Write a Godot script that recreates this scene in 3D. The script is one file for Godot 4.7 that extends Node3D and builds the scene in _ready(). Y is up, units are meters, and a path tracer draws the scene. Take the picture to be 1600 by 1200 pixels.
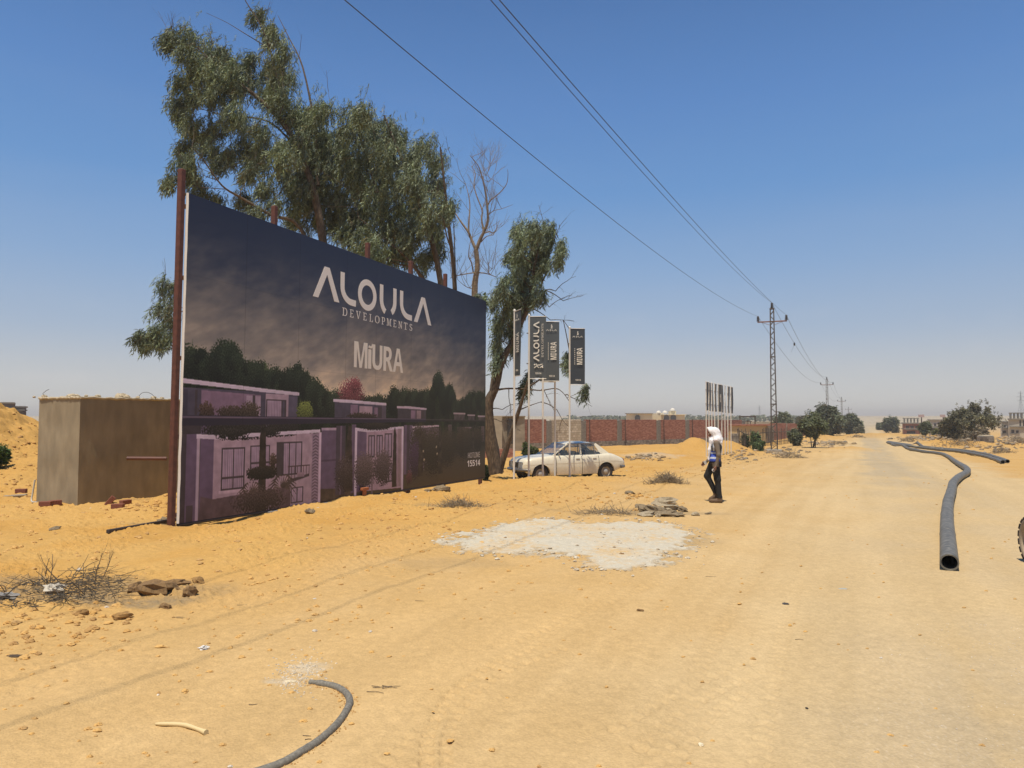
extends Node3D
# A desert roadside: a big advertising board, flag poles, an old saloon car, gum trees, a lattice power line and black pipes along a sandy road.

const EYE := 1.93
const FOCAL := 1109.0
const PITCH := 0.04686
const SUN_ENERGY := 1.6

var noise_a := FastNoiseLite.new()
var noise_b := FastNoiseLite.new()
var noise_c := FastNoiseLite.new()
var rng := RandomNumberGenerator.new()
var taken := {}
var mats := {}

# ---------------------------------------------------------------- mesh builder
class MB:
	var v := PackedVector3Array()
	var n := PackedVector3Array()
	var c := PackedColorArray()
	var uv := PackedVector2Array()
	var ix := PackedInt32Array()
	var tint := Color(1, 1, 1)
	func p(a: Vector3, nn: Vector3, t := Vector2.ZERO) -> int:
		v.append(a); n.append(nn); c.append(tint); uv.append(t)
		return v.size() - 1
	func face(pts: Array, outward: Vector3) -> void:
		# a flat convex face
		var a: Vector3 = pts[0]
		var nn := Vector3.ZERO
		for i in range(1, pts.size() - 1):
			nn += (pts[i + 1] - a).cross(pts[i] - a)
		if nn.length() < 1e-12:
			return
		nn = nn.normalized()
		var flip := nn.dot(outward) < 0.0
		if flip:
			nn = -nn
		var f := v.size()
		for q in pts:
			p(q, nn, Vector2(q.x + q.z, q.y))
		for i in range(1, pts.size() - 1):
			if flip:
				ix.append_array([f, f + i + 1, f + i])
			else:
				ix.append_array([f, f + i, f + i + 1])
	func box(size: Vector3, xf := Transform3D(), bev := 0.0) -> void:
		var h := size * 0.5
		var b: float = minf(bev, minf(h.x, minf(h.y, h.z)) * 0.9)
		var o := xf.origin
		var q := func(x, y, z): return xf * Vector3(x, y, z)
		for ax in 3:
			for s in [-1.0, 1.0]:
				var pts := []
				for k in [[-1.0, -1.0], [1.0, -1.0], [1.0, 1.0], [-1.0, 1.0]]:
					var w := Vector3.ZERO
					w[ax] = s * h[ax]
					w[(ax + 1) % 3] = k[0] * (h[(ax + 1) % 3] - b)
					w[(ax + 2) % 3] = k[1] * (h[(ax + 2) % 3] - b)
					pts.append(xf * w)
				var d := Vector3.ZERO
				d[ax] = s
				face(pts, xf.basis * d)
		if b <= 0.0:
			return
		for ax in 3:
			var a1 := (ax + 1) % 3
			var a2 := (ax + 2) % 3
			for s1 in [-1.0, 1.0]:
				for s2 in [-1.0, 1.0]:
					var pts := []
					for k in [[-1.0, 0], [1.0, 0], [1.0, 1], [-1.0, 1]]:
						var w := Vector3.ZERO
						w[ax] = k[0] * (h[ax] - b)
						w[a1] = s1 * (h[a1] - (b if k[1] == 1 else 0.0))
						w[a2] = s2 * (h[a2] - (b if k[1] == 0 else 0.0))
						pts.append(xf * w)
					var d := Vector3.ZERO
					d[a1] = s1
					d[a2] = s2
					face(pts, xf.basis * d)
		for sx in [-1.0, 1.0]:
			for sy in [-1.0, 1.0]:
				for sz in [-1.0, 1.0]:
					var s := Vector3(sx, sy, sz)
					face([xf * (s * Vector3(h.x, h.y - b, h.z - b)), xf * (s * Vector3(h.x - b, h.y, h.z - b)), xf * (s * Vector3(h.x - b, h.y - b, h.z))], xf.basis * s)
	func tube(pts: Array, radii: Array, sides := 6, caps := true, wob := 0.0) -> void:
		var m := pts.size()
		var up := Vector3.UP
		var first := v.size()
		var prev := Vector3.ZERO
		var side := Vector3.ZERO
		for i in m:
			var d: Vector3 = (pts[mini(i + 1, m - 1)] - pts[maxi(i - 1, 0)]).normalized()
			if i == 0:
				side = d.cross(up if absf(d.y) < 0.9 else Vector3.RIGHT).normalized()
			else:
				side = (side - d * side.dot(d)).normalized()
			var b := d.cross(side)
			var r: float = radii[mini(i, radii.size() - 1)] if radii.size() != 2 else lerpf(radii[0], radii[1], float(i) / maxi(m - 1, 1))
			for k in sides + 1:
				var a := TAU * k / sides
				var o := side * cos(a) + b * sin(a)
				var rr := r * (1.0 + wob * sin(a * 3.0 + i * 1.7) * sin(i * 0.9 + a))
				p(pts[i] + o * rr, o, Vector2(float(k) / sides, i * 0.5))
		for i in m - 1:
			for k in sides:
				var q := first + i * (sides + 1) + k
				var w := q + sides + 1
				ix.append_array([q, q + 1, w, q + 1, w + 1, w])
		if caps:
			for e in [0, m - 1]:
				var ring := []
				for k in sides:
					ring.append(v[first + e * (sides + 1) + k])
				face(ring, (pts[e] - pts[1 if e == 0 else m - 2]).normalized())
	func lathe(prof: Array, xf := Transform3D(), sides := 16) -> void:
		# prof: Vector2(radius, height) along local y
		var first := v.size()
		var m := prof.size()
		for i in m:
			var t: Vector2 = prof[mini(i + 1, m - 1)] - prof[maxi(i - 1, 0)]
			var nn := Vector2(t.y, -t.x).normalized()
			for k in sides + 1:
				var a := TAU * k / sides
				p(xf * Vector3(prof[i].x * cos(a), prof[i].y, prof[i].x * sin(a)), (xf.basis * Vector3(nn.x * cos(a), nn.y, nn.x * sin(a))).normalized(), Vector2(float(k) / sides, float(i) / m))
		for i in m - 1:
			for k in sides:
				var q := first + i * (sides + 1) + k
				var w := q + sides + 1
				ix.append_array([q, w, q + 1, q + 1, w, w + 1])
	func prism(poly: PackedVector2Array, depth: float, xf := Transform3D()) -> void:
		# polygon in local xy, from z = 0 to z = depth
		var tri := Geometry2D.triangulate_polygon(poly)
		for z in [0.0, depth]:
			var dir := xf.basis * Vector3(0, 0, -1.0 if z == 0.0 else 1.0)
			for i in range(0, tri.size(), 3):
				var q := []
				for k in 3:
					q.append(xf * Vector3(poly[tri[i + k]].x, poly[tri[i + k]].y, z))
				face(q, dir)
		var ccw := not Geometry2D.is_polygon_clockwise(poly)
		for i in poly.size():
			var a := poly[i]
			var b := poly[(i + 1) % poly.size()]
			var e := b - a
			var o := Vector3(e.y, -e.x, 0) if ccw else Vector3(-e.y, e.x, 0)
			face([xf * Vector3(a.x, a.y, 0), xf * Vector3(b.x, b.y, 0), xf * Vector3(b.x, b.y, depth), xf * Vector3(a.x, a.y, depth)], xf.basis * o)
	func grid(rows: Array, closed := false) -> void:
		# rows of equal length of Vector3, smooth normals from neighbours
		var h := rows.size()
		var w: int = rows[0].size()
		var first := v.size()
		for i in h:
			for j in w:
				var a: Vector3 = rows[mini(i + 1, h - 1)][j] - rows[maxi(i - 1, 0)][j]
				var j0 := (j - 1 + w - 1) % (w - 1) if closed else maxi(j - 1, 0)
				var j1 := (j + 1) % (w - 1) if closed else mini(j + 1, w - 1)
				var b: Vector3 = rows[i][j1] - rows[i][j0]
				var nn := a.cross(b)
				p(rows[i][j], nn.normalized() if nn.length() > 1e-10 else Vector3.UP, Vector2(float(j) / (w - 1), float(i) / (h - 1)))
		for i in h - 1:
			for j in w - 1:
				var q := first + i * w + j
				ix.append_array([q, q + 1, q + w, q + 1, q + w + 1, q + w])
	func blob(center: Vector3, size: Vector3, noise: FastNoiseLite, amp: float, freq: float, sub := 2, flat := true) -> void:
		var g := (1 + sub) * 3
		var rows := []
		for i in g + 1:
			var row := []
			var la := -PI / 2 + PI * i / g
			for j in g * 2 + 1:
				var lo := TAU * (j % (g * 2)) / (g * 2)
				var d := Vector3(cos(la) * cos(lo), sin(la), cos(la) * sin(lo))
				var k := 1.0 + amp * noise.get_noise_3dv((d + center * 3.1) * freq)
				row.append(center + d * size * k)
			rows.append(row)
		if not flat:
			grid(rows, true)
			return
		for i in g:
			for j in g * 2:
				var a: Vector3 = rows[i][j]
				var b: Vector3 = rows[i][j + 1]
				var cc: Vector3 = rows[i + 1][j + 1]
				var d: Vector3 = rows[i + 1][j]
				if i > 0:
					face([a, b, cc], (a + b + cc) / 3.0 - center)
				if i < g - 1:
					face([a, cc, d], (a + cc + d) / 3.0 - center)
	func mesh() -> ArrayMesh:
		var m := ArrayMesh.new()
		if ix.size() < 600000:
			# wind every triangle to agree with its normals
			for i in range(0, ix.size(), 3):
				var a := ix[i]
				var b := ix[i + 1]
				var d := ix[i + 2]
				if (v[d] - v[a]).cross(v[b] - v[a]).dot(n[a] + n[b] + n[d]) < 0.0:
					ix[i + 1] = d
					ix[i + 2] = b
		var arr := []
		arr.resize(Mesh.ARRAY_MAX)
		arr[Mesh.ARRAY_VERTEX] = v
		arr[Mesh.ARRAY_NORMAL] = n
		arr[Mesh.ARRAY_COLOR] = c
		arr[Mesh.ARRAY_TEX_UV] = uv
		arr[Mesh.ARRAY_INDEX] = ix
		m.add_surface_from_arrays(Mesh.PRIMITIVE_TRIANGLES, arr)
		return m

# ---------------------------------------------------------------- scene helpers
func numbered(called: String) -> String:
	var k: int = taken.get(called, 0)
	taken[called] = k + 1
	return called if k == 0 else "%s_%03d" % [called, k]

func tag(o: Node, label: String, category: String, group := "", kind := "") -> void:
	if label: o.set_meta("label", label)
	if category: o.set_meta("category", category)
	if group: o.set_meta("group", group)
	if kind: o.set_meta("kind", kind)

func thing(called: String, label: String, category: String, where := Vector3.ZERO, turn := 0.0, group := "") -> Node3D:
	var o := Node3D.new()
	o.name = numbered(called)
	add_child(o, true)
	o.position = where
	o.rotation.y = turn
	tag(o, label, category, group)
	return o

func put(called: String, mb, m: Material, parent: Node = self) -> MeshInstance3D:
	var o := MeshInstance3D.new()
	o.name = numbered(called) if parent == self else called
	o.mesh = mb.mesh() if mb is MB else mb
	o.material_override = m
	parent.add_child(o, true)
	return o

func lin(r: float, g: float, b: float) -> Color:
	return Color(r, g, b)

func mat(key: String, albedo: Color, rough := 0.9, metal := 0.0, vcol := false, tex: Texture2D = null, scale := 1.0) -> StandardMaterial3D:
	# albedo is a linear, real-world base colour
	if mats.has(key):
		return mats[key]
	var m := StandardMaterial3D.new()
	m.resource_name = key
	m.albedo_color = albedo.linear_to_srgb()
	m.roughness = rough
	m.metallic = metal
	m.vertex_color_use_as_albedo = vcol
	if tex:
		m.albedo_texture = tex
		m.uv1_triplanar = true
		m.uv1_world_triplanar = true
		m.uv1_scale = Vector3.ONE * scale
	mats[key] = m
	return m

func grain(freq: float, low: float, high: float, size := 256, octaves := 4, sd := 1) -> NoiseTexture2D:
	var f := FastNoiseLite.new()
	f.seed = sd
	f.noise_type = FastNoiseLite.TYPE_SIMPLEX_SMOOTH
	f.frequency = freq
	f.fractal_octaves = octaves
	var t := NoiseTexture2D.new()
	t.width = size
	t.height = size
	t.seamless = true
	t.noise = f
	var g := Gradient.new()
	g.set_color(0, Color(low, low, low))
	g.set_color(1, Color(high, high, high))
	t.color_ramp = g
	return t

func add_bump(m: StandardMaterial3D, freq: float, cm: float, sd := 3, size := 256) -> void:
	m.heightmap_enabled = true
	m.heightmap_texture = grain(freq, 0.0, 1.0, size, 4, sd)
	m.heightmap_scale = cm

# ray through a point of the photograph, to a given distance ahead
func ray(px: float, py: float) -> Vector3:
	var a := (px - 800.0) / FOCAL
	var b := (600.0 - py) / FOCAL
	var d := Vector3(a, b * cos(PITCH) + sin(PITCH), b * sin(PITCH) - cos(PITCH))
	return d / -d.z

func at(px: float, py: float, ahead: float) -> Vector3:
	return Vector3(0, EYE, 0) + ray(px, py) * ahead

func on_ground(px: float, py: float) -> Vector3:
	var r := ray(px, py)
	var d := 2.5
	while d < 400.0:
		var q := Vector3(0, EYE, 0) + r * d
		if q.y <= height(q.x, q.z):
			break
		d *= 1.004
	var g := Vector3(0, EYE, 0) + r * d
	g.y = height(g.x, g.z)
	return g

func ground_at(x: float, z: float) -> Vector3:
	return Vector3(x, height(x, z), z)

# ---------------------------------------------------------------- terrain
var mounds := [
	[-17.4, -22.5, 2.2, 3.2, 3.4], [-22.0, -27.0, 2.0, 4.5, 4.5], [-13.0, -19.8, 0.5, 1.4, 2.0], [-12.2, -12.6, 0.22, 1.5, 0.9],
	[-7.2, -15.2, 0.32, 0.7, 0.9], [-8.0, -9.6, 0.12, 1.6, 0.8],
	[0.9, -20.4, 0.16, 1.6, 1.3], [3.0, -22.2, 0.08, 1.6, 1.1], [5.5, -21.0, 0.04, 2.2, 1.0], [4.3, -19.8, 0.12, 0.7, 0.5],
	[14.0, -54.5, 1.05, 1.6, 1.8], [17.0, -56.5, 0.85, 1.6, 1.4], [11.5, -53.0, 0.45, 2.2, 1.5], [9.0, -48.0, 0.35, 3.0, 1.6],
	[21.0, -46.5, 0.35, 2.4, 1.6], [24.5, -52.0, 0.5, 2.6, 2.0], [33.0, -77.0, 0.8, 3.5, 3.0], [38.0, -88.0, 0.8, 4.0, 4.0],
	[37.0, -60.0, 0.75, 3.4, 2.2], [43.0, -61.0, 0.45, 4.0, 2.0], [50.0, -84.0, 0.8, 6.0, 3.0], [62.0, -92.0, 0.7, 6.0, 3.0], [57.0, -110.0, 1.0, 9.0, 4.0],
	[-1.2, -14.8, 0.10, 1.6, 0.9], [1.6, -17.8, 0.10, 1.8, 0.7],
]

func smooth(a: float, b: float, x: float) -> float:
	return smoothstep(a, b, x) if a < b else 1.0 - smoothstep(b, a, x)

var heaped := 0.0

func height(x: float, z: float) -> float:
	var l := x * 0.897 + z * 0.441
	var a := x * 0.441 - z * 0.897
	var rough := smooth(-3.0, -8.0, l) + 0.6 * smooth(4.0, 8.0, l)
	var h := -0.72 * smooth(22.0, 60.0, a) - 0.41 * smooth(20.0, 26.5, a) * smooth(64.0, 32.0, a) * smooth(-5.0, -9.5, l)
	h -= 0.42 * exp(-pow((l + 12.2) / 1.5, 2.0) - pow((a - 20.5) / 4.0, 2.0))
	h -= 0.07 * exp(-pow((l + 11.0) / 0.8, 2.0)) * smooth(8.0, 9.5, a) * smooth(13.0, 10.5, a)
	h -= 0.17 * exp(-pow((l + 11.1) / 1.0, 2.0)) * smooth(14.0, 18.5, a) * smooth(26.0, 21.0, a)
	h += 0.03 * exp(-pow((l + 9.2) / 0.9, 2.0)) * smooth(12.0, 16.0, a) * smooth(24.0, 22.0, a)
	heaped = 0.0
	for m in mounds:
		var dx: float = (x - m[0]) / m[3]
		var dz: float = (z - m[1]) / m[4]
		var e := dx * dx + dz * dz
		if e < 9.0:
			var up: float = m[2] * exp(-e) * (1.0 + 0.13 * noise_b.get_noise_2d(x * 0.8, z * 0.8))
			h += up
			heaped += up
	var d := Vector2(x, z).length()
	h -= 1.2 * smooth(66.0, 165.0, a) * smooth(650.0, 300.0, d)
	if d < 120.0:
		h += (0.02 + 0.07 * rough) * noise_a.get_noise_2d(x, z)
		h += (0.004 + 0.03 * rough) * noise_b.get_noise_2d(x, z)
	if d > 200.0:
		h += 3.4 * smooth(250.0, 900.0, d) * (1.0 + 0.35 * noise_a.get_noise_2d(x * 0.02, z * 0.02))
		h += 7.0 * smooth(1300.0, 2600.0, d) * maxf(0.0, 0.2 + noise_a.get_noise_2d(x * 0.004, z * 0.004))
	return h

var spill := PackedVector2Array()
var tracks := []   # [points, half width, depth]

func track_depth(x: float, z: float) -> float:
	var best := 0.0
	var q := Vector2(x, z)
	for t in tracks:
		var box: Rect2 = t[3]
		if not box.has_point(q):
			continue
		var dist := 1e9
		var along := 0.0
		var run := 0.0
		var pts: PackedVector2Array = t[0]
		for i in pts.size() - 1:
			var cpt := Geometry2D.get_closest_point_to_segment(q, pts[i], pts[i + 1])
			var e := cpt.distance_to(q)
			if e < dist:
				dist = e
				along = run + pts[i].distance_to(cpt)
			run += pts[i].distance_to(pts[i + 1])
		var w: float = t[1]
		if dist < w * 1.8:
			var s := smooth(w * 1.1, w * 0.75, dist)
			var tread := 0.55 + 0.45 * sin(along * 55.0 + dist * 40.0)
			best = maxf(best, t[2] * s * tread)
	return best

func spill_mask(x: float, z: float) -> float:
	if x < -2.6 or x > 4.6 or z > -7.5 or z < -15.0:
		return 0.0
	var q := Vector2(x, z)
	var e := 1e9
	for i in spill.size():
		e = minf(e, Geometry2D.get_closest_point_to_segment(q, spill[i], spill[(i + 1) % spill.size()]).distance_to(q))
	if not Geometry2D.is_point_in_polygon(q, spill):
		e = -e
	e += 0.42 * noise_b.get_noise_2d(x * 0.8, z * 0.8) + 0.30 * noise_c.get_noise_2d(x * 0.9, z * 0.9)
	return smooth(-0.10, 0.22, e)

const SAND_ORANGE := Color(0.62, 0.385, 0.13)
const SAND_DEEP := Color(0.56, 0.315, 0.085)
const SAND_PALE := Color(0.625, 0.435, 0.205)
const SAND_ROAD := Color(0.625, 0.47, 0.255)
const ASPHALT := Color(0.42, 0.355, 0.25)
const CEMENT := Color(0.63, 0.585, 0.47)
const ASH := Color(0.24, 0.20, 0.14)
var ash_spots := []   # [x, z, radius x, radius z, strength]

func ground_color(x: float, z: float, sp: float, heap: float) -> Color:
	var l := x * 0.897 + z * 0.441
	var a := x * 0.441 - z * 0.897
	var n1 := noise_a.get_noise_2d(x * 0.8 + 40.0, z * 0.8)
	var n2 := noise_b.get_noise_2d(x * 0.6, z * 0.6 + 70.0)
	var n3 := noise_c.get_noise_2d(x * 1.7, z * 1.7)
	var d := Vector2(x, z).length()
	var col := SAND_ORANGE.lerp(SAND_DEEP, clampf(0.30 + 0.9 * n1 + 0.5 * n2, 0.0, 1.0))
	var bank := smooth(3.6, 6.0, l + 1.2 * n1)
	col = col.lerp(SAND_PALE, smooth(-9.0, -3.0, l + 2.2 * n1) * (0.85 + 0.25 * n2) * (1.0 - 0.6 * bank))
	col = col.lerp(SAND_PALE, 0.8 * smooth(9.0, 4.5, d + 2.0 * n1))
	# the compacted road, streaked along its length by wheels
	var lane := noise_b.get_noise_2d(l * 1.1, a * 0.05)
	col = col.lerp(SAND_ROAD, smooth(-3.6, 0.2, l + 1.2 * n1 + 0.6 * lane) * (1.0 - bank))
	if l > -4.0 and l < 5.5:
		var far_strip := smooth(18.0, 30.0, a)
		var mid := smooth(lerpf(-0.6, -0.3, far_strip), lerpf(1.0, 0.5, far_strip), l + 0.6 * n1) * smooth(lerpf(4.2, 2.4, far_strip), lerpf(2.6, 1.5, far_strip), l + 0.6 * n1)
		var bare := smooth(-0.35, 0.45, n1 * 0.7 + n2 * 0.4 + lane * 0.5 + 0.12 + 0.25 * far_strip) * mid
		bare *= 0.30 + 0.45 * far_strip + 0.35 * smooth(8.0, 5.0, a)
		var fleck := smooth(0.3, 0.6, noise_c.get_noise_2d(x * 9.0, z * 9.0)) * smooth(9.0, 5.0, a)
		col = col.lerp(ASPHALT.lerp(Color(0.62, 0.58, 0.5), fleck * 0.7), clampf(bare, 0.0, 1.0) * 0.85)
	if l > -6.0 and l < 4.5 and d < 90.0:
		var k := 1.0 + 0.09 * lane * smooth(-6.0, -3.0, l)
		col = Color(col.r * k, col.g * k, col.b * k)
	col = col.lerp(SAND_DEEP.lerp(SAND_ORANGE, 0.5), smooth(0.12, 0.6, heap) * 0.85)
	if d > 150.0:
		col = col.lerp(Color(0.50, 0.42, 0.30).lerp(Color(0.42, 0.36, 0.25), smooth(-0.1, 0.3, noise_a.get_noise_2d(x * 0.06, z * 0.06))), smooth(150.0, 420.0, d))  # distance haze painted into the far sand colour, on top of the fog
	for s in ash_spots:
		var e := Vector2((x - s[0]) / s[2], (z - s[1]) / s[3]).length() + 0.5 * n2
		if e < 1.2:
			var how: Color = s[5] if s.size() > 5 else ASH
			col = col.lerp(how, s[4] * smooth(1.1, 0.4, e) * clampf(0.75 + 0.6 * n3, 0.0, 1.0))
	if sp > 0.0:
		col = col.lerp(Color(0.40, 0.335, 0.235), 0.7 * smooth(0.0, 0.3, sp))
		var w := CEMENT.lerp(SAND_PALE, clampf(0.14 + 0.8 * n2 + 0.7 * n3, 0.0, 0.85))
		col = col.lerp(w, smooth(0.15, 0.9, sp))
	var br := 1.0 + 0.06 * n3 + 0.05 * n2
	return Color(col.r * br, col.g * br, col.b * br)

func build_ground() -> void:
	var at_spots := [
		[on_ground(140, 915), 2.0, 0.55, 0.6], [on_ground(60, 930), 1.2, 0.35, 0.5], [on_ground(180, 940), 1.0, 0.35, 0.75], [on_ground(715, 790), 1.2, 0.45, 0.55], [on_ground(245, 820), 0.8, 0.5, 0.6],
		[on_ground(1040, 802), 1.5, 0.45, 0.5], [on_ground(940, 800), 1.6, 0.4, 0.35], [on_ground(200, 781), 1.5, 0.5, 0.4], [on_ground(1080, 845), 0.9, 0.5, 0.3], [on_ground(700, 880), 1.2, 0.4, 0.25]]
	for s in at_spots:
		ash_spots.append([s[0].x, s[0].z, s[1], s[2], s[3]])
	var g1 := on_ground(1020, 712)
	ash_spots.append([g1.x, g1.z, 2.6, 0.9, 0.75, Color(0.52, 0.44, 0.33)])
	for q in [[480, 1045, 0.16, 0.14], [440, 1065, 0.14, 0.06]]:
		var g2 := on_ground(q[0], q[1])
		ash_spots.append([g2.x, g2.z, q[2], q[3], 0.8, Color(0.62, 0.54, 0.40)])
	# rings: fine near the viewer, coarse far off
	var radii := PackedFloat32Array([0.02, 0.8, 1.6, 2.4])
	var r := 3.0
	while r < 70.0:
		radii.append(r)
		r *= 1.0036
	while r < 4200.0:
		radii.append(r)
		r *= 1.03
	var angles := PackedFloat32Array()
	var a := -41.0
	while a < 41.0:
		angles.append(deg_to_rad(a))
		a += 0.115
	a = 41.0
	while a < 319.0:
		angles.append(deg_to_rad(a))
		a += 3.0
	angles.append(deg_to_rad(319.0))
	var w := angles.size()
	var hh := radii.size()
	var vs := PackedVector3Array()
	var cs := PackedColorArray()
	var us := PackedVector2Array()
	var kind := PackedByteArray()
	vs.resize(w * hh); cs.resize(w * hh); us.resize(w * hh); kind.resize(w * hh)
	var k := 0
	for i in hh:
		var rr := radii[i]
		for j in w:
			var x := sin(angles[j]) * rr
			var z := -cos(angles[j]) * rr
			var sp := 0.0
			var y := height(x, z)
			var heap := heaped
			if rr < 16.0:
				sp = spill_mask(x, z)
				y += sp * (0.02 + 0.012 * noise_c.get_noise_2d(x * 0.8, z * 0.8))
				y -= track_depth(x, z)
			if rr < 40.0:
				var ll := x * 0.897 + z * 0.441
				var churned := smooth(-4.5, -7.5, ll) * smooth(-0.35, 0.25, noise_a.get_noise_2d(x * 1.3 + 9.0, z * 1.3)) + 0.4 * smooth(4.5, 6.5, ll)
				var crumb := noise_c.get_noise_2d(x * 1.6, z * 1.6)
				y += 0.005 * noise_c.get_noise_2d(x * 2.0, z * 2.0) + churned * (0.075 * maxf(crumb, 0.0) + 0.022 * noise_c.get_noise_2d(x * 3.2 + 5.0, z * 3.2))
			vs[k] = Vector3(x, y, z)
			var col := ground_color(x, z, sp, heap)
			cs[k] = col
			us[k] = Vector2(x, z)
			var l := x * 0.897 + z * 0.441 + 0.5 * noise_a.get_noise_2d(x * 2.0, z * 2.0)
			kind[k] = 2 if sp > 0.5 else (1 if l > -4.2 and l < 3.4 and rr > 0.5 else 0)
			k += 1
	var ns := PackedVector3Array()
	ns.resize(w * hh)
	for i in hh:
		var i0 := maxi(i - 1, 0) * w
		var i1 := mini(i + 1, hh - 1) * w
		for j in w:
			var e := vs[i1 + j] - vs[i0 + j]
			var f := vs[i * w + (j + 1) % w] - vs[i * w + (j - 1 + w) % w]
			var nn := f.cross(e)
			ns[i * w + j] = nn.normalized() if nn.y > 0.0 else (-nn).normalized()
	var lists := [PackedInt32Array(), PackedInt32Array(), PackedInt32Array()]
	for i in hh - 1:
		for j in w:
			var q := i * w + j
			var q1 := i * w + (j + 1) % w
			var kd := kind[q]
			lists[kd].append(q); lists[kd].append(q + w); lists[kd].append(q1)
			lists[kd].append(q1); lists[kd].append(q + w); lists[kd].append(q1 + w)
	var m := mat("sand", Color(1, 1, 1), 0.95, 0.0, true)
	m.albedo_texture = grain(0.06, 0.90, 1.0, 1024, 5, 5)
	m.uv1_scale = Vector3(0.45, 0.45, 1)
	m.detail_enabled = true
	m.detail_blend_mode = BaseMaterial3D.BLEND_MODE_MUL
	m.detail_uv_layer = BaseMaterial3D.DETAIL_UV_1
	m.detail_albedo = grain(0.035, 0.93, 1.0, 512, 5, 9)
	m.metallic_specular = 0.2
	m.heightmap_enabled = true
	m.heightmap_texture = grain(0.10, 0.0, 1.0, 1024, 5, 6)
	m.heightmap_scale = 0.5
	var names := ["ground", "road", "cement_spill"]
	for kd in 3:
		# each sheet keeps only its own vertices
		var map := PackedInt32Array()
		map.resize(vs.size())
		map.fill(-1)
		var b := MB.new()
		for q in lists[kd]:
			if map[q] < 0:
				map[q] = b.v.size()
				b.v.append(vs[q]); b.n.append(ns[q]); b.c.append(cs[q]); b.uv.append(us[q])
			b.ix.append(map[q])
		var o := put(names[kd], b, m)
		if kd == 0:
			tag(o, "sandy orange desert ground spreading to the horizon", "ground", "", "structure")
		elif kd == 1:
			tag(o, "sand-covered straight road running away beside the pipes", "road", "", "structure")
		else:
			tag(o, "pale dried cement spill on the sand before the rubble heap", "cement spill", "", "stuff")

# ---------------------------------------------------------------- air and light
func build_air() -> void:
	var cam := Camera3D.new()
	cam.name = "camera"
	add_child(cam)
	cam.position = Vector3(0, EYE, 0)
	cam.rotation.x = PITCH
	cam.fov = rad_to_deg(2.0 * atan(600.0 / FOCAL))
	cam.near = 0.05
	cam.far = 6000.0
	cam.current = true
	# clear deep blue overhead, paling to a grey haze at the horizon
	var stops := [[-90.0, 170, 140, 95], [-6.0, 190, 172, 142], [-0.5, 206, 202, 192], [0.8, 212, 211, 206], [3.5, 192, 198, 204], [6.5, 165, 184, 207], [11.5, 138, 170, 209], [17.5, 108, 152, 205], [24.0, 94, 137, 195], [31.0, 80, 120, 176], [45.0, 68, 108, 163], [90.0, 56, 94, 150]]
	var hgt := 360
	var img := Image.create(720, hgt, false, Image.FORMAT_RGBAF)
	var cn := FastNoiseLite.new()
	cn.seed = 12
	cn.frequency = 0.9
	cn.fractal_octaves = 5
	for y in hgt:
		var el := 90.0 - 180.0 * (y + 0.5) / hgt
		var col := Color()
		for i in stops.size() - 1:
			if el >= stops[i][0] and el <= stops[i + 1][0]:
				var t: float = (el - stops[i][0]) / (stops[i + 1][0] - stops[i][0])
				var c0 := Color8(stops[i][1], stops[i][2], stops[i][3]).srgb_to_linear()
				var c1 := Color8(stops[i + 1][1], stops[i + 1][2], stops[i + 1][3]).srgb_to_linear()
				col = c0.lerp(c1, t)
		if el < 0.5 or el > 36.0:
			img.fill_rect(Rect2i(0, y, 720, 1), col)
			continue
		for x in 720:
			var az := TAU * x / 720.0
			# a few faint wisps low in the haze
			var k := cn.get_noise_3d(cos(az) * 6.0, el * 1.3, sin(az) * 6.0)
			var wisp := smooth(0.30, 0.62, k) * smooth(1.0, 3.0, el) * smooth(9.0, 5.0, el) * 0.22
			for q in [[-28.8, 6.5, 1.6, 0.30, 0.6], [6.0, 5.0, 1.8, 0.30, 0.35], [-9.6, 29.3, 0.35, 0.25, 0.35], [31.0, 4.6, 1.4, 0.25, 0.30]]:
				var da: float = (rad_to_deg(az) - 180.0 - q[0]) / q[2]
				var de: float = (el - q[1] + 0.3 * k) / q[3]
				wisp = maxf(wisp, q[4] * exp(-da * da - de * de) * clampf(0.7 + k, 0.0, 1.0))
			# thin dust makes the haze a little uneven
			var dust := 0.04 * cn.get_noise_3d(cos(az) * 2.0, el * 0.22 + 9.0, sin(az) * 2.0) * smooth(36.0, 14.0, el)
			img.set_pixel(x, y, col.lerp(Color(0.72, 0.69, 0.68), clampf(wisp + dust, 0.0, 1.0)))
	var pano := PanoramaSkyMaterial.new()
	pano.panorama = ImageTexture.create_from_image(img)
	pano.energy_multiplier = 1.0
	var sky := Sky.new()
	sky.sky_material = pano
	var env := Environment.new()
	env.background_mode = Environment.BG_SKY
	env.sky = sky
	env.tonemap_mode = Environment.TONE_MAPPER_LINEAR
	env.tonemap_exposure = 1.0
	env.sdfgi_enabled = true
	env.ssao_enabled = true
	env.ssil_enabled = true
	env.fog_enabled = true
	env.fog_density = 0.0007
	env.fog_light_color = Color8(240, 236, 230)
	var we := WorldEnvironment.new()
	we.name = "world_environment"
	we.environment = env
	add_child(we)
	var sun := DirectionalLight3D.new()
	sun.name = "sun"
	sun.light_energy = SUN_ENERGY
	sun.light_color = Color(1.0, 0.95, 0.87)
	sun.light_angular_distance = 0.7
	sun.shadow_enabled = true
	var high := deg_to_rad(72.0)
	var towards := Vector3(-0.42 * cos(high), sin(high), 0.905 * cos(high)).normalized()
	add_child(sun)
	sun.look_at_from_position(towards * 50.0, Vector3.ZERO, Vector3.RIGHT)

# ---------------------------------------------------------------- advertising board
const BOARD_W := 12.53
const BOARD_H := 6.03
const PRINT_GAIN := 1.9
var print_w := 1600
var print_h := 770
var pix := PackedByteArray()

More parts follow.
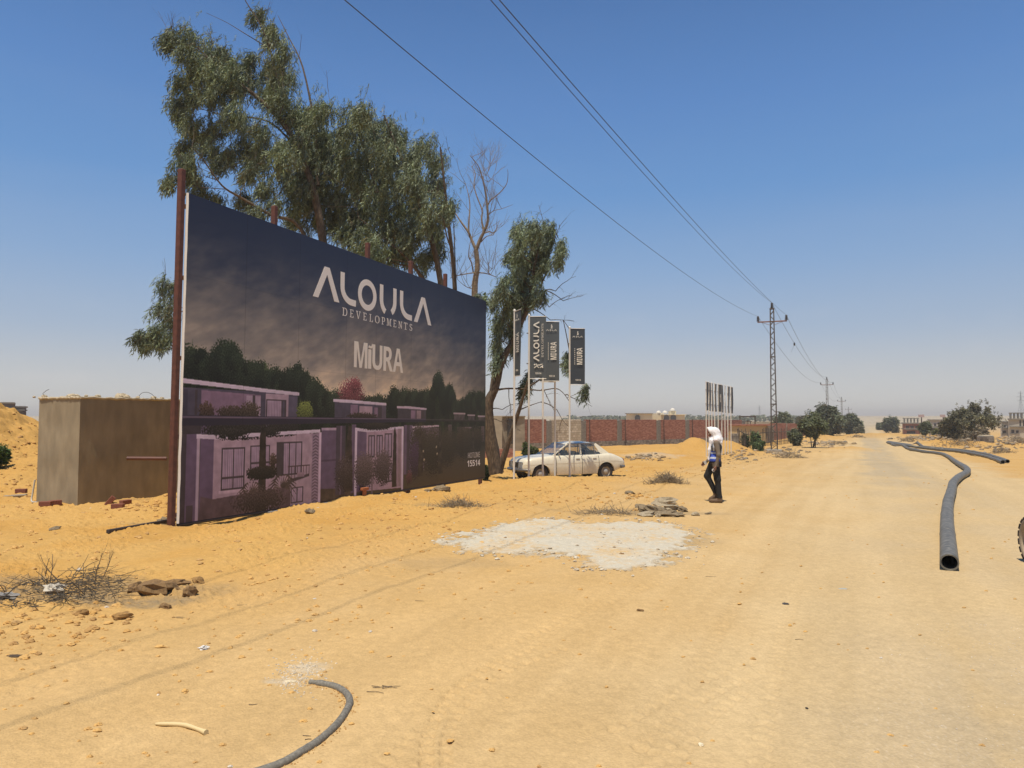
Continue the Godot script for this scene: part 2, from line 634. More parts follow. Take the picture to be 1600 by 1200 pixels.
func board_frame() -> Transform3D:
	var u := Vector3(0.40369618, -0.0096274, -0.91484245).normalized()
	var nn := Vector3(0.91488485, 0, 0.40371489)
	return Transform3D(Basis(u, nn.cross(u).normalized(), nn), Vector3(-5.995, 0.0256, -12.84))

func blot(poly: Array, col: Color, vary := 0.06, streak := 0.0) -> void:
	# fill a polygon given in metres on the board
	var pts := PackedVector2Array()
	var lo := 1e9
	var hi := -1e9
	for q in poly:
		var w := Vector2(q[0] / BOARD_W * print_w, (1.0 - q[1] / BOARD_H) * print_h)
		pts.append(w)
		lo = minf(lo, w.y)
		hi = maxf(hi, w.y)
	for y in range(maxi(0, int(lo)), mini(print_h, int(hi) + 1)):
		var xs := []
		var yy := y + 0.5
		for i in pts.size():
			var a := pts[i]
			var b := pts[(i + 1) % pts.size()]
			if (a.y <= yy) != (b.y <= yy):
				xs.append(a.x + (yy - a.y) / (b.y - a.y) * (b.x - a.x))
		xs.sort()
		for i in range(0, xs.size() - 1, 2):
			for x in range(maxi(0, int(round(xs[i]))), mini(print_w, int(round(xs[i + 1])))):
				var k := 1.0 + 0.10 * (0.5 - float(y - lo) / maxf(hi - lo, 1.0)) + vary * noise_b.get_noise_2d(x * 0.02, y * 0.02) * 2.0
				if streak > 0.0:
					k += streak * 0.32 * sin(x * 1.1 + 3.0 * noise_a.get_noise_1d(x * 0.1))
				var o := (y * print_w + x) * 3
				pix[o] = int(clampf(col.r8 * k, 0, 255))
				pix[o + 1] = int(clampf(col.g8 * k, 0, 255))
				pix[o + 2] = int(clampf(col.b8 * k, 0, 255))

func rect(u0: float, v0: float, u1: float, v1: float, col: Color, vary := 0.06, streak := 0.0) -> void:
	blot([[u0, v0], [u1, v0], [u1, v1], [u0, v1]], col, vary, streak)

func leafy(cu: float, cv: float, ru: float, rv: float, col: Color, dens := 0.0, sd := 0.0) -> void:
	# a printed bush: ragged ellipse of leaf specks
	var ppm := print_w / BOARD_W
	for y in range(int((1.0 - (cv + rv) / BOARD_H) * print_h), int((1.0 - (cv - rv) / BOARD_H) * print_h)):
		for x in range(int((cu - ru) * ppm), int((cu + ru) * ppm)):
			if x < 0 or y < 0 or x >= print_w or y >= print_h:
				continue
			var du := (x / ppm - cu) / ru
			var dv := ((1.0 - float(y) / print_h) * BOARD_H - cv) / rv
			var e := du * du + dv * dv
			var k := noise_c.get_noise_2d(x * 0.028 + sd, y * 0.028)
			if e + k * 0.9 < 0.72 + dens:
				var o := (y * print_w + x) * 3
				var f := 0.75 + 0.7 * noise_c.get_noise_2d(x * 0.05 + 90.0, y * 0.05) + 0.35 * dv
				pix[o] = int(clampf(col.r8 * f, 0, 255))
				pix[o + 1] = int(clampf(col.g8 * f, 0, 255))
				pix[o + 2] = int(clampf(col.b8 * f, 0, 255))

func palm(u: float, v: float, r: float, col: Color) -> void:
	for i in 13:
		var a := -0.5 + PI * 1.3 * i / 12.0 - 0.15
		var p0 := Vector2(u, v)
		var tip := p0 + Vector2(cos(a), sin(a) * 0.75) * r
		var mid := (p0 + tip) * 0.5 + Vector2(0, r * 0.18)
		var w := r * 0.05
		blot([[p0.x - w, p0.y], [mid.x, mid.y + w], [tip.x, tip.y - r * 0.2], [mid.x, mid.y - w], [p0.x + w, p0.y]], col, 0.3)

func print_picture() -> ImageTexture:
	pix.resize(print_w * print_h * 3)
	var sky_at := [[0.0, 190, 166, 144], [2.3, 184, 160, 138], [2.8, 152, 135, 123], [3.5, 112, 103, 100], [4.3, 80, 77, 82], [5.0, 52, 54, 68], [5.6, 36, 41, 60], [6.1, 30, 36, 56]]
	var tops := [[0, 3.1], [0.35, 3.22], [0.6, 3.05], [0.9, 3.32], [1.15, 3.34], [1.45, 3.1], [1.9, 3.02], [2.3, 3.04], [2.55, 2.86], [2.8, 3.0], [3.1, 3.06], [3.5, 2.84], [3.9, 2.66], [4.2, 2.55], [4.7, 2.48], [5.9, 2.44], [6.2, 2.5], [6.5, 2.38], [6.75, 2.64], [7.05, 2.74], [7.4, 2.66], [7.8, 2.74], [8.1, 2.66], [8.5, 2.82], [8.85, 2.84], [9.05, 3.22], [9.3, 3.28], [9.5, 3.22], [9.6, 2.8], [9.9, 3.0], [10.15, 2.95], [10.35, 2.6], [10.6, 2.52], [10.9, 2.6], [11.3, 2.8], [11.9, 2.85], [12.6, 2.9]]
	var ppm := print_w / BOARD_W
	for x in print_w:
		var u := x / ppm
		var top := 2.5
		for i in tops.size() - 1:
			if u >= tops[i][0] and u < tops[i + 1][0]:
				top = lerpf(tops[i][1], tops[i + 1][1], (u - tops[i][0]) / (tops[i + 1][0] - tops[i][0]))
		top += 0.16 * noise_c.get_noise_1d(x * 0.006) + 0.06 * noise_c.get_noise_1d(x * 0.03 + 300.0)
		var dusk := smooth(9.0, 12.5, u) * 0.45
		for y in print_h:
			var v := (1.0 - (y + 0.5) / print_h) * BOARD_H
			var r: float
			var g: float
			var b: float
			if v > top + 0.16 * noise_c.get_noise_2d(x * 0.03, y * 0.03):
				var s := 0.55 * noise_a.get_noise_2d(x * 0.012 + y * 0.003, y * 0.026 + x * 0.006) + 0.35 * noise_b.get_noise_2d(x * 0.010 + y * 0.004, y * 0.020 + x * 0.004)
				var vv := v - s * 0.95 * smooth(6.2, 4.6, v) + dusk * 1.0
				var i := 0
				while i < sky_at.size() - 2 and vv > sky_at[i + 1][0]:
					i += 1
				var t: float = clampf((vv - sky_at[i][0]) / (sky_at[i + 1][0] - sky_at[i][0]), 0.0, 1.0)
				var k := 1.0 - dusk * 0.5 * smooth(5.0, 2.5, v)
				r = lerpf(sky_at[i][1], sky_at[i + 1][1], t) * k
				g = lerpf(sky_at[i][2], sky_at[i + 1][2], t) * k
				b = lerpf(sky_at[i][3], sky_at[i + 1][3], t) * k
			else:
				var patch := noise_a.get_noise_2d(x * 0.05, y * 0.02)
				var f := 0.85 + 0.75 * noise_c.get_noise_2d(x * 0.04, y * 0.04) + 0.6 * patch
				f *= 0.72 + 0.5 * smooth(0.9, 0.0, top - v)
				r = 38.0 * f + 10.0 * maxf(patch, 0.0)
				g = 43.0 * f + 14.0 * maxf(patch, 0.0)
				b = 31.0 * f
				if v < 1.7:
					var down := smooth(1.7, 0.6, v)
					r = lerpf(r, 55.0, down)
					g = lerpf(g, 46.0, down)
					b = lerpf(b, 37.0, down)
			var o := (y * print_w + x) * 3
			pix[o] = int(clampf(r, 0, 255))
			pix[o + 1] = int(clampf(g, 0, 255))
			pix[o + 2] = int(clampf(b, 0, 255))
	var g := RandomNumberGenerator.new()
	g.seed = 6
	for i in 150:
		var u := BOARD_W * i / 150.0 + g.randf_range(-0.05, 0.05)
		var top := 2.5
		for k in tops.size() - 1:
			if u >= tops[k][0] and u < tops[k + 1][0]:
				top = lerpf(tops[k][1], tops[k + 1][1], (u - tops[k][0]) / (tops[k + 1][0] - tops[k][0]))
		var f := g.randf_range(0.75, 1.2)
		var rad := g.randf_range(0.16, 0.34)
		leafy(u, top - rad * 0.8 - g.randf_range(0.0, 0.25), rad, rad * g.randf_range(0.9, 1.5), Color8(int(37 * f), int(43 * f), int(31 * f)), 0.05, i * 3.7)
	var lilac := Color8(128, 106, 119)
	var lilac_mid := Color8(102, 80, 98)
	var lilac_dark := Color8(78, 62, 82)
	var trim := Color8(162, 144, 160)
	var slate := Color8(60, 53, 66)
	var dark := Color8(54, 45, 50)
	var curtain := Color8(120, 100, 117)
	# blossom tree behind the second house
	leafy(5.0, 2.5, 0.62, 0.45, Color8(120, 66, 72), -0.12, 7.0)
	leafy(5.15, 2.75, 0.3, 0.25, Color8(128, 70, 76), -0.2, 30.0)
	# ---- first house, upper storey
	rect(-0.1, 1.9, 3.07, 2.45, slate)
	blot([[0.42, 1.95], [0.42, 2.42], [1.95, 2.38], [1.95, 1.95]], lilac_mid)
	rect(1.55, 1.95, 1.95, 2.36, Color8(124, 104, 120))
	rect(1.72, 1.95, 1.79, 2.37, dark)
	rect(0.0, 1.95, 0.12, 2.42, Color8(50, 44, 56))
	rect(0.28, 1.95, 0.34, 2.42, dark)
	rect(2.09, 1.92, 2.78, 2.42, lilac)
	rect(2.11, 1.92, 2.71, 2.30, dark)
	rect(2.14, 1.92, 2.56, 2.28, curtain, 0.05, 0.5)
	rect(2.60, 1.92, 2.66, 2.28, slate)
	rect(2.79, 1.92, 3.06, 2.38, Color8(70, 62, 78))
	blot([[-0.1, 2.53], [2.08, 2.44], [3.12, 2.41], [3.12, 2.485], [2.08, 2.52], [-0.1, 2.62]], trim, 0.03)
	leafy(0.55, 2.0, 0.2, 0.22, Color8(66, 50, 44), 0.1, 4.0)
	leafy(1.2, 2.0, 0.45, 0.16, Color8(62, 50, 44), 0.1, 14.0)
	leafy(1.65, 2.02, 0.32, 0.24, Color8(66, 54, 46), 0.0, 24.0)
	leafy(3.32, 2.06, 0.30, 0.26, Color8(96, 102, 50), 0.1, 34.0)
	# ---- second and third houses, upper storeys, and the far ones
	rect(4.36, 1.9, 6.52, 2.33, slate)
	rect(4.98, 1.93, 5.28, 2.26, lilac_mid)
	rect(5.34, 1.93, 5.9, 2.24, Color8(128, 106, 118))
	rect(5.98, 1.93, 6.14, 2.22, lilac_mid, 0.05, 0.4)
	rect(6.16, 1.93, 6.32, 2.24, dark)
	rect(6.33, 1.93, 6.52, 2.28, Color8(72, 62, 74))
	leafy(5.5, 1.97, 0.7, 0.12, Color8(54, 44, 38), 0.1, 3.0)
	blot([[4.31, 2.31], [6.53, 2.275], [6.53, 2.345], [5.0, 2.38], [4.31, 2.38]], trim, 0.03)
	rect(7.08, 1.9, 8.58, 2.22, Color8(54, 47, 54))
	rect(7.75, 1.93, 8.0, 2.18, lilac_mid)
	rect(8.06, 1.93, 8.3, 2.18, Color8(112, 92, 100))
	rect(8.36, 1.93, 8.46, 2.17, dark)
	blot([[7.04, 2.22], [8.61, 2.2], [8.61, 2.255], [7.7, 2.285], [7.04, 2.28]], Color8(150, 130, 146), 0.03)
	for q in [[10.25, 11.05, 2.13], [11.2, 11.75, 2.09], [11.95, 12.5, 2.06]]:
		rect(q[0] + 0.05, 1.9, q[1] - 0.05, q[2] - 0.03, Color8(62, 54, 56), 0.2)
		rect(q[0], q[2] - 0.03, q[1], q[2] + 0.02, Color8(132, 114, 122), 0.03)
	# ---- first house, lower storeys
	rect(-0.1, 0.0, 0.14, 1.64, Color8(50, 42, 48))
	rect(0.12, 0.0, 0.36, 1.6, lilac_dark)
	rect(0.35, 0.0, 0.42, 1.56, Color8(136, 117, 133), 0.03)
	blot([[0.43, 0.0], [0.43, 1.55], [0.76, 1.52], [0.76, 0.0]], lilac_dark)
	blot([[0.75, 0.0], [0.75, 1.52], [3.62, 1.58], [3.66, 0.0]], lilac)
	blot([[0.43, 0.0], [0.47, 0.44], [0.77, 0.36], [2.0, 0.42], [2.9, 0.42], [2.9, 0.0]], Color8(68, 53, 58), 0.1)
	rect(0.43, 1.60, 2.9, 1.92, lilac_dark)
	rect(-0.1, 1.6, 0.42, 1.78, Color8(48, 40, 44))
	leafy(1.4, 1.68, 0.95, 0.22, Color8(42, 37, 34), 0.2, 44.0)
	leafy(2.6, 1.70, 0.6, 0.2, Color8(42, 37, 34), 0.1, 54.0)
	blot([[0.34, 1.515], [0.8, 1.49], [3.85, 1.59], [3.85, 1.665], [0.8, 1.575], [0.34, 1.60]], trim, 0.04)
	leafy(1.2, 1.6, 0.5, 0.12, Color8(42, 37, 34), 0.0, 64.0)
	leafy(2.25, 1.62, 0.3, 0.12, Color8(42, 37, 34), 0.0, 74.0)
	for wn in [[0.95, 0.50, 1.55, 1.32, 2], [1.69, 0.75, 2.25, 1.35, 2], [2.44, 0.68, 3.25, 1.40, 4], [2.91, 0.06, 3.31, 0.41, 2]]:
		rect(wn[0], wn[1], wn[2], wn[3], dark)
		var n: int = wn[4]
		for i in n:
			var a: float = wn[0] + 0.03 + (wn[2] - wn[0] - 0.03) * i / n
			var b: float = wn[0] + (wn[2] - wn[0] - 0.03) * (i + 1) / n
			if n == 4 and i == 0:
				continue
			rect(a, wn[1] + 0.03, b, wn[3] - 0.03, curtain, 0.05, 0.55)
		if n == 2 and wn[1] > 0.4:
			rect(wn[0], wn[1] + 0.22, wn[2], wn[1] + 0.26, dark)
	rect(0.9, 0.44, 1.62, 0.50, Color8(146, 122, 136))
	# balcony, chair, slatted screen
	blot([[2.8, 0.5], [3.5, 0.62], [3.5, 0.68], [2.8, 0.58]], dark)
	for i in 8:
		rect(2.82 + i * 0.095, 0.55 + i * 0.012, 2.835 + i * 0.095, 0.86, Color8(58, 44, 48))
	rect(2.8, 0.85, 3.52, 0.875, Color8(58, 44, 48))
	rect(3.1, 0.62, 3.34, 0.72, Color8(110, 88, 100))
	blot([[3.58, 0.0], [3.58, 1.56], [3.86, 1.6], [3.91, 0.0]], Color8(112, 92, 108))
	var zz := 0.0
	while zz < 1.5:
		blot([[3.6, zz], [3.7, zz + 0.04], [3.8, zz], [3.8, zz + 0.025], [3.7, zz + 0.065], [3.6, zz + 0.025]], Color8(72, 58, 70), 0.02)
		zz += 0.07
	rect(3.82, 0.0, 3.9, 1.6, Color8(156, 134, 152), 0.03)
	rect(0.15, 0.0, 0.3, 0.3, dark)
	rect(2.0, 0.0, 2.3, 0.12, Color8(104, 84, 98))
	# garden wall between, second house lower storeys
	rect(3.9, 0.25, 4.44, 1.7, lilac_dark)
	rect(3.9, 1.64, 4.44, 1.7, Color8(138, 116, 134))
	rect(3.9, 0.92, 4.44, 0.96, Color8(62, 48, 64))
	blot([[3.9, 0.0], [3.9, 0.3], [5.3, 0.2], [5.3, 0.0]], Color8(58, 46, 40), 0.15)
	rect(4.44, 0.1, 4.8, 1.75, Color8(56, 46, 56))
	rect(4.6, 0.1, 4.66, 1.75, Color8(84, 68, 84))
	rect(5.04, 0.1, 5.22, 1.78, lilac_dark)
	rect(5.18, 0.0, 5.27, 1.7, trim, 0.03)
	rect(5.27, 0.1, 5.66, 1.66, lilac_dark)
	blot([[5.66, 0.1], [5.66, 1.62], [7.36, 1.7], [7.36, 0.05]], Color8(130, 106, 120))
	blot([[5.2, 1.62], [5.7, 1.58], [7.36, 1.66], [7.36, 1.73], [5.7, 1.66], [5.2, 1.70]], trim, 0.03)
	for wn in [[5.74, 0.93, 6.02, 1.5], [6.1, 0.93, 6.38, 1.5], [6.47, 0.9, 6.83, 1.54], [6.5, 0.25, 6.85, 0.75]]:
		rect(wn[0], wn[1], wn[2], wn[3], dark)
		rect(wn[0] + 0.04, wn[1] + 0.04, (wn[0] + wn[2]) * 0.5 - 0.015, wn[3] - 0.03, curtain, 0.05, 0.5)
		rect((wn[0] + wn[2]) * 0.5 + 0.015, wn[1] + 0.04, wn[2] - 0.04, wn[3] - 0.03, curtain, 0.05, 0.5)
	leafy(6.1, 1.74, 0.75, 0.12, Color8(44, 38, 34), 0.1, 84.0)
	rect(7.1, 0.1, 7.26, 1.66, Color8(112, 92, 100), 0.05, 0.6)
	rect(7.3, 0.0, 7.39, 1.72, trim, 0.03)
	# third and further houses
	rect(7.42, 0.4, 7.86, 1.76, Color8(80, 64, 82))
	rect(7.55, 0.4, 7.7, 1.76, Color8(56, 46, 54))
	rect(7.86, 0.45, 8.5, 1.74, Color8(86, 68, 84))
	rect(7.86, 0.9, 7.92, 1.7, Color8(132, 112, 126))
	blot([[7.84, 1.66], [9.34, 1.71], [9.34, 1.765], [7.84, 1.73]], Color8(148, 128, 142), 0.03)
	rect(8.5, 0.6, 9.34, 1.68, Color8(74, 60, 66), 0.15)
	for q in [[8.6, 8.76], [8.86, 9.0], [9.1, 9.24]]:
		rect(q[0], 1.2, q[1], 1.55, Color8(98, 78, 90), 0.1)
	rect(9.9, 1.1, 10.15, 1.78, Color8(68, 56, 58), 0.1)
	rect(10.5, 1.0, 11.4, 1.7, Color8(58, 48, 46), 0.25)
	rect(11.0, 1.65, 11.5, 1.7, Color8(96, 80, 84))
	rect(12.2, 1.2, 12.45, 1.72, Color8(76, 62, 64))
	for q in [[8.2, 1.2, 0.6, 0.75], [9.0, 1.0, 0.8, 0.8], [9.9, 1.1, 0.7, 0.7], [11.0, 1.2, 0.9, 0.6], [11.9, 1.3, 0.6, 0.5], [8.0, 0.75, 0.3, 0.5]]:
		leafy(q[0], q[1], q[2], q[3], Color8(54, 46, 36), -0.1, q[0] * 37.0)
	leafy(8.0, 0.8, 0.4, 0.7, Color8(66, 46, 66), -0.2, 11.0)
	for q in [[8.45, 1.0], [8.5, 0.75], [9.2, 1.1], [9.25, 0.9], [4.6, 0.5]]:
		leafy(q[0], q[1], 0.04, 0.04, Color8(150, 130, 110), 0.6, 2.0)
	leafy(7.7, 0.3, 0.2, 0.25, Color8(84, 48, 52), -0.2, 15.0)
	# dark cypresses, palms and shrubs in front
	blot([[1.93, 0.0], [1.95, 1.55], [2.02, 1.72], [2.12, 1.62], [2.16, 0.0]], Color8(38, 31, 27), 0.25)
	leafy(2.04, 0.78, 0.44, 0.14, Color8(38, 32, 28), 0.4, 5.0)
	leafy(2.35, 1.0, 0.12, 0.2, Color8(70, 54, 46), 0.0, 8.0)
	palm(1.75, 0.38, 0.42, Color8(58, 47, 44))
	palm(2.65, 0.42, 0.5, Color8(58, 47, 44))
	leafy(2.0, 0.22, 0.85, 0.30, Color8(60, 48, 47), -0.15, 25.0)
	blot([[4.78, 0.15], [4.84, 1.2], [4.9, 1.75], [5.02, 1.72], [5.08, 1.0], [5.12, 0.15]], Color8(44, 35, 31), 0.25)
	leafy(4.75, 0.6, 0.4, 0.5, Color8(66, 53, 53), -0.15, 35.0)
	leafy(5.6, 0.62, 0.5, 0.5, Color8(84, 69, 70), 0.05, 45.0)
	leafy(6.4, 0.66, 0.45, 0.5, Color8(78, 64, 66), 0.05, 55.0)
	rect(5.9, 0.0, 5.96, 0.4, Color8(84, 68, 76))
	rect(5.58, 0.0, 5.64, 0.3, Color8(64, 52, 46))
	blot([[6.84, 0.1], [6.9, 1.6], [6.96, 1.72], [7.03, 1.5], [7.07, 0.1]], Color8(42, 34, 30), 0.25)
	blot([[8.16, 0.3], [8.22, 1.4], [8.3, 1.76], [8.38, 1.4], [8.46, 0.3]], Color8(44, 36, 31), 0.25)
	blot([[9.3, 0.3], [9.36, 1.5], [9.44, 1.8], [9.52, 1.4], [9.6, 0.3]], Color8(44, 37, 31), 0.25)
	blot([[11.5, 0.9], [11.54, 1.6], [11.6, 1.8], [11.66, 1.5], [11.7, 0.9]], Color8(44, 37, 31), 0.25)
	# the long dark rail printed across the middle
	for i in 18:
		var t := i / 17.0
		var shade := lerpf(0.0, 1.0, exp(-pow((t - 0.16) / 0.09, 2.0)))
		var c0 := Color8(int(36 + 58 * shade), int(30 + 48 * shade), int(42 + 50 * shade))
		var v1 := 1.945 - 0.185 * t
		blot([[-0.1, v1 - 0.012], [-0.1, v1], [8.6, 1.945 - 0.075 * t], [8.6, 1.94 - 0.08 * t - 0.006]], c0, 0.0)
	rect(8.6, 1.91, 12.6, 1.935, Color8(54, 46, 48), 0.1)
	rect(8.6, 1.87, 12.6, 1.912, Color8(33, 28, 28), 0.1)
	# ink on vinyl: stronger than it looks in the shade
	# shadows of the frame behind the vinyl, darkened into the print
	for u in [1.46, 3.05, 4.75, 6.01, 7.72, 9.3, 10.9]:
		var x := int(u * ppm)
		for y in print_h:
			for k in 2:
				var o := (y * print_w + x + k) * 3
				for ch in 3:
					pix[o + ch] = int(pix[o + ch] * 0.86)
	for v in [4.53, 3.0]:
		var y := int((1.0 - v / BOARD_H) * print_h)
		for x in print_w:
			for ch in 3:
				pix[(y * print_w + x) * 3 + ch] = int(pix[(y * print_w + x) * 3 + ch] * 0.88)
	var luts := []
	for ch in 3:
		var lut := PackedByteArray()
		for i in 256:
			var c1 := Color8(i, i, i).srgb_to_linear()
			var w := minf(c1.r * PRINT_GAIN * [1.0, 1.08, 1.05][ch], 0.92)
			lut.append(Color(w, w, w).linear_to_srgb().r8)
		luts.append(lut)
	for i in range(0, pix.size(), 3):
		pix[i] = luts[0][pix[i]]
		pix[i + 1] = luts[1][pix[i + 1]]
		pix[i + 2] = luts[2][pix[i + 2]]
	# printed dots run together a little
	var im := Image.create_from_data(print_w, print_h, false, Image.FORMAT_RGB8, pix)
	im.resize(print_w / 2, print_h / 2, Image.INTERPOLATE_LANCZOS)
	im.resize(print_w, print_h, Image.INTERPOLATE_CUBIC)
	return ImageTexture.create_from_image(im)

func stroke(b: MB, pts: Array, width: float, depth: float, xf: Transform3D, closed := false) -> void:
	var lefts := []
	var rights := []
	var m := pts.size()
	for i in m:
		var p0: Vector2 = pts[(i - 1 + m) % m] if closed else pts[maxi(i - 1, 0)]
		var p1: Vector2 = pts[(i + 1) % m] if closed else pts[mini(i + 1, m - 1)]
		var d := (p1 - p0).normalized()
		var o := Vector2(-d.y, d.x) * width * 0.5
		lefts.append(pts[i] + o)
		rights.append(pts[i] - o)
	for i in (m if closed else m - 1):
		var j := (i + 1) % m
		var a: Vector2 = lefts[i]
		var c: Vector2 = lefts[j]
		var d: Vector2 = rights[j]
		var e: Vector2 = rights[i]
		b.face([xf * Vector3(a.x, a.y, depth), xf * Vector3(c.x, c.y, depth), xf * Vector3(d.x, d.y, depth), xf * Vector3(e.x, e.y, depth)], xf.basis.z)
		b.face([xf * Vector3(a.x, a.y, 0), xf * Vector3(c.x, c.y, 0), xf * Vector3(c.x, c.y, depth), xf * Vector3(a.x, a.y, depth)], xf.basis * Vector3(a.x - e.x, a.y - e.y, 0))
		b.face([xf * Vector3(e.x, e.y, 0), xf * Vector3(d.x, d.y, 0), xf * Vector3(d.x, d.y, depth), xf * Vector3(e.x, e.y, depth)], xf.basis * Vector3(e.x - a.x, e.y - a.y, 0))

func arc(cx: float, cy: float, r: float, from: float, to: float, n: int, ry := -1.0) -> Array:
	var o := []
	for i in n + 1:
		var t := deg_to_rad(lerpf(from, to, float(i) / n))
		o.append(Vector2(cx + r * cos(t), cy + (r if ry < 0.0 else ry) * sin(t)))
	return o

# the six letters of the wordmark: 5.32 wide, 0.77 high, origin at the lower left
func wordmark_letters(depth: float, xf: Transform3D) -> Array:
	var all := []
	for x0 in [0.0, 4.355]:
		var b := MB.new()
		var s := 0.97
		b.prism(PackedVector2Array([Vector2(x0, 0), Vector2(x0 + 0.415 * s, 0.765), Vector2(x0 + 0.60 * s, 0.765), Vector2(x0 + 0.994 * s, 0), Vector2(x0 + 0.80 * s, 0), Vector2(x0 + 0.512 * s, 0.59), Vector2(x0 + 0.195 * s, 0)]), depth, xf)
		all.append(b)
	for x0 in [1.0, 3.62]:
		var b := MB.new()
		var pts := [Vector2(x0 + 0.078, 0.765)]
		pts.append_array(arc(x0 + 0.46, 0.42, 0.382, 180, 262, 9, 0.34))
		pts.append(Vector2(x0 + 0.62, 0.075))
		stroke(b, pts, 0.155, depth, xf)
		all.append(b)
	var o := MB.new()
	stroke(o, arc(2.105, 0.375, 0.325, 0, 348, 29, 0.325), 0.15, depth, xf, true)
	all.append(o)
	var u := MB.new()
	var left := [Vector2(2.73, 0.765)]
	left.append_array(arc(3.10, 0.38, 0.37, 180, 240, 8, 0.36))
	stroke(u, left, 0.155, depth, xf)
	all.append(u)
	u = MB.new()
	var right := [Vector2(3.365, 0.765)]
	right.append_array(arc(2.995, 0.38, 0.37, 0, -55, 8, 0.36))
	stroke(u, right, 0.155, depth, xf)
	all.append(u)
	return all

func lettering(parent: Node, called: String, words: String, fonts: String, weight: int, w: float, h: float, xf: Transform3D, m: Material, depth := 0.004) -> MeshInstance3D:
	# words fitted to a rectangle w by h whose middle is at xf
	var f := SystemFont.new()
	f.font_names = PackedStringArray([fonts])
	f.font_weight = weight
	var t := TextMesh.new()
	t.text = words
	t.font = f
	t.font_size = 32
	t.pixel_size = 0.01
	t.depth = 0.01
	t.curve_step = 4.0
	var box := t.get_aabb()
	var o := MeshInstance3D.new()
	o.name = called
	o.mesh = t
	o.material_override = m
	parent.add_child(o, true)
	var sx := w / box.size.x
	var sy := h / box.size.y
	var mid := box.get_center()
	o.transform = xf * Transform3D(Basis.from_scale(Vector3(sx, sy, depth / 0.01)), Vector3(-mid.x * sx, -mid.y * sy, 0))
	return o

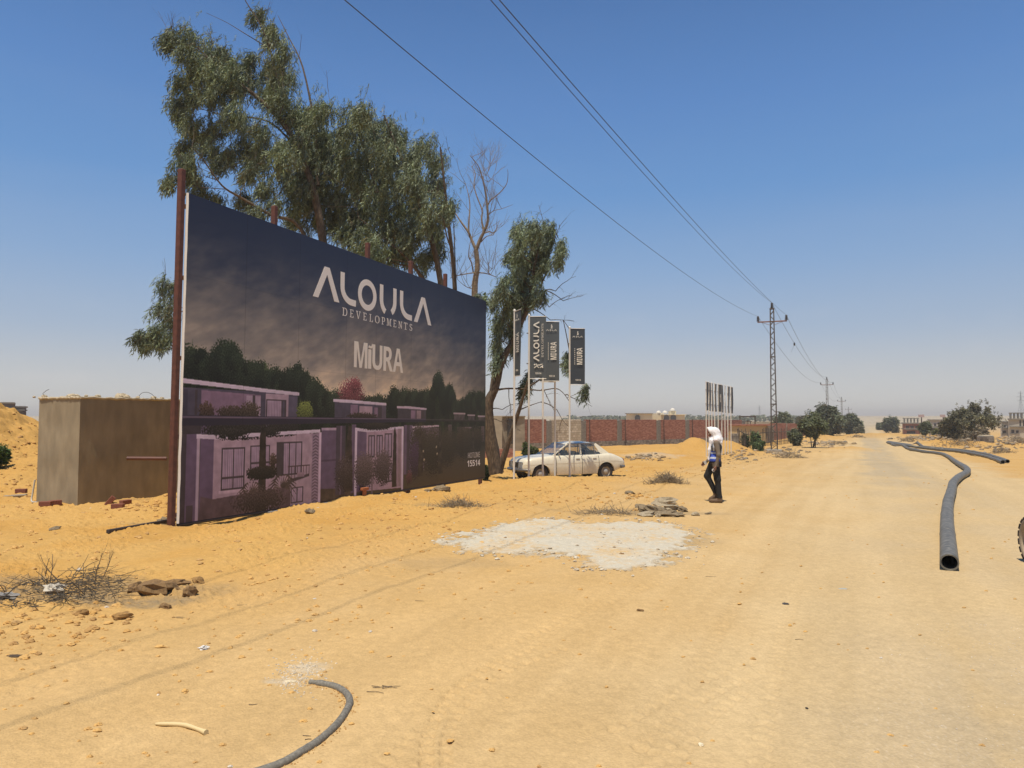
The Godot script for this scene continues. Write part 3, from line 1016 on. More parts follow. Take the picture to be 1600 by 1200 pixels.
func build_board() -> void:
	var fr := board_frame()
	var t := thing("billboard", "huge dark advertising board showing lilac villas at dusk on rusty brown posts", "billboard", fr.origin, 0.0)
	t.transform = fr
	var rust := mat("board_steel", lin(0.155, 0.052, 0.030), 0.6, 0.0, false, grain(0.03, 0.7, 1.0), 1.1)
	var shaded := mat("dark_steel", lin(0.045, 0.035, 0.03), 0.6)  # black steel of the bottom rail, dark by its own colour
	# posts behind the panel
	var k := 0
	for u in [-0.082, 2.35, 4.05, 5.75, 7.84, 9.86, 12.40]:
		var foot := fr * Vector3(u, 0, -0.14)
		var low := height(foot.x, foot.z) - fr.origin.y - 0.4
		var top: float = 6.46 if k == 0 else 6.44 + 0.03 * (k % 2)
		if k == 2 or k == 6:
			top = 5.98
		var b := MB.new()
		b.box(Vector3(0.105, top - low, 0.11), Transform3D(Basis(), Vector3(u, (top + low) * 0.5, -0.10 if k > 0 else -0.075)), 0.012)
		put("post", b, rust, t)
		k += 1
	for v in [0.12, 1.55, 3.0, 4.5, 5.85]:
		var b := MB.new()
		b.box(Vector3(12.3, 0.08, 0.05), Transform3D(Basis(), Vector3(6.28, v, -0.32 + 0.09)), 0.006)
		put("rail", b, rust, t)
	# the printed vinyl, a little slack between the frame members
	var rows := []
	var nv := 60
	var nu := 124
	for i in nv + 1:
		var row := []
		var v := BOARD_H * i / nv
		for j in nu + 1:
			var u := BOARD_W * j / nu
			var z := 0.002 * noise_a.get_noise_2d(u * 0.8, v * 0.8)
			for f in [1.46, 3.05, 4.75, 6.01, 7.72, 9.3, 10.9]:
				z += 0.0035 * exp(-pow((u - f) / 0.07, 2.0))
			for f in [1.55, 3.0, 4.53]:
				z += 0.002 * exp(-pow((v - f) / 0.07, 2.0))
			row.append(Vector3(u, v, 0.02 + z))
		rows.append(row)
	var vb := MB.new()
	vb.grid(rows)
	for i in vb.uv.size():
		vb.uv[i].y = 1.0 - vb.uv[i].y
	for i in vb.n.size():
		if vb.n[i].z < 0.0:
			vb.n[i] = -vb.n[i]
	var pm := mat("printed_vinyl", Color(1, 1, 1), 0.42)
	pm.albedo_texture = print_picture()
	pm.metallic_specular = 0.35
	pm.texture_repeat = false
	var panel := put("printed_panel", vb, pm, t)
	panel.set_meta("label", "dusk picture of lilac villas and dark trees")
	var white := mat("vinyl_white", lin(0.78, 0.75, 0.70), 0.5)
	var bk := MB.new()
	bk.box(Vector3(BOARD_W, BOARD_H, 0.03), Transform3D(Basis(), Vector3(BOARD_W / 2, BOARD_H / 2, -0.018)), 0.0)
	put("backing_sheet", bk, mat("vinyl_back", lin(0.35, 0.33, 0.30), 0.7), t)
	# white hem folded round the left edge
	var hem := []
	for i in 31:
		var v := BOARD_H * i / 30.0
		var w := 0.012 * noise_b.get_noise_1d(v * 3.0) + 0.008 * sin(v * 9.0)
		hem.append([Vector3(0.002 + w * 0.5, v, 0.026), Vector3(-0.016 + w * 0.5, v, 0.018), Vector3(-0.018 + w * 0.4, v, -0.02), Vector3(-0.006, v, -0.034)])
	var hb := MB.new()
	hb.grid(hem)
	put("white_hem", hb, white, t)
	# lower rail and brace stub
	var lb := MB.new()
	lb.tube([Vector3(0.0, -0.03, -0.01), Vector3(4.0, -0.035, -0.01), Vector3(12.5, -0.03, -0.01)], [0.03], 8)
	put("bottom_rail", lb, shaded, t)
	var pl := MB.new()
	pl.tube([Vector3(2.2, -0.05, 0.05), Vector3(3.2, -0.045, 0.055), Vector3(4.6, -0.05, 0.05)], [0.022], 8)
	put("rail_pipe", pl, mat("galvanised", lin(0.36, 0.35, 0.33), 0.5), t)
	var sb := MB.new()
	sb.tube([Vector3(-0.11, 1.16, -0.2), Vector3(-0.52, 1.17, -0.7)], [0.035], 8)
	put("brace_stub", sb, rust, t)
	var br := MB.new()
	br.box(Vector3(0.13, 0.34, 0.05), Transform3D(Basis(), Vector3(5.52, 0.02, 0.08)), 0.01)
	br.box(Vector3(0.26, 0.07, 0.09), Transform3D(Basis(), Vector3(5.52, 0.17, 0.085)), 0.01)
	br.box(Vector3(0.24, 0.06, 0.10), Transform3D(Basis(), Vector3(5.52, -0.16, 0.085)), 0.01)
	put("rusty_bracket", br, mat("orange_rust", lin(0.36, 0.12, 0.04), 0.85), t)
	# the writing
	var face := Transform3D(Basis(), Vector3(3.497, 4.70, 0.023))
	for b in wordmark_letters(0.005, face):
		put("letter", b, mat("letter_white", lin(0.90, 0.87, 0.82), 0.5), t)
	var lm := mat("letter_white", lin(0.90, 0.87, 0.82), 0.5)
	var x0 := 4.545
	var word := "DEVELOPMENTS"
	var step := (7.83 - x0) / 12.0
	for i in word.length():
		var ch := word[i]
		var wide: float = {"M": 0.23, "L": 0.15, "E": 0.145, "P": 0.15, "S": 0.135, "O": 0.20, "D": 0.19, "N": 0.19, "V": 0.19, "T": 0.17}[ch]
		lettering(t, "letter", ch, "Droid Serif", 400, wide, 0.195, Transform3D(Basis(), Vector3(x0 + step * (i + 0.5), 4.51, 0.025)), lm)
	var mm := mat("letter_cream", lin(0.88, 0.83, 0.74), 0.55)
	lettering(t, "letter", "M", "Droid Sans", 700, 0.56, 0.65, Transform3D(Basis(), Vector3(5.36, 3.52, 0.025)), mm)
	lettering(t, "letter", "ı", "Droid Sans", 700, 0.14, 0.50, Transform3D(Basis(), Vector3(5.74, 3.45, 0.025)), mm)
	lettering(t, "letter", "U", "Droid Sans", 700, 0.45, 0.65, Transform3D(Basis(), Vector3(6.08, 3.52, 0.025)), mm)
	lettering(t, "letter", "R", "Droid Sans", 700, 0.45, 0.65, Transform3D(Basis(), Vector3(6.58, 3.52, 0.025)), mm)
	lettering(t, "letter", "A", "Droid Sans", 700, 0.50, 0.65, Transform3D(Basis(), Vector3(7.06, 3.52, 0.025)), mm)
	var horn := MB.new()
	horn.prism(PackedVector2Array([Vector2(5.66, 3.74), Vector2(5.70, 3.80), Vector2(5.80, 3.78), Vector2(5.84, 3.86), Vector2(5.86, 3.76), Vector2(5.80, 3.72)]), 0.006, Transform3D(Basis(), Vector3(0, 0, 0.023)))
	put("letter", horn, mm, t)
	lettering(t, "hotline_word", "HOTLINE", "Droid Sans", 400, 0.86, 0.17, Transform3D(Basis(), Vector3(11.68, 0.775, 0.025)), mat("letter_grey", lin(0.66, 0.62, 0.57), 0.5))
	lettering(t, "hotline_number", "15514", "Droid Sans", 700, 0.93, 0.20, Transform3D(Basis(), Vector3(11.67, 0.51, 0.025)), lm)

# ---------------------------------------------------------------- trees
func bend(pts: Array, steps := 4) -> Array:
	# a smooth line through the points
	var o := []
	for i in pts.size() - 1:
		var p0: Vector3 = pts[maxi(i - 1, 0)]
		var p3: Vector3 = pts[mini(i + 2, pts.size() - 1)]
		for k in steps:
			o.append((pts[i] as Vector3).cubic_interpolate(pts[i + 1], p0, p3, float(k) / steps))
	o.append(pts[pts.size() - 1])
	return o

func line_at(px: Array, ahead: float, drift := 0.0) -> Array:
	var o := []
	for i in px.size():
		o.append(at(px[i][0], px[i][1], ahead + drift * i / maxi(px.size() - 1, 1)))
	return bend(o)

func spray_mesh(leaves: int, length: float, width: float, spread: float, hang: float, sd: int) -> ArrayMesh:
	# a drooping twig with leaves along it
	var g := RandomNumberGenerator.new()
	g.seed = sd
	var b := MB.new()
	for i in leaves:
		var t := float(i) / leaves
		var root := Vector3(sin(t * 2.2) * 0.35 + g.randf_range(-0.12, 0.12), 0.5 - t * (0.7 + hang), g.randf_range(-0.2, 0.2)) * spread
		var d := Vector3(g.randf_range(-1, 1), -hang * 1.3 + g.randf_range(-0.4, 0.5), g.randf_range(-1, 1)).normalized()
		var s := d.cross(Vector3(g.randf_range(-1, 1), g.randf_range(-1, 1), g.randf_range(-1, 1))).normalized()
		var l := length * g.randf_range(0.7, 1.25)
		var w := width * g.randf_range(0.8, 1.2) * 0.5
		var nn := d.cross(s).normalized()
		var sag := nn * l * 0.08
		var f := b.v.size()
		b.p(root, nn); b.p(root + d * l * 0.42 + s * w + sag, nn); b.p(root + d * l, nn); b.p(root + d * l * 0.42 - s * w + sag, nn)
		b.ix.append_array([f, f + 1, f + 2, f, f + 2, f + 3])
	return b.mesh()

func leaf_mat(key: String, c: Color, through: Color) -> StandardMaterial3D:
	var m := mat(key, c, 0.55, 0.0, true)
	m.backlight_enabled = true
	m.backlight = through.linear_to_srgb()
	m.metallic_specular = 0.35
	return m

func foliage(parent: Node, called: String, mesh: Mesh, spots: Array, m: Material) -> void:
	# spots: [Transform3D, Color]
	var mm := MultiMesh.new()
	mm.transform_format = MultiMesh.TRANSFORM_3D
	mm.use_colors = true
	mm.mesh = mesh
	mm.instance_count = spots.size()
	for i in spots.size():
		mm.set_instance_transform(i, spots[i][0])
		mm.set_instance_color(i, spots[i][1])
	var o := MultiMeshInstance3D.new()
	o.name = called if parent != self else numbered(called)
	o.multimesh = mm
	o.material_override = m
	parent.add_child(o, true)
	o.set_meta("kind", "stuff")

func leaf_tone(base: Color, dry := 0.07) -> Color:
	var k := rng.randf_range(0.5, 1.45)
	var c := Color(base.r * k, base.g * k, base.b * k * rng.randf_range(0.8, 1.2))
	if rng.randf() < dry:
		c = c.lerp(Color(0.20, 0.15, 0.07), rng.randf_range(0.2, 0.7))
	return c

func sprays_in(spots: Array, mid: Vector3, r: Vector3, count: int, size: float, base: Color, lean: Vector3, dry := 0.07) -> void:
	# leaf sprays through an uneven clump
	var tone := rng.randf_range(0.8, 1.2)
	var dark := Color(base.r * tone, base.g * tone, base.b * tone)
	# the clump is a handful of tufts, so that gaps stay between them
	var tufts := []
	for i in maxi(4, int(count / 6.0)):
		var d := Vector3(rng.randfn(), rng.randfn(), rng.randfn()).normalized() * pow(rng.randf(), 0.5) * rng.randf_range(0.75, 1.25)
		tufts.append([mid + d * r * 0.86, rng.randf_range(0.12, 0.34)])
	for i in count:
		var tf: Array = tufts[rng.randi() % tufts.size()]
		var e := Vector3(rng.randfn(), rng.randfn(), rng.randfn()) * 0.5
		var pos: Vector3 = tf[0] + e * r * tf[1] + lean * size * 0.4 * rng.randf()
		var wisp := rng.randf() < 0.16
		if wisp:
			pos = mid + Vector3(rng.randfn(), rng.randfn(), rng.randfn()) * r * 0.72
		var bas := Basis(Vector3.UP, rng.randf() * TAU).rotated(Vector3(rng.randfn(), 0, rng.randfn()).normalized(), rng.randf_range(0.0, 0.5))
		if Vector2(lean.x, lean.z).length() > 0.01:
			bas = Basis(Vector3(0, -1, 0).cross(lean).normalized(), 0.5 * rng.randf()) * bas
		bas = bas.scaled(Vector3.ONE * size * (rng.randf_range(0.45, 0.8) if wisp else rng.randf_range(0.65, 1.3)))
		spots.append([Transform3D(bas, pos), leaf_tone(dark, dry)])

func nearest_on(limbs: Array, q: Vector3, below := true) -> Array:
	var best := 1e9
	var hit := [Vector3.ZERO, 0.05]
	for l in limbs:
		var pts: Array = l[0]
		for i in pts.size():
			var p: Vector3 = pts[i]
			var d := p.distance_to(q) + (maxf(0.0, p.y - q.y + 0.3) * 2.0 if below else 0.0)
			if d < best:
				best = d
				hit = [p, lerpf(l[1], l[2], float(i) / maxi(pts.size() - 1, 1))]
	return hit

func branch_to(b: MB, limbs: Array, q: Vector3, thick := 0.4) -> void:
	var n := nearest_on(limbs, q)
	var p: Vector3 = n[0]
	var span := p.distance_to(q)
	var r: float = clampf(n[1] * thick, 0.010, 0.012 + 0.014 * span)
	var mid := (p + q) * 0.5 + Vector3(rng.randf_range(-0.12, 0.12), -0.06, rng.randf_range(-0.12, 0.12)) * span
	var pts := bend([p, mid, q], 4)
	b.tube(pts, [r, r * 0.4], 5, false)
	limbs.append([pts, r, r * 0.4])

func bare(b: MB, p: Vector3, d: Vector3, length: float, r: float, depth: int, curl := Vector3(0, 0.25, 0)) -> void:
	# a leafless branch that forks
	var pts := [p]
	var q := p
	var dd := d
	var n := 5
	for i in n:
		dd = (dd + curl * 0.25 + Vector3(rng.randfn(), rng.randfn(), rng.randfn()) * 0.10).normalized()
		q += dd * length / n
		pts.append(q)
	b.tube(pts, [r, r * 0.45], 4 if depth < 2 else 6, false)
	if depth <= 0:
		return
	for i in 2 + rng.randi() % 3:
		var k := 1 + rng.randi() % (n - 1)
		var o := Vector3(rng.randfn(), rng.randfn() * 0.6 + 0.3, rng.randfn()).normalized()
		bare(b, pts[k], (dd + o * 0.9).normalized(), length * rng.randf_range(0.4, 0.7), r * (1.0 - 0.12 * k) * 0.5, depth - 1, curl)

func bark_mat() -> StandardMaterial3D:
	var m := mat("bark", lin(0.20, 0.145, 0.095), 0.9, 0.0, false, grain(0.03, 0.45, 1.0, 256, 5, 21), 0.9)
	m.uv1_scale = Vector3(1.6, 0.5, 1.6)
	add_bump(m, 0.05, 2.0, 22)
	return m

func build_gum_trees() -> void:
	rng.seed = 77
	var bark := bark_mat()
	var leaf := leaf_mat("gum_leaf", Color(1, 1, 1), Color(0.15, 0.17, 0.06))
	var spray := spray_mesh(14, 0.21, 0.034, 0.36, 0.95, 5)
	var green := Color(0.188, 0.230, 0.142)
	var wind := Vector3(-0.55, -0.6, 0.1)
	# the tall tree that leans over the board, and its dense neighbour
	var shapes := [
		{"name": "gum_tree", "label": "tall wind-blown gum tree leaning left above the board's left half", "d": 27.0, "base": [535, 752],
		"limbs": [[[[535, 752], [525, 600], [516, 480], [497, 330], [470, 240], [440, 190], [400, 150], [350, 115], [310, 75]], 0.24, 0.03, 0.0],
			[[[520, 520], [508, 400], [490, 300], [482, 235], [462, 200], [446, 160], [440, 110], [430, 60]], 0.16, 0.015, 0.8],
			[[[497, 290], [492, 200], [473, 105], [452, 60], [434, 24]], 0.07, 0.008, 1.2],
			[[[440, 150], [427, 95], [410, 45], [384, 2], [374, -20]], 0.05, 0.008, -0.4],
			[[[418, 74], [382, 52], [354, 35], [322, 20]], 0.022, 0.006, 0.2],
			[[[515, 470], [470, 357], [424, 336], [375, 308], [347, 290], [319, 252], [300, 230]], 0.09, 0.012, -1.2],
			[[[505, 420], [440, 440], [360, 470], [300, 480], [262, 500]], 0.07, 0.01, -0.9],
			[[[470, 240], [420, 190], [350, 180], [300, 165]], 0.05, 0.01, 0.7]],
		"clumps": [[200, 165, 45], [195, 150, 30], [300, 160, 70], [280, 230, 60], [380, 240, 80], [430, 230, 60], [250, 350, 50], [330, 300, 80], [420, 310, 90], [500, 290, 70], [235, 460, 55], [300, 430, 60], [380, 400, 80], [460, 390, 90], [540, 360, 60], [560, 250, 35], [600, 50, 40], [640, 120, 30], [670, 160, 50], [690, 240, 60], [640, 310, 70], [700, 330, 80], [640, 400, 70], [700, 430, 90], [290, 530, 55], [330, 600, 65], [400, 560, 60], [380, 660, 60], [460, 680, 60], [410, 720, 30], [540, 640, 70], [520, 540, 55], [600, 580, 70], [600, 700, 70], [560, 760, 50], [500, 500, 60], [260, 650, 45], [270, 720, 50], [205, 790, 35], [320, 830, 60], [390, 880, 55], [300, 760, 45], [520, 880, 50], [580, 940, 50], [660, 910, 50], [620, 840, 40], [750, 500, 80], [760, 640, 80], [700, 680, 70], [720, 780, 80],
			[185, 1270, 36], [175, 1360, 40], [140, 1470, 48], [100, 1500, 36], [185, 1510, 34], [200, 1420, 30], [70, 1490, 22]],
		"seed": 3},
		{"name": "gum_tree", "label": "broad dense gum tree with several stems behind the board's right half", "d": 28.0, "base": [690, 745],
		"limbs": [[[[690, 745], [692, 600], [688, 440], [660, 330], [620, 230], [600, 180]], 0.20, 0.03, 0.0],
			[[[700, 748], [712, 560], [710, 440], [700, 340], [688, 230]], 0.17, 0.03, -0.7],
			[[[690, 600], [672, 470], [640, 400], [590, 300], [560, 200]], 0.12, 0.02, 0.9],
			[[[688, 620], [668, 460], [650, 420], [610, 380], [560, 340]], 0.08, 0.02, -0.8],
			[[[722, 745], [718, 600], [713, 460], [709, 350]], 0.045, 0.02, 0.5]],
		"clumps": [[830, 520, 90], [880, 470, 55], [820, 600, 100], [790, 760, 80], [860, 700, 100], [930, 620, 100], [1010, 540, 80], [1060, 500, 60], [1100, 580, 90], [1180, 560, 60], [1210, 620, 80], [1170, 680, 80], [1060, 680, 110], [960, 740, 110], [860, 840, 100], [780, 880, 80], [950, 880, 110], [1060, 820, 120], [1170, 780, 110], [1280, 700, 80], [1350, 650, 60], [1390, 720, 60], [1290, 800, 100], [1390, 820, 70], [1180, 900, 110], [1060, 950, 110], [930, 990, 80], [830, 960, 70], [760, 960, 50], [1290, 920, 100], [1390, 930, 80], [1430, 920, 50], [1200, 1020, 90], [1100, 1060, 80], [1300, 1040, 70], [1390, 1020, 50], [1260, 1120, 60], [1180, 1130, 60], [1400, 1110, 50], [1340, 1150, 50], [1000, 1040, 60], [1060, 1110, 50], [1120, 1110, 60]],
		"seed": 4}]
	for s in shapes:
		rng.seed = s.seed
		var foot := at(s.base[0], s.base[1], s.d)
		foot.y = height(foot.x, foot.z) - 0.1
		var t := thing(s.name, s.label, "tree", foot)
		var b := MB.new()
		var limbs := []
		for l in s.limbs:
			var pts := line_at(l[0], s.d, l[3] * 1.6)
			var rr := []
			for i in pts.size():
				rr.append(lerpf(l[1], l[2], pow(float(i) / (pts.size() - 1), 0.8)))
			b.tube(pts, rr, 9, false, 0.08)
			limbs.append([pts, l[1], l[2]])
		var main := limbs.size()
		var spots := []
		for c in s.clumps:
			var mid := at(200.0 + c[0] / 2.857, c[1] / 2.857, s.d + clampf(rng.randfn() * 1.3, -2.4, 2.4))
			var r: float = c[2] / 2.857 * s.d / FOCAL
			branch_to(b, limbs, mid)
			for i in 4:
				var q := mid + Vector3(rng.randfn(), rng.randfn(), rng.randfn()) * r * 0.5
				branch_to(b, limbs, q, 0.5)
			sprays_in(spots, mid, Vector3(r, r * 0.95, r * 1.1), int(36.0 + 250.0 * r * r), 0.9, green, wind)
		# dead twigs standing out of the top
		for i in 34:
			var l: Array = limbs[main + rng.randi() % (limbs.size() - main)]
			var p: Vector3 = l[0][l[0].size() - 1]
			bare(b, p, Vector3(rng.randfn() * 0.3, 1.0, rng.randfn() * 0.3).normalized(), 0.9, 0.010, 1)
		for i in b.v.size():
			b.v[i] -= foot
		for q in spots:
			q[0].origin -= foot
		put("trunk", b, bark, t)
		foliage(t, "crown", spray, spots, leaf)
	# the gum tree beside the flag poles
	rng.seed = 15
	var dd := 26.2
	var f2 := at(777, 736, dd)
	f2.y = height(f2.x, f2.z) - 0.1
	var t2 := thing("gum_tree", "forked gum tree with a narrow crown between the board and the flag poles", "tree", f2)
	var b2 := MB.new()
	var limbs2 := []
	for l in [[[[776, 740], [767, 690], [763, 650], [764, 627], [774, 605], [781, 573], [791, 552], [803, 530], [814, 505], [823, 485], [830, 450], [838, 400], [845, 360]], 0.30, 0.04, 0.0],
		[[[780, 738], [790, 705], [803, 665], [812, 638], [819, 615], [825, 595], [832, 575]], 0.15, 0.03, -0.6],
		[[[767, 612], [778, 609], [795, 607], [823, 608], [845, 610], [868, 607], [880, 614], [890, 628]], 0.055, 0.01, -0.5],
		[[[824, 605], [836, 598], [850, 588], [866, 576], [880, 566]], 0.05, 0.015, 0.4],
		[[[764, 640], [770, 590], [778, 540], [785, 500], [790, 470]], 0.09, 0.02, 0.7],
		[[[823, 485], [840, 455], [855, 425], [868, 405], [878, 390]], 0.06, 0.012, 0.3],
		[[[813, 640], [830, 633], [845, 628]], 0.03, 0.01, 0.2]]:
		var pts := line_at(l[0], dd, l[3] * 1.5)
		var rr := []
		for i in pts.size():
			rr.append(lerpf(l[1], l[2], pow(float(i) / (pts.size() - 1), 0.55)))
		b2.tube(pts, rr, 10, false, 0.10)
		limbs2.append([pts, l[1], l[2]])
	var spots2 := []
	for c in [[600, 620, 60], [680, 600, 60], [740, 620, 70], [820, 620, 60], [640, 700, 70], [740, 720, 80], [830, 720, 60], [600, 790, 60], [560, 790, 40], [700, 800, 80], [800, 790, 60], [640, 870, 70], [740, 880, 60], [800, 870, 30], [910, 720, 40], [920, 780, 40], [910, 850, 30], [600, 960, 60], [660, 960, 70], [740, 970, 40], [500, 1000, 50], [470, 1060, 50], [540, 1080, 70], [640, 1080, 80], [720, 1080, 70], [780, 1090, 30], [440, 1130, 50], [560, 1150, 60], [660, 1150, 60], [370, 1130, 30], [320, 1110, 25],
		[461, 1246, 46], [538, 1231, 46], [600, 1170, 46], [484, 1338, 54], [561, 1323, 46], [453, 1415, 31], [461, 1477, 31], [484, 1523, 31], [453, 1570, 27], [577, 1462, 31], [600, 1339, 23], [684, 1670, 22], [669, 1731, 31], [646, 1754, 23], [961, 1539, 20], [977, 1585, 16], [1090, 1770, 14]]:
		var mid := at(680.0 + c[0] / 4.615, 220.0 + c[1] / 4.615, dd + clampf(rng.randfn() * 0.6, -1.2, 1.2))
		var r: float = c[2] / 4.615 * dd / FOCAL
		branch_to(b2, limbs2, mid)
		branch_to(b2, limbs2, mid + Vector3(rng.randfn(), rng.randfn(), rng.randfn()) * r * 0.6, 0.5)
		sprays_in(spots2, mid, Vector3(r, r, r * 1.1), int(26.0 + 300.0 * r * r), 0.85, Color(0.190, 0.238, 0.155), Vector3(-0.2, -0.7, 0))
	for q in [[868, 455, 0.5, 0.6], [880, 470, 0.7, 0.4], [858, 480, 0.6, 0.5], [850, 360, -0.1, 1.0], [866, 375, 0.3, 1.0], [890, 620, 0.6, -0.3], [850, 610, 0.2, -0.6], [870, 640, 0.3, -0.5], [785, 640, 0.5, 0.3], [775, 655, 0.5, -0.2], [880, 500, 0.5, -0.6], [795, 620, 0.1, -0.7], [860, 500, 0.8, 0.3]]:
		var p := at(q[0], q[1], dd)
		var nr := nearest_on(limbs2, p, false)
		b2.tube(bend([nr[0], (nr[0] + p) * 0.5 + Vector3(0, 0.05, 0), p], 3), [0.022, 0.013], 5, false)
		bare(b2, p, Vector3(q[2], q[3], rng.randf_range(-0.3, 0.3)).normalized(), 1.0, 0.014, 2, Vector3(0.1, -0.15, 0))
	for i in b2.v.size():
		b2.v[i] -= f2
	for q in spots2:
		q[0].origin -= f2
	put("trunk", b2, bark, t2)
	foliage(t2, "crown", spray, spots2, leaf)
	# the leafless tree
	rng.seed = 8
	var d3 := 31.0
	var f3 := at(741, 735, d3)
	f3.y = height(f3.x, f3.z) - 0.1
	var t3 := thing("dead_tree", "bare leafless grey tree standing behind the board's right end", "tree", f3)
	var b3 := MB.new()
	var limbs3 := []
	var pale := mat("dead_wood", lin(0.36, 0.28, 0.20), 0.9, 0.0, false, grain(0.03, 0.6, 1.0, 256, 5, 23), 0.8)
	for l in [[[[285, 2300], [285, 1500], [285, 1100], [290, 1000], [305, 900], [295, 790]], 0.17, 0.10, 0.0],
		[[[295, 790], [265, 720], [240, 660], [190, 590], [160, 545], [145, 520]], 0.075, 0.02, 0.4],
		[[[298, 785], [325, 710], [350, 660], [375, 600], [380, 540], [372, 440], [355, 330], [335, 250], [310, 180], [250, 105]], 0.085, 0.012, -0.3],
		[[[350, 660], [335, 570], [338, 500], [300, 400], [280, 320], [290, 240], [260, 180]], 0.045, 0.01, 0.5],
		[[[240, 655], [245, 560], [250, 460], [235, 370], [215, 300]], 0.04, 0.01, 0.4],
		[[[378, 470], [400, 430], [470, 370], [515, 310], [525, 240], [520, 205]], 0.03, 0.006, -0.6],
		[[[380, 540], [420, 505], [480, 490], [560, 460]], 0.022, 0.006, 0.2],
		[[[345, 670], [390, 655], [420, 665], [440, 640], [445, 580]], 0.032, 0.008, 0.3],
		[[[330, 730], [370, 690], [420, 680]], 0.03, 0.008, -0.3],
		[[[275, 950], [262, 880], [240, 830], [248, 750]], 0.035, 0.01, -0.2],
		[[[345, 300], [352, 220], [345, 130]], 0.014, 0.004, 0.2],
		[[[365, 250], [395, 190], [400, 110]], 0.014, 0.004, -0.2],
		[[[370, 300], [410, 270], [438, 200]], 0.014, 0.004, 0.2],
		[[[300, 950], [250, 955], [170, 970], [110, 990]], 0.03, 0.015, -0.6],
		[[[300, 950], [360, 955], [410, 970], [440, 985]], 0.03, 0.012, 0.3],
		[[[275, 1070], [220, 1050], [160, 1000]], 0.02, 0.008, 0.2],
		[[[375, 950], [420, 915], [440, 860]], 0.012, 0.005, 0.0]]:
		var px := []
		for q in l[0]:
			px.append([680.0 + q[0] / 4.615, 220.0 + q[1] / 4.615])
		var pts := line_at(px, d3, l[3] * 1.5)
		b3.tube(pts, [l[1], l[2]], 7, false, 0.06)
		limbs3.append([pts, l[1], l[2]])
	for l in limbs3.slice(1):
		for i in 5:
			var k := rng.randi_range(1, l[0].size() - 1)
			var p: Vector3 = l[0][k]
			bare(b3, p, Vector3(rng.randfn() * 0.6, 0.9, rng.randfn() * 0.6).normalized(), rng.randf_range(0.7, 1.5), 0.011, 2, Vector3(0, 0.35, 0))
	for i in b3.v.size():
		b3.v[i] -= f3
	put("trunk", b3, pale, t3)

# a tree or bush far along the road: [label, kind, middle px, base px, half width px, top px, ahead, tone]
func far_tree(called: String, label: String, cat: String, px: float, base: float, top: float, halfw: float, ahead: float, tone: Color, leafsize: float, sparse := 1.0, stems := 1, low := 0.25, group := "") -> void:
	var p := at(px, base, ahead)
	var foot := Vector3(p.x, height(p.x, p.z) - 0.05, p.z)
	var crown_top := at(px, top, ahead).y - foot.y
	var w := halfw * ahead / FOCAL
	var t := thing(called, label, cat, foot, 0.0, group)
	var b := MB.new()
	var limbs := []
	for i in stems:
		var lean := Vector3(rng.randf_range(-0.35, 0.35) * w * (1.0 if stems > 1 else 0.3), crown_top * rng.randf_range(0.55, 0.8), rng.randf_range(-0.3, 0.3) * w)
		var pts := bend([Vector3(rng.randf_range(-0.1, 0.1), -0.1, rng.randf_range(-0.1, 0.1)) * (stems - 1), lean * 0.5 + Vector3(rng.randfn(), 0, rng.randfn()) * 0.08 * w, lean])
		var r := clampf(crown_top * 0.035, 0.03, 0.28) / sqrt(float(stems))
		b.tube(pts, [r, r * 0.3], 6, false)
		limbs.append([pts, r, r * 0.3])
	var spots := []
	var n := 24
	var rise := crown_top * (1.0 - low)
	for i in n:
		var d := Vector3(rng.randfn(), rng.randfn(), rng.randfn()).normalized() * pow(rng.randf(), 0.4)
		var mid := Vector3(d.x * w * 0.72, crown_top * low + rise * (0.5 + 0.40 * d.y), d.z * w * 0.72)
		mid.x *= 1.0 - 0.35 * smooth(0.6, 1.0, mid.y / crown_top)
		var r := w * rng.randf_range(0.16, 0.40)
		branch_to(b, limbs, mid, 0.4)
		sprays_in(spots, mid, Vector3(r, minf(r, rise * 0.35), r), int(48 * sparse), leafsize, tone, Vector3(0, -0.2, 0), 0.08)
	put("trunk", b, bark_mat(), t)
	foliage(t, "crown", spray_mesh(12, 0.22, 0.085, 0.30, 0.35, 9), spots, leaf_mat("gum_leaf", Color(1, 1, 1), Color(0.15, 0.17, 0.06)))

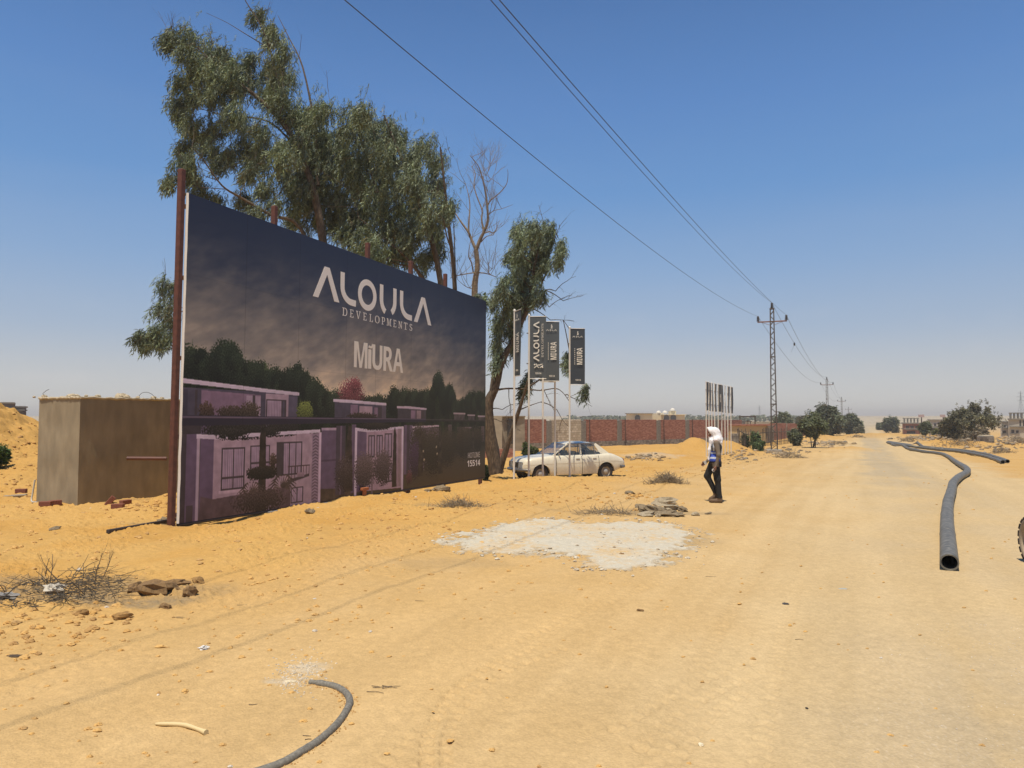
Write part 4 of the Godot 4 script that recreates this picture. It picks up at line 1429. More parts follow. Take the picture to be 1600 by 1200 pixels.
func build_far_trees() -> void:
	rng.seed = 31
	var deep := Color(0.12, 0.138, 0.085)
	var mid := Color(0.135, 0.155, 0.085)
	var olive := Color(0.165, 0.16, 0.098)
	far_tree("roadside_tree", "small bushy tree with bare forked stems just right of the nearest lattice pole", "tree", 1272, 708, 648, 23, 62.0, mid, 1.1, 1.3, 4, 0.38)
	far_tree("round_tree", "big dark round tree behind the second lattice pole", "tree", 1293, 682, 635, 26, 112.0, deep, 2.6, 1.6, 1, 0.18)
	far_tree("round_tree", "dark rounded tree at the left road edge before the hills", "tree", 1331, 676, 644, 16, 140.0, deep, 2.5, 1.5, 1, 0.10)
	far_tree("shrub", "low grey-green shrub at the foot of the dark roadside trees", "shrub", 1343, 677, 664, 9, 138.0, olive, 1.6, 0.8, 3, 0.1)
	far_tree("wall_tree", "pale green tree rising behind the far red wall, left one", "tree", 1226, 668, 644, 15, 150.0, mid, 2.4, 1.2, 1, 0.15)
	far_tree("wall_tree", "pale green tree rising behind the far red wall, right one", "tree", 1253, 668, 650, 12, 150.0, olive, 2.4, 1.1, 1, 0.15)
	far_tree("conical_tree", "dark conical tree on the right side of the road end", "tree", 1394, 677, 651, 14, 175.0, deep, 2.6, 1.5, 1, 0.08)
	far_tree("round_tree", "small dark tree left of the conical one on the road's right side", "tree", 1376, 673, 660, 6, 215.0, deep, 2.4, 0.9, 1, 0.1)
	far_tree("tamarisk", "big ragged olive tamarisk thicket right of the road", "tree", 1521, 690, 629, 42, 78.0, olive, 1.2, 1.5, 10, 0.04)
	far_tree("tamarisk", "lower left shoulder of the tamarisk thicket with thin grey sprays", "tree", 1487, 688, 650, 17, 80.0, Color(0.115, 0.11, 0.065), 1.3, 1.4, 4, 0.05)
	far_tree("tamarisk", "dry greyish-pink tamarisk bush before the big thicket", "shrub", 1528, 692, 668, 22, 73.0, Color(0.22, 0.185, 0.13), 1.0, 1.0, 6, 0.05)
	far_tree("shrub", "bright green shrub left of the tamarisk thicket", "shrub", 1463, 681, 669, 7, 92.0, Color(0.12, 0.13, 0.05), 1.0, 0.8, 3, 0.05)
	far_tree("shrub", "grey-green shrub before the brick shells on the right", "shrub", 1446, 679, 656, 9, 110.0, mid, 1.6, 0.9, 3, 0.05)
	far_tree("fence_shrub", "green shrub growing over the low picket fence, taller one", "shrub", 1181, 697, 668, 9, 58.0, Color(0.11, 0.15, 0.06), 0.7, 0.6, 5, 0.05)
	far_tree("fence_shrub", "dark green shrub at the foot of the picket fence, lower one", "shrub", 1186, 702, 684, 10, 55.0, Color(0.09, 0.13, 0.05), 0.7, 0.6, 5, 0.02)
	far_tree("fence_shrub", "green bush behind the fence beside the flag poles' stone pier", "shrub", 1165, 696, 676, 7, 60.0, Color(0.11, 0.135, 0.065), 0.7, 0.5, 5, 0.02)
	far_tree("fence_shrub", "feathery shrub between the picket fence and the bushy roadside tree", "shrub", 1242, 692, 668, 11, 66.0, mid, 1.0, 0.8, 4, 0.1)
	far_tree("garden_bush", "small green bush at the gum tree's foot left of the car's bonnet", "shrub", 823, 708, 688, 9, 40.0, Color(0.08, 0.11, 0.035), 0.55, 0.8, 4, 0.1)
	far_tree("garden_bush", "small green bush behind the car's bonnet between two flag poles", "shrub", 836, 707, 696, 6, 40.0, Color(0.09, 0.115, 0.04), 0.5, 0.6, 3, 0.1)
	far_tree("garden_bush", "low dark shrub at the foot of the board's right end", "shrub", 759, 742, 726, 5, 27.0, Color(0.05, 0.07, 0.03), 0.35, 0.6, 3, 0.05)
	far_tree("green_bush", "bright green bush at the left picture edge on the sand heap", "shrub", -6, 703, 685, 18, 19.0, Color(0.085, 0.15, 0.04), 0.4, 1.2, 5, 0.05)
	# the far line of trees along the horizon, one mass
	var spots := []
	for i in 900:
		var px := rng.randf_range(880.0, 1330.0)
		var p := at(px, 655, rng.randf_range(420.0, 520.0))
		p.y = height(p.x, p.z) + rng.randf_range(0.0, 3.2) * (0.8 + 0.5 * noise_a.get_noise_1d(px * 0.3))
		spots.append([Transform3D(Basis(Vector3.UP, rng.randf() * TAU).scaled(Vector3(5.5, 4.0, 5.5)), p), leaf_tone(deep)])
	foliage(self, "distant_trees", spray_mesh(12, 0.3, 0.16, 0.30, 0.1, 19), spots, leaf_mat("gum_leaf", Color(1, 1, 1), Color(0.15, 0.17, 0.06)))
	var dt := get_child(get_child_count() - 1)
	tag(dt, "far dark line of trees along the horizon behind the walls", "trees", "", "stuff")

# ---------------------------------------------------------------- banners
func banner_cloth(w: float, h: float, sway: float, sd: float) -> MB:
	var rows := []
	for i in 25:
		var row := []
		var y := -h * i / 24.0
		for j in 9:
			var x := w * j / 8.0
			var z := sway * (0.5 * sin(y * 2.6 + sd) + 0.35 * sin(x * 9.0 + y * 1.5 + sd)) * (0.25 + x / w)
			row.append(Vector3(0.03 + x, y - 0.012 * sin(x * 6.0 + sd), z))
		rows.append(row)
	var b := MB.new()
	b.grid(rows)
	for i in b.n.size():
		if b.n[i].z < 0.0:
			b.n[i] = -b.n[i]
	return b

func flag_pole(label: String, foot: Vector3, tall: float, turn: float, lean: float, design: int, group: String, side := 1.0, fine := true) -> void:
	var t := thing("flag_pole", label, "flag pole", foot, 0.0, group)
	t.rotation.z = lean
	var white := mat("pole_white", lin(0.72, 0.69, 0.62), 0.4)
	var b := MB.new()
	b.tube([Vector3(0, -0.3, 0), Vector3(0, tall, 0)], [0.033, 0.030], 10)
	put("pole", b, white, t)
	var c := MB.new()
	c.lathe([Vector2(0.0, 0.05), Vector2(0.02, 0.045), Vector2(0.036, 0.02), Vector2(0.036, -0.02), Vector2(0.031, -0.03)], Transform3D(Basis(), Vector3(0, tall, 0)), 10)
	put("pole_cap", c, white, t)
	var hold := Basis(Vector3.UP, turn + (PI if side < 0.0 else 0.0))
	for y in [tall - 0.03, tall - 1.97]:
		var a := MB.new()
		a.tube([hold * Vector3(0, y, 0), hold * Vector3(0.54, y, 0)], [0.011], 6)
		put("arm", a, white, t)
	for y in [tall - 0.55, tall - 1.5]:
		var a := MB.new()
		a.box(Vector3(0.09, 0.035, 0.05), Transform3D(hold, hold * Vector3(-0.03, y, 0)), 0.006)
		put("clamp", a, mat("clamp_grey", lin(0.16, 0.15, 0.14), 0.5), t)
	var cloth := mat("banner_slate_%d" % (design % 2), [lin(0.072, 0.085, 0.092), lin(0.030, 0.040, 0.052)][design % 2], 0.6)
	cloth.backlight_enabled = true
	cloth.backlight = Color(0.05, 0.055, 0.06).linear_to_srgb()
	var o := put("banner", banner_cloth(0.50, 1.92, 0.012 if fine else 0.02, foot.x * 5.0), cloth, t)
	o.transform = Transform3D(hold, Vector3(0, tall - 0.035, 0))
	if design < 0:
		return
	var ink := mat("banner_ink", lin(0.75, 0.72, 0.64), 0.6)
	var flip := Basis() if side > 0.0 else Basis(Vector3.UP, PI)
	var up := Basis(Vector3(0, 0, 1), PI / 2)
	if not fine:
		if design == 2:
			lettering(o, "banner_lettering", "MIURA", "Droid Sans", 700, 0.55, 0.16, Transform3D(up, Vector3(0.30, -0.95, 0.03)), ink)
		return
	if design == 0:
		var n := MB.new()
		for l in wordmark_letters(0.006, Transform3D(up.scaled(Vector3(0.235, 0.235, 1.0)), Vector3(0.32, -1.40, 0.022))):
			var f := n.v.size()
			n.v.append_array(l.v); n.n.append_array(l.n); n.c.append_array(l.c); n.uv.append_array(l.uv)
			for q in l.ix:
				n.ix.append(q + f)
		put("banner_lettering", n, ink, o)
		lettering(o, "banner_lettering", "DEVELOPMENTS", "Droid Serif", 400, 1.05, 0.06, Transform3D(up, Vector3(0.42, -0.75, 0.028)), ink)
		var e := MB.new()
		e.blob(Vector3(0.18, -1.50, 0.03), Vector3(0.025, 0.025, 0.006), noise_c, 0.0, 1.0, 1)
		e.blob(Vector3(0.42, -1.58, 0.03), Vector3(0.025, 0.025, 0.006), noise_c, 0.0, 1.0, 1)
		for q in [[0.16, -1.60, 0.30, -1.50], [0.22, -1.47, 0.30, -1.60], [0.30, -1.52, 0.42, -1.48], [0.34, -1.60, 0.44, -1.52]]:
			stroke(e, [Vector2(q[0], q[1]), Vector2(q[2], q[3])], 0.024, 0.006, Transform3D(Basis(), Vector3(0, 0, 0.022)))
		put("banner_emblem", e, ink, o)
	else:
		lettering(o, "banner_lettering", "MIURA", "Droid Sans", 700, 0.58, 0.19, Transform3D(up, Vector3(0.34, -0.95, 0.028)), ink)
		var e := MB.new()
		for i in 9:
			stroke(e, [Vector2(0.16, -1.22 + i * 0.065), Vector2(0.185, -1.22 + i * 0.065)], 0.03, 0.005, Transform3D(Basis(), Vector3(0, 0, 0.022)))
		for q in [[0.26, -0.10, 0.30, -0.12], [0.27, -0.12, 0.27, -0.20], [0.25, -0.21, 0.31, -0.21], [0.29, -0.15, 0.31, -0.18]]:
			stroke(e, [Vector2(q[0], q[1]), Vector2(q[2], q[3])], 0.02, 0.005, Transform3D(Basis(), Vector3(0, 0, 0.022)))
		for q in [[0.10, -0.30, 0.145, -0.255], [0.145, -0.255, 0.18, -0.30], [0.37, -0.30, 0.405, -0.255], [0.405, -0.255, 0.44, -0.30], [0.30, -0.255, 0.30, -0.29], [0.30, -0.29, 0.345, -0.30]]:
			stroke(e, [Vector2(q[0], q[1]), Vector2(q[2], q[3])], 0.014, 0.005, Transform3D(Basis(), Vector3(0, 0, 0.022)))
		stroke(e, arc(0.24, -0.278, 0.022, 0, 340, 12), 0.012, 0.005, Transform3D(Basis(), Vector3(0, 0, 0.022)), true)
		put("banner_emblem", e, ink, o)
	lettering(o, "banner_number", "15514", "Droid Sans", 700, 0.19, 0.052, Transform3D(Basis(), Vector3(0.29, -1.77, 0.028)), ink)

func build_flags() -> void:
	var g := "flag poles beside the car"
	var rows := [
		[803, 748, 21.1, -1.22, 0, 2, 1.0, "white flag pole nearest the board with its slate banner nearly edge-on"],
		[826, 745, 22.0, -0.10, 0, 0, 1.0, "white flag pole whose slate banner carries the long curved wordmark"],
		[848, 742, 23.0, 0.0, 0, 2, 1.0, "white flag pole before the car's windscreen pillar with a grey banner lettered sideways"],
		[867, 740, 23.6, 0.25, 0, -2, -1.0, "white flag pole whose banner hides behind the grey one to its left"],
		[890, 740, 24.3, 0.08, 0, 1, 1.0, "white flag pole furthest right by the car with the darkest navy banner"]]
	for r in rows:
		var q := at(r[0], r[1], r[2])
		flag_pole(r[7], Vector3(q.x, height(q.x, q.z), q.z), at(r[0], r[1], r[2]).y + 5.0 - height(q.x, q.z), r[3], -0.004, r[5], g, r[6])
	var words := ["leftmost", "second from left", "third from left", "fourth from left", "fifth from left, with lettering,", "sixth from left", "seventh from left", "eighth from left", "rightmost"]
	var px := [1103.6, 1108.0, 1112.5, 1117.0, 1122.4, 1128.0, 1133.0, 1137.5, 1142.4]
	var turns := [1.0, 1.06, 1.12, 1.04, 0.80, 1.08, 1.18, 1.02, 0.98]
	for i in 9:
		var d := 47.8 + 0.5 * i
		var q := at(px[i], 705, d)
		var y := height(q.x, q.z)
		flag_pole("distant flag pole behind the walking person, %s in its cluster" % words[i], Vector3(q.x, y, q.z), at(px[i], 596 + i, d).y - y, turns[i], -0.008, 2 if i == 4 else -1, "distant flag poles behind the person", 1.0, false)

# ---------------------------------------------------------------- car
func tab(t: Array, x: float) -> float:
	for i in t.size() - 1:
		if x <= t[i][0] and x >= t[i + 1][0]:
			return lerpf(t[i][1], t[i + 1][1], (t[i][0] - x) / (t[i][0] - t[i + 1][0]))
	return t[0][1] if x > t[0][0] else t[t.size() - 1][1]

const CAR_TOP := [[2.19, 0.66], [2.14, 0.77], [2.05, 0.835], [1.8, 0.885], [1.4, 0.92], [0.95, 0.955], [0.75, 0.965], [0.0, 0.965], [-0.9, 0.965], [-1.3, 0.985], [-1.55, 0.985], [-1.78, 0.955], [-2.0, 0.865], [-2.18, 0.785], [-2.27, 0.68]]
const CAR_WIDE := [[2.19, 0.60], [2.1, 0.70], [1.95, 0.77], [1.75, 0.81], [1.4, 0.84], [0.8, 0.845], [-1.0, 0.845], [-1.5, 0.82], [-2.0, 0.77], [-2.2, 0.72], [-2.27, 0.66]]
const CAR_LOW := [[2.19, 0.46], [2.0, 0.37], [1.8, 0.30], [1.0, 0.245], [-1.0, 0.245], [-1.75, 0.30], [-2.0, 0.38], [-2.27, 0.47]]

func car_point(x: float, f: float, inset: float, out := 0.0) -> Vector3:
	var yt := tab(CAR_TOP, x)
	var yb := tab(CAR_LOW, x)
	var xx := x if x < 1.6 else 1.6 + (x - 1.6) * 0.72
	var y := lerpf(yb, yt, f)
	for ax in [1.37, -1.37]:
		var dx := absf(x - ax)
		if dx < 0.375:
			y = maxf(y, minf(0.30 + sqrt(0.375 * 0.375 - dx * dx), yt - 0.06))
	return Vector3(xx, y, tab(CAR_WIDE, x) - inset + out)

const CAR_SECTION := [[0.0, 0.09], [0.03, 0.03], [0.2, 0.008], [0.38, 0.0], [0.52, 0.0], [0.60, 0.008], [0.625, 0.0], [0.78, 0.02], [0.88, 0.045], [0.95, 0.075], [0.99, 0.115], [1.0, 0.15]]

func car_patch(b: MB, x0: float, x1: float, f0: float, f1: float, out: float, side: float) -> void:
	var rows := []
	var n := 14
	for i in n + 1:
		var x := lerpf(x0, x1, float(i) / n)
		var row := []
		for s in CAR_SECTION:
			if s[0] >= f0 - 0.001 and s[0] <= f1 + 0.001:
				var p := car_point(x, s[0], s[1], out)
				row.append(Vector3(p.x, p.y, p.z * side))
		rows.append(row)
	b.grid(rows)

func fix_out(b: MB, mid: Vector3) -> void:
	for i in b.n.size():
		if b.n[i].dot(b.v[i] - mid) < 0.0:
			b.n[i] = -b.n[i]

func bar(b: MB, p: Vector3, q: Vector3, w: float, th: float, outward: Vector3) -> void:
	var d := (q - p).normalized()
	var z := (outward - d * outward.dot(d)).normalized()
	b.box(Vector3(w, p.distance_to(q), th), Transform3D(Basis(d.cross(z), d, z), (p + q) * 0.5), minf(w, th) * 0.3)

func build_car() -> void:
	var mid := Vector3(2.0, 0, -27.2)
	var th := atan2(-0.394, -0.918)
	var ax := Vector3(cos(th), 0, -sin(th))
	var yf := height(mid.x + ax.x * 1.37, mid.z + ax.z * 1.37)
	var yr := height(mid.x - ax.x * 1.37, mid.z - ax.z * 1.37)
	mid.y = (yf + yr) * 0.5 + 0.01
	var t := thing("parked_car", "old cream saloon car parked behind the flag poles under the gum tree", "car", mid, th)
	t.rotation.z = atan2(yf - yr, 2.74)
	var paint := mat("car_cream", lin(0.76, 0.71, 0.55), 0.32)
	paint.clearcoat_enabled = true
	paint.clearcoat = 0.4
	paint.clearcoat_roughness = 0.15
	paint.albedo_texture = grain(0.02, 0.94, 1.0, 256, 4, 41)
	paint.uv1_triplanar = true
	var dark := mat("car_dark", lin(0.012, 0.012, 0.012), 0.7)
	var chrome := mat("chrome", lin(0.55, 0.54, 0.52), 0.22, 1.0)
	var glass := mat("car_glass", lin(0.16, 0.19, 0.19), 0.04)
	glass.transparency = BaseMaterial3D.TRANSPARENCY_ALPHA
	glass.albedo_color.a = 0.3
	var cloth := mat("seat_brown", lin(0.05, 0.035, 0.025), 0.8)
	# sides, bonnet and boot as one skin
	var xs := []
	var x := 2.19
	while x > -2.27:
		xs.append(x)
		x -= 0.03
	xs.append(-2.27)
	var body := MB.new()
	for side in [1.0, -1.0]:
		var rows := []
		for q in xs:
			var row := []
			for s in CAR_SECTION:
				var p := car_point(q, s[0], s[1])
				row.append(Vector3(p.x, p.y, p.z * side))
			rows.append(row)
		body.grid(rows)
	for span in [[2.19, 0.72], [-1.42, -2.27]]:
		var rows := []
		for q in xs:
			if q <= span[0] + 0.001 and q >= span[1] - 0.001:
				var row := []
				for k in 13:
					var z := -1.0 + k / 6.0
					var p := car_point(q, 1.0, 0.15)
					row.append(Vector3(p.x, p.y + 0.035 * (1.0 - z * z), p.z * z))
				rows.append(row)
		body.grid(rows)
	for e in [2.19, -2.27]:
		var ring := []
		for s in CAR_SECTION:
			ring.append(car_point(e, s[0], s[1]))
		var other := []
		for p in ring:
			other.push_front(Vector3(p.x, p.y, -p.z))
		ring.append_array(other)
		body.face(ring, Vector3(signf(e), 0, 0))
	fix_out(body, Vector3(0, 0.55, 0))
	put("body", body, paint, t)
	var under := MB.new()
	under.box(Vector3(3.9, 0.22, 1.1), Transform3D(Basis(), Vector3(0, 0.40, 0)), 0.05)
	under.box(Vector3(1.0, 0.40, 1.0), Transform3D(Basis(), Vector3(1.5, 0.60, 0)), 0.05)
	under.box(Vector3(0.9, 0.35, 1.0), Transform3D(Basis(), Vector3(-1.6, 0.65, 0)), 0.05)
	put("underbody", under, dark, t)
	# roof and pillars
	var roof := MB.new()
	var rr := []
	for q in [[0.22, 1.385], [0.12, 1.415], [-0.1, 1.445], [-0.4, 1.46], [-0.7, 1.45], [-0.92, 1.42], [-1.06, 1.375]]:
		var row := []
		for k in 15:
			var z := -1.0 + k / 7.0
			row.append(Vector3(q[0], q[1] - 0.05 * pow(absf(z), 2.6), z * 0.575))
		rr.append(row)
	roof.grid(rr)
	fix_out(roof, Vector3(-0.4, 0.9, 0))
	put("roof", roof, paint, t)
	for s in [1.0, -1.0]:
		var o := Vector3(0, 0.3, s)
		var p := MB.new()
		bar(p, Vector3(0.84, 0.955, 0.69 * s), Vector3(0.16, 1.385, 0.575 * s), 0.055, 0.04, o)
		put("pillar", p, paint, t)
		p = MB.new()
		bar(p, Vector3(-0.33, 0.95, 0.70 * s), Vector3(-0.36, 1.395, 0.565 * s), 0.075, 0.035, o)
		put("pillar", p, paint, t)
		p = MB.new()
		p.face([Vector3(-1.20, 0.965, 0.70 * s), Vector3(-1.62, 0.975, 0.64 * s), Vector3(-1.08, 1.375, 0.555 * s), Vector3(-0.93, 1.385, 0.572 * s)], o)
		p.face([Vector3(-1.62, 0.975, 0.64 * s), Vector3(-1.08, 1.375, 0.555 * s), Vector3(-1.05, 1.37, 0.50 * s), Vector3(-1.56, 0.985, 0.58 * s)], Vector3(-1, 0.5, 0))
		put("pillar", p, paint, t)
		p = MB.new()
		bar(p, Vector3(0.18, 1.385, 0.575 * s), Vector3(-1.0, 1.385, 0.572 * s), 0.045, 0.035, o)
		bar(p, Vector3(-0.96, 0.96, 0.702 * s), Vector3(-0.90, 1.385, 0.575 * s), 0.03, 0.03, o)
		bar(p, Vector3(0.80, 0.965, 0.70 * s), Vector3(-1.25, 0.97, 0.70 * s), 0.03, 0.03, o)
		put("window_frame", p, mat("trim_grey", lin(0.30, 0.29, 0.27), 0.35, 0.6), t)
		for w in [[Vector3(0.76, 0.98, 0.69), Vector3(0.16, 1.365, 0.578), Vector3(-0.34, 1.375, 0.576), Vector3(-0.31, 0.975, 0.692)], [Vector3(-0.37, 0.975, 0.692), Vector3(-0.40, 1.375, 0.576), Vector3(-0.89, 1.37, 0.576), Vector3(-0.95, 0.975, 0.692)], [Vector3(-0.97, 0.975, 0.692), Vector3(-0.92, 1.36, 0.576), Vector3(-1.18, 0.985, 0.68)]]:
			var g := MB.new()
			var pts := []
			for q in w:
				pts.append(Vector3(q.x, q.y, (q.z - 0.008) * s))
			g.face(pts, o)
			put("side_window", g, glass, t)
		# doors stand a few millimetres proud of the shell
		for span in [[0.74, -0.31, "front"], [-0.335, -1.02, "rear"]]:
			var d := MB.new()
			car_patch(d, span[0], span[1], 0.03, 0.95, 0.007, s)
			fix_out(d, Vector3(0, 0.55, 0))
			var door := put("door", d, paint, t)
			var hd := MB.new()
			hd.box(Vector3(0.16, 0.028, 0.03), Transform3D(Basis(), Vector3(span[1] + 0.17, 0.83, 0.838 * s)), 0.008)
			put("handle", hd, chrome, door)
		var seam := MB.new()
		for q in [0.757, -0.322, -1.04]:
			var rows := []
			for k in 2:
				var row := []
				for sc in CAR_SECTION.slice(1, 10):
					var pt := car_point(q + (k - 0.5) * 0.018, sc[0], sc[1], 0.003)
					row.append(Vector3(pt.x, pt.y, pt.z * s))
				rows.append(row)
			seam.grid(rows)
		fix_out(seam, Vector3(0, 0.55, 0))
		put("door_seam", seam, dark, t)
		# lamps
		var hl := MB.new()
		hl.prism(PackedVector2Array([Vector2(-0.17, -0.075), Vector2(0.17, -0.10), Vector2(0.15, 0.085), Vector2(-0.13, 0.085)]), 0.05, Transform3D(Basis(Vector3(0, 0, s), Vector3.UP, Vector3(1, 0, 0)), Vector3(1.99, 0.645, 0.44 * s)))
		var lamp := put("headlight", hl, mat("lamp_glass", lin(0.35, 0.36, 0.36), 0.08), t)
		var ring := MB.new()
		ring.box(Vector3(0.03, 0.03, 0.36), Transform3D(Basis(), Vector3(2.02, 0.742, 0.44 * s)), 0.006)
		put("lamp_rim", ring, chrome, lamp)
		var tl := MB.new()
		tl.box(Vector3(0.05, 0.17, 0.22), Transform3D(Basis(), Vector3(-2.255, 0.66, 0.50 * s)), 0.01)
		put("tail_light", tl, mat("lamp_red", lin(0.30, 0.02, 0.015), 0.15), t)
	var ws := MB.new()
	ws.face([Vector3(0.83, 0.975, 0.66), Vector3(0.18, 1.385, 0.55), Vector3(0.18, 1.385, -0.55), Vector3(0.83, 0.975, -0.66)], Vector3(1, 1, 0))
	put("windscreen", ws, glass, t)
	var rw := MB.new()
	rw.face([Vector3(-1.57, 0.985, 0.58), Vector3(-1.06, 1.365, 0.50), Vector3(-1.06, 1.365, -0.50), Vector3(-1.57, 0.985, -0.58)], Vector3(-1, 1, 0))
	put("rear_window", rw, glass, t)
	var grille := MB.new()
	grille.box(Vector3(0.04, 0.20, 0.50), Transform3D(Basis(), Vector3(2.01, 0.635, 0)), 0.01)
	var gr := put("grille", grille, dark, t)
	for i in 5:
		var gb := MB.new()
		gb.box(Vector3(0.02, 0.008, 0.48), Transform3D(Basis(), Vector3(2.035, 0.555 + i * 0.04, 0)))
		put("grille_bar", gb, chrome, gr)
	var bm := mat("bumper_grey", lin(0.16, 0.15, 0.14), 0.35, 0.5)
	for e in [1.0, -1.0]:
		var bp := MB.new()
		var pts := []
		for k in 13:
			var z := -1.0 + k / 6.0
			pts.append(Vector3(e * ((2.14 if e > 0 else 2.36) - 0.34 * pow(absf(z), 5.0)), 0.47, z * 0.80))
		bp.tube(pts, [0.055], 8)
		put("bumper", bp, bm, t)
	# cabin
	for q in [[0.0, 0.0], [-0.86, 0.0]]:
		for s in [0.36, -0.36]:
			var seat := MB.new()
			seat.box(Vector3(0.5, 0.16, 0.52), Transform3D(Basis(), Vector3(q[0] + 0.18, 0.62, s)), 0.05)
			seat.box(Vector3(0.14, 0.50, 0.52), Transform3D(Basis(Vector3(0, 0, 1), 0.2), Vector3(q[0] - 0.12, 0.86, s)), 0.05)
			put("seat", seat, cloth, t)
	var dash := MB.new()
	dash.box(Vector3(0.3, 0.22, 1.28), Transform3D(Basis(), Vector3(0.72, 0.86, 0)), 0.04)
	dash.box(Vector3(0.5, 0.03, 1.2), Transform3D(Basis(), Vector3(-1.32, 0.95, 0)), 0.01)
	dash.box(Vector3(2.4, 0.04, 1.5), Transform3D(Basis(), Vector3(-0.3, 0.5, 0)))
	put("dashboard", dash, dark, t)
	var st := MB.new()
	var ringp := []
	for k in 19:
		var a := TAU * k / 18.0
		ringp.append(Vector3(0.46 + 0.09 * sin(a), 0.98 + 0.17 * sin(a), -0.36 + 0.19 * cos(a)))
	st.tube(ringp, [0.012], 6, false)
	put("steering_wheel", st, dark, t)
	# wheels
	var rubber := mat("tyre_rubber", lin(0.035, 0.032, 0.03), 0.85)
	var rim := mat("rim_grey", lin(0.30, 0.26, 0.20), 0.55, 0.0)
	for q in [[1.37, 0.69], [1.37, -0.69], [-1.37, 0.69], [-1.37, -0.69]]:
		var s := signf(q[1])
		var xf := Transform3D(Basis(Vector3(1, 0, 0), PI / 2 * s), Vector3(q[0], 0.315, q[1]))
		var w := MB.new()
		w.lathe([Vector2(0.19, -0.08), Vector2(0.29, -0.085), Vector2(0.315, -0.06), Vector2(0.32, 0.0), Vector2(0.315, 0.06), Vector2(0.29, 0.085), Vector2(0.20, 0.088), Vector2(0.19, 0.07)], xf, 32)
		var wheel := put("wheel", w, rubber, t)
		var r := MB.new()
		r.lathe([Vector2(0.195, 0.078), Vector2(0.185, 0.06), Vector2(0.165, 0.035), Vector2(0.12, 0.04), Vector2(0.10, 0.06), Vector2(0.0, 0.062)], xf, 28)
		put("rim", r, rim, wheel)
		var hub := MB.new()
		hub.lathe([Vector2(0.09, 0.062), Vector2(0.085, 0.082), Vector2(0.05, 0.095), Vector2(0.0, 0.10)], xf, 20)
		put("hub_cap", hub, mat("hub_grey", lin(0.42, 0.40, 0.36), 0.35, 0.15), wheel)
	var mir := MB.new()
	mir.box(Vector3(0.04, 0.08, 0.14), Transform3D(Basis(), Vector3(0.62, 1.02, -0.80)), 0.015)
	mir.tube([Vector3(0.62, 0.96, -0.73), Vector3(0.62, 1.0, -0.79)], [0.01], 5)
	put("wing_mirror", mir, chrome, t)

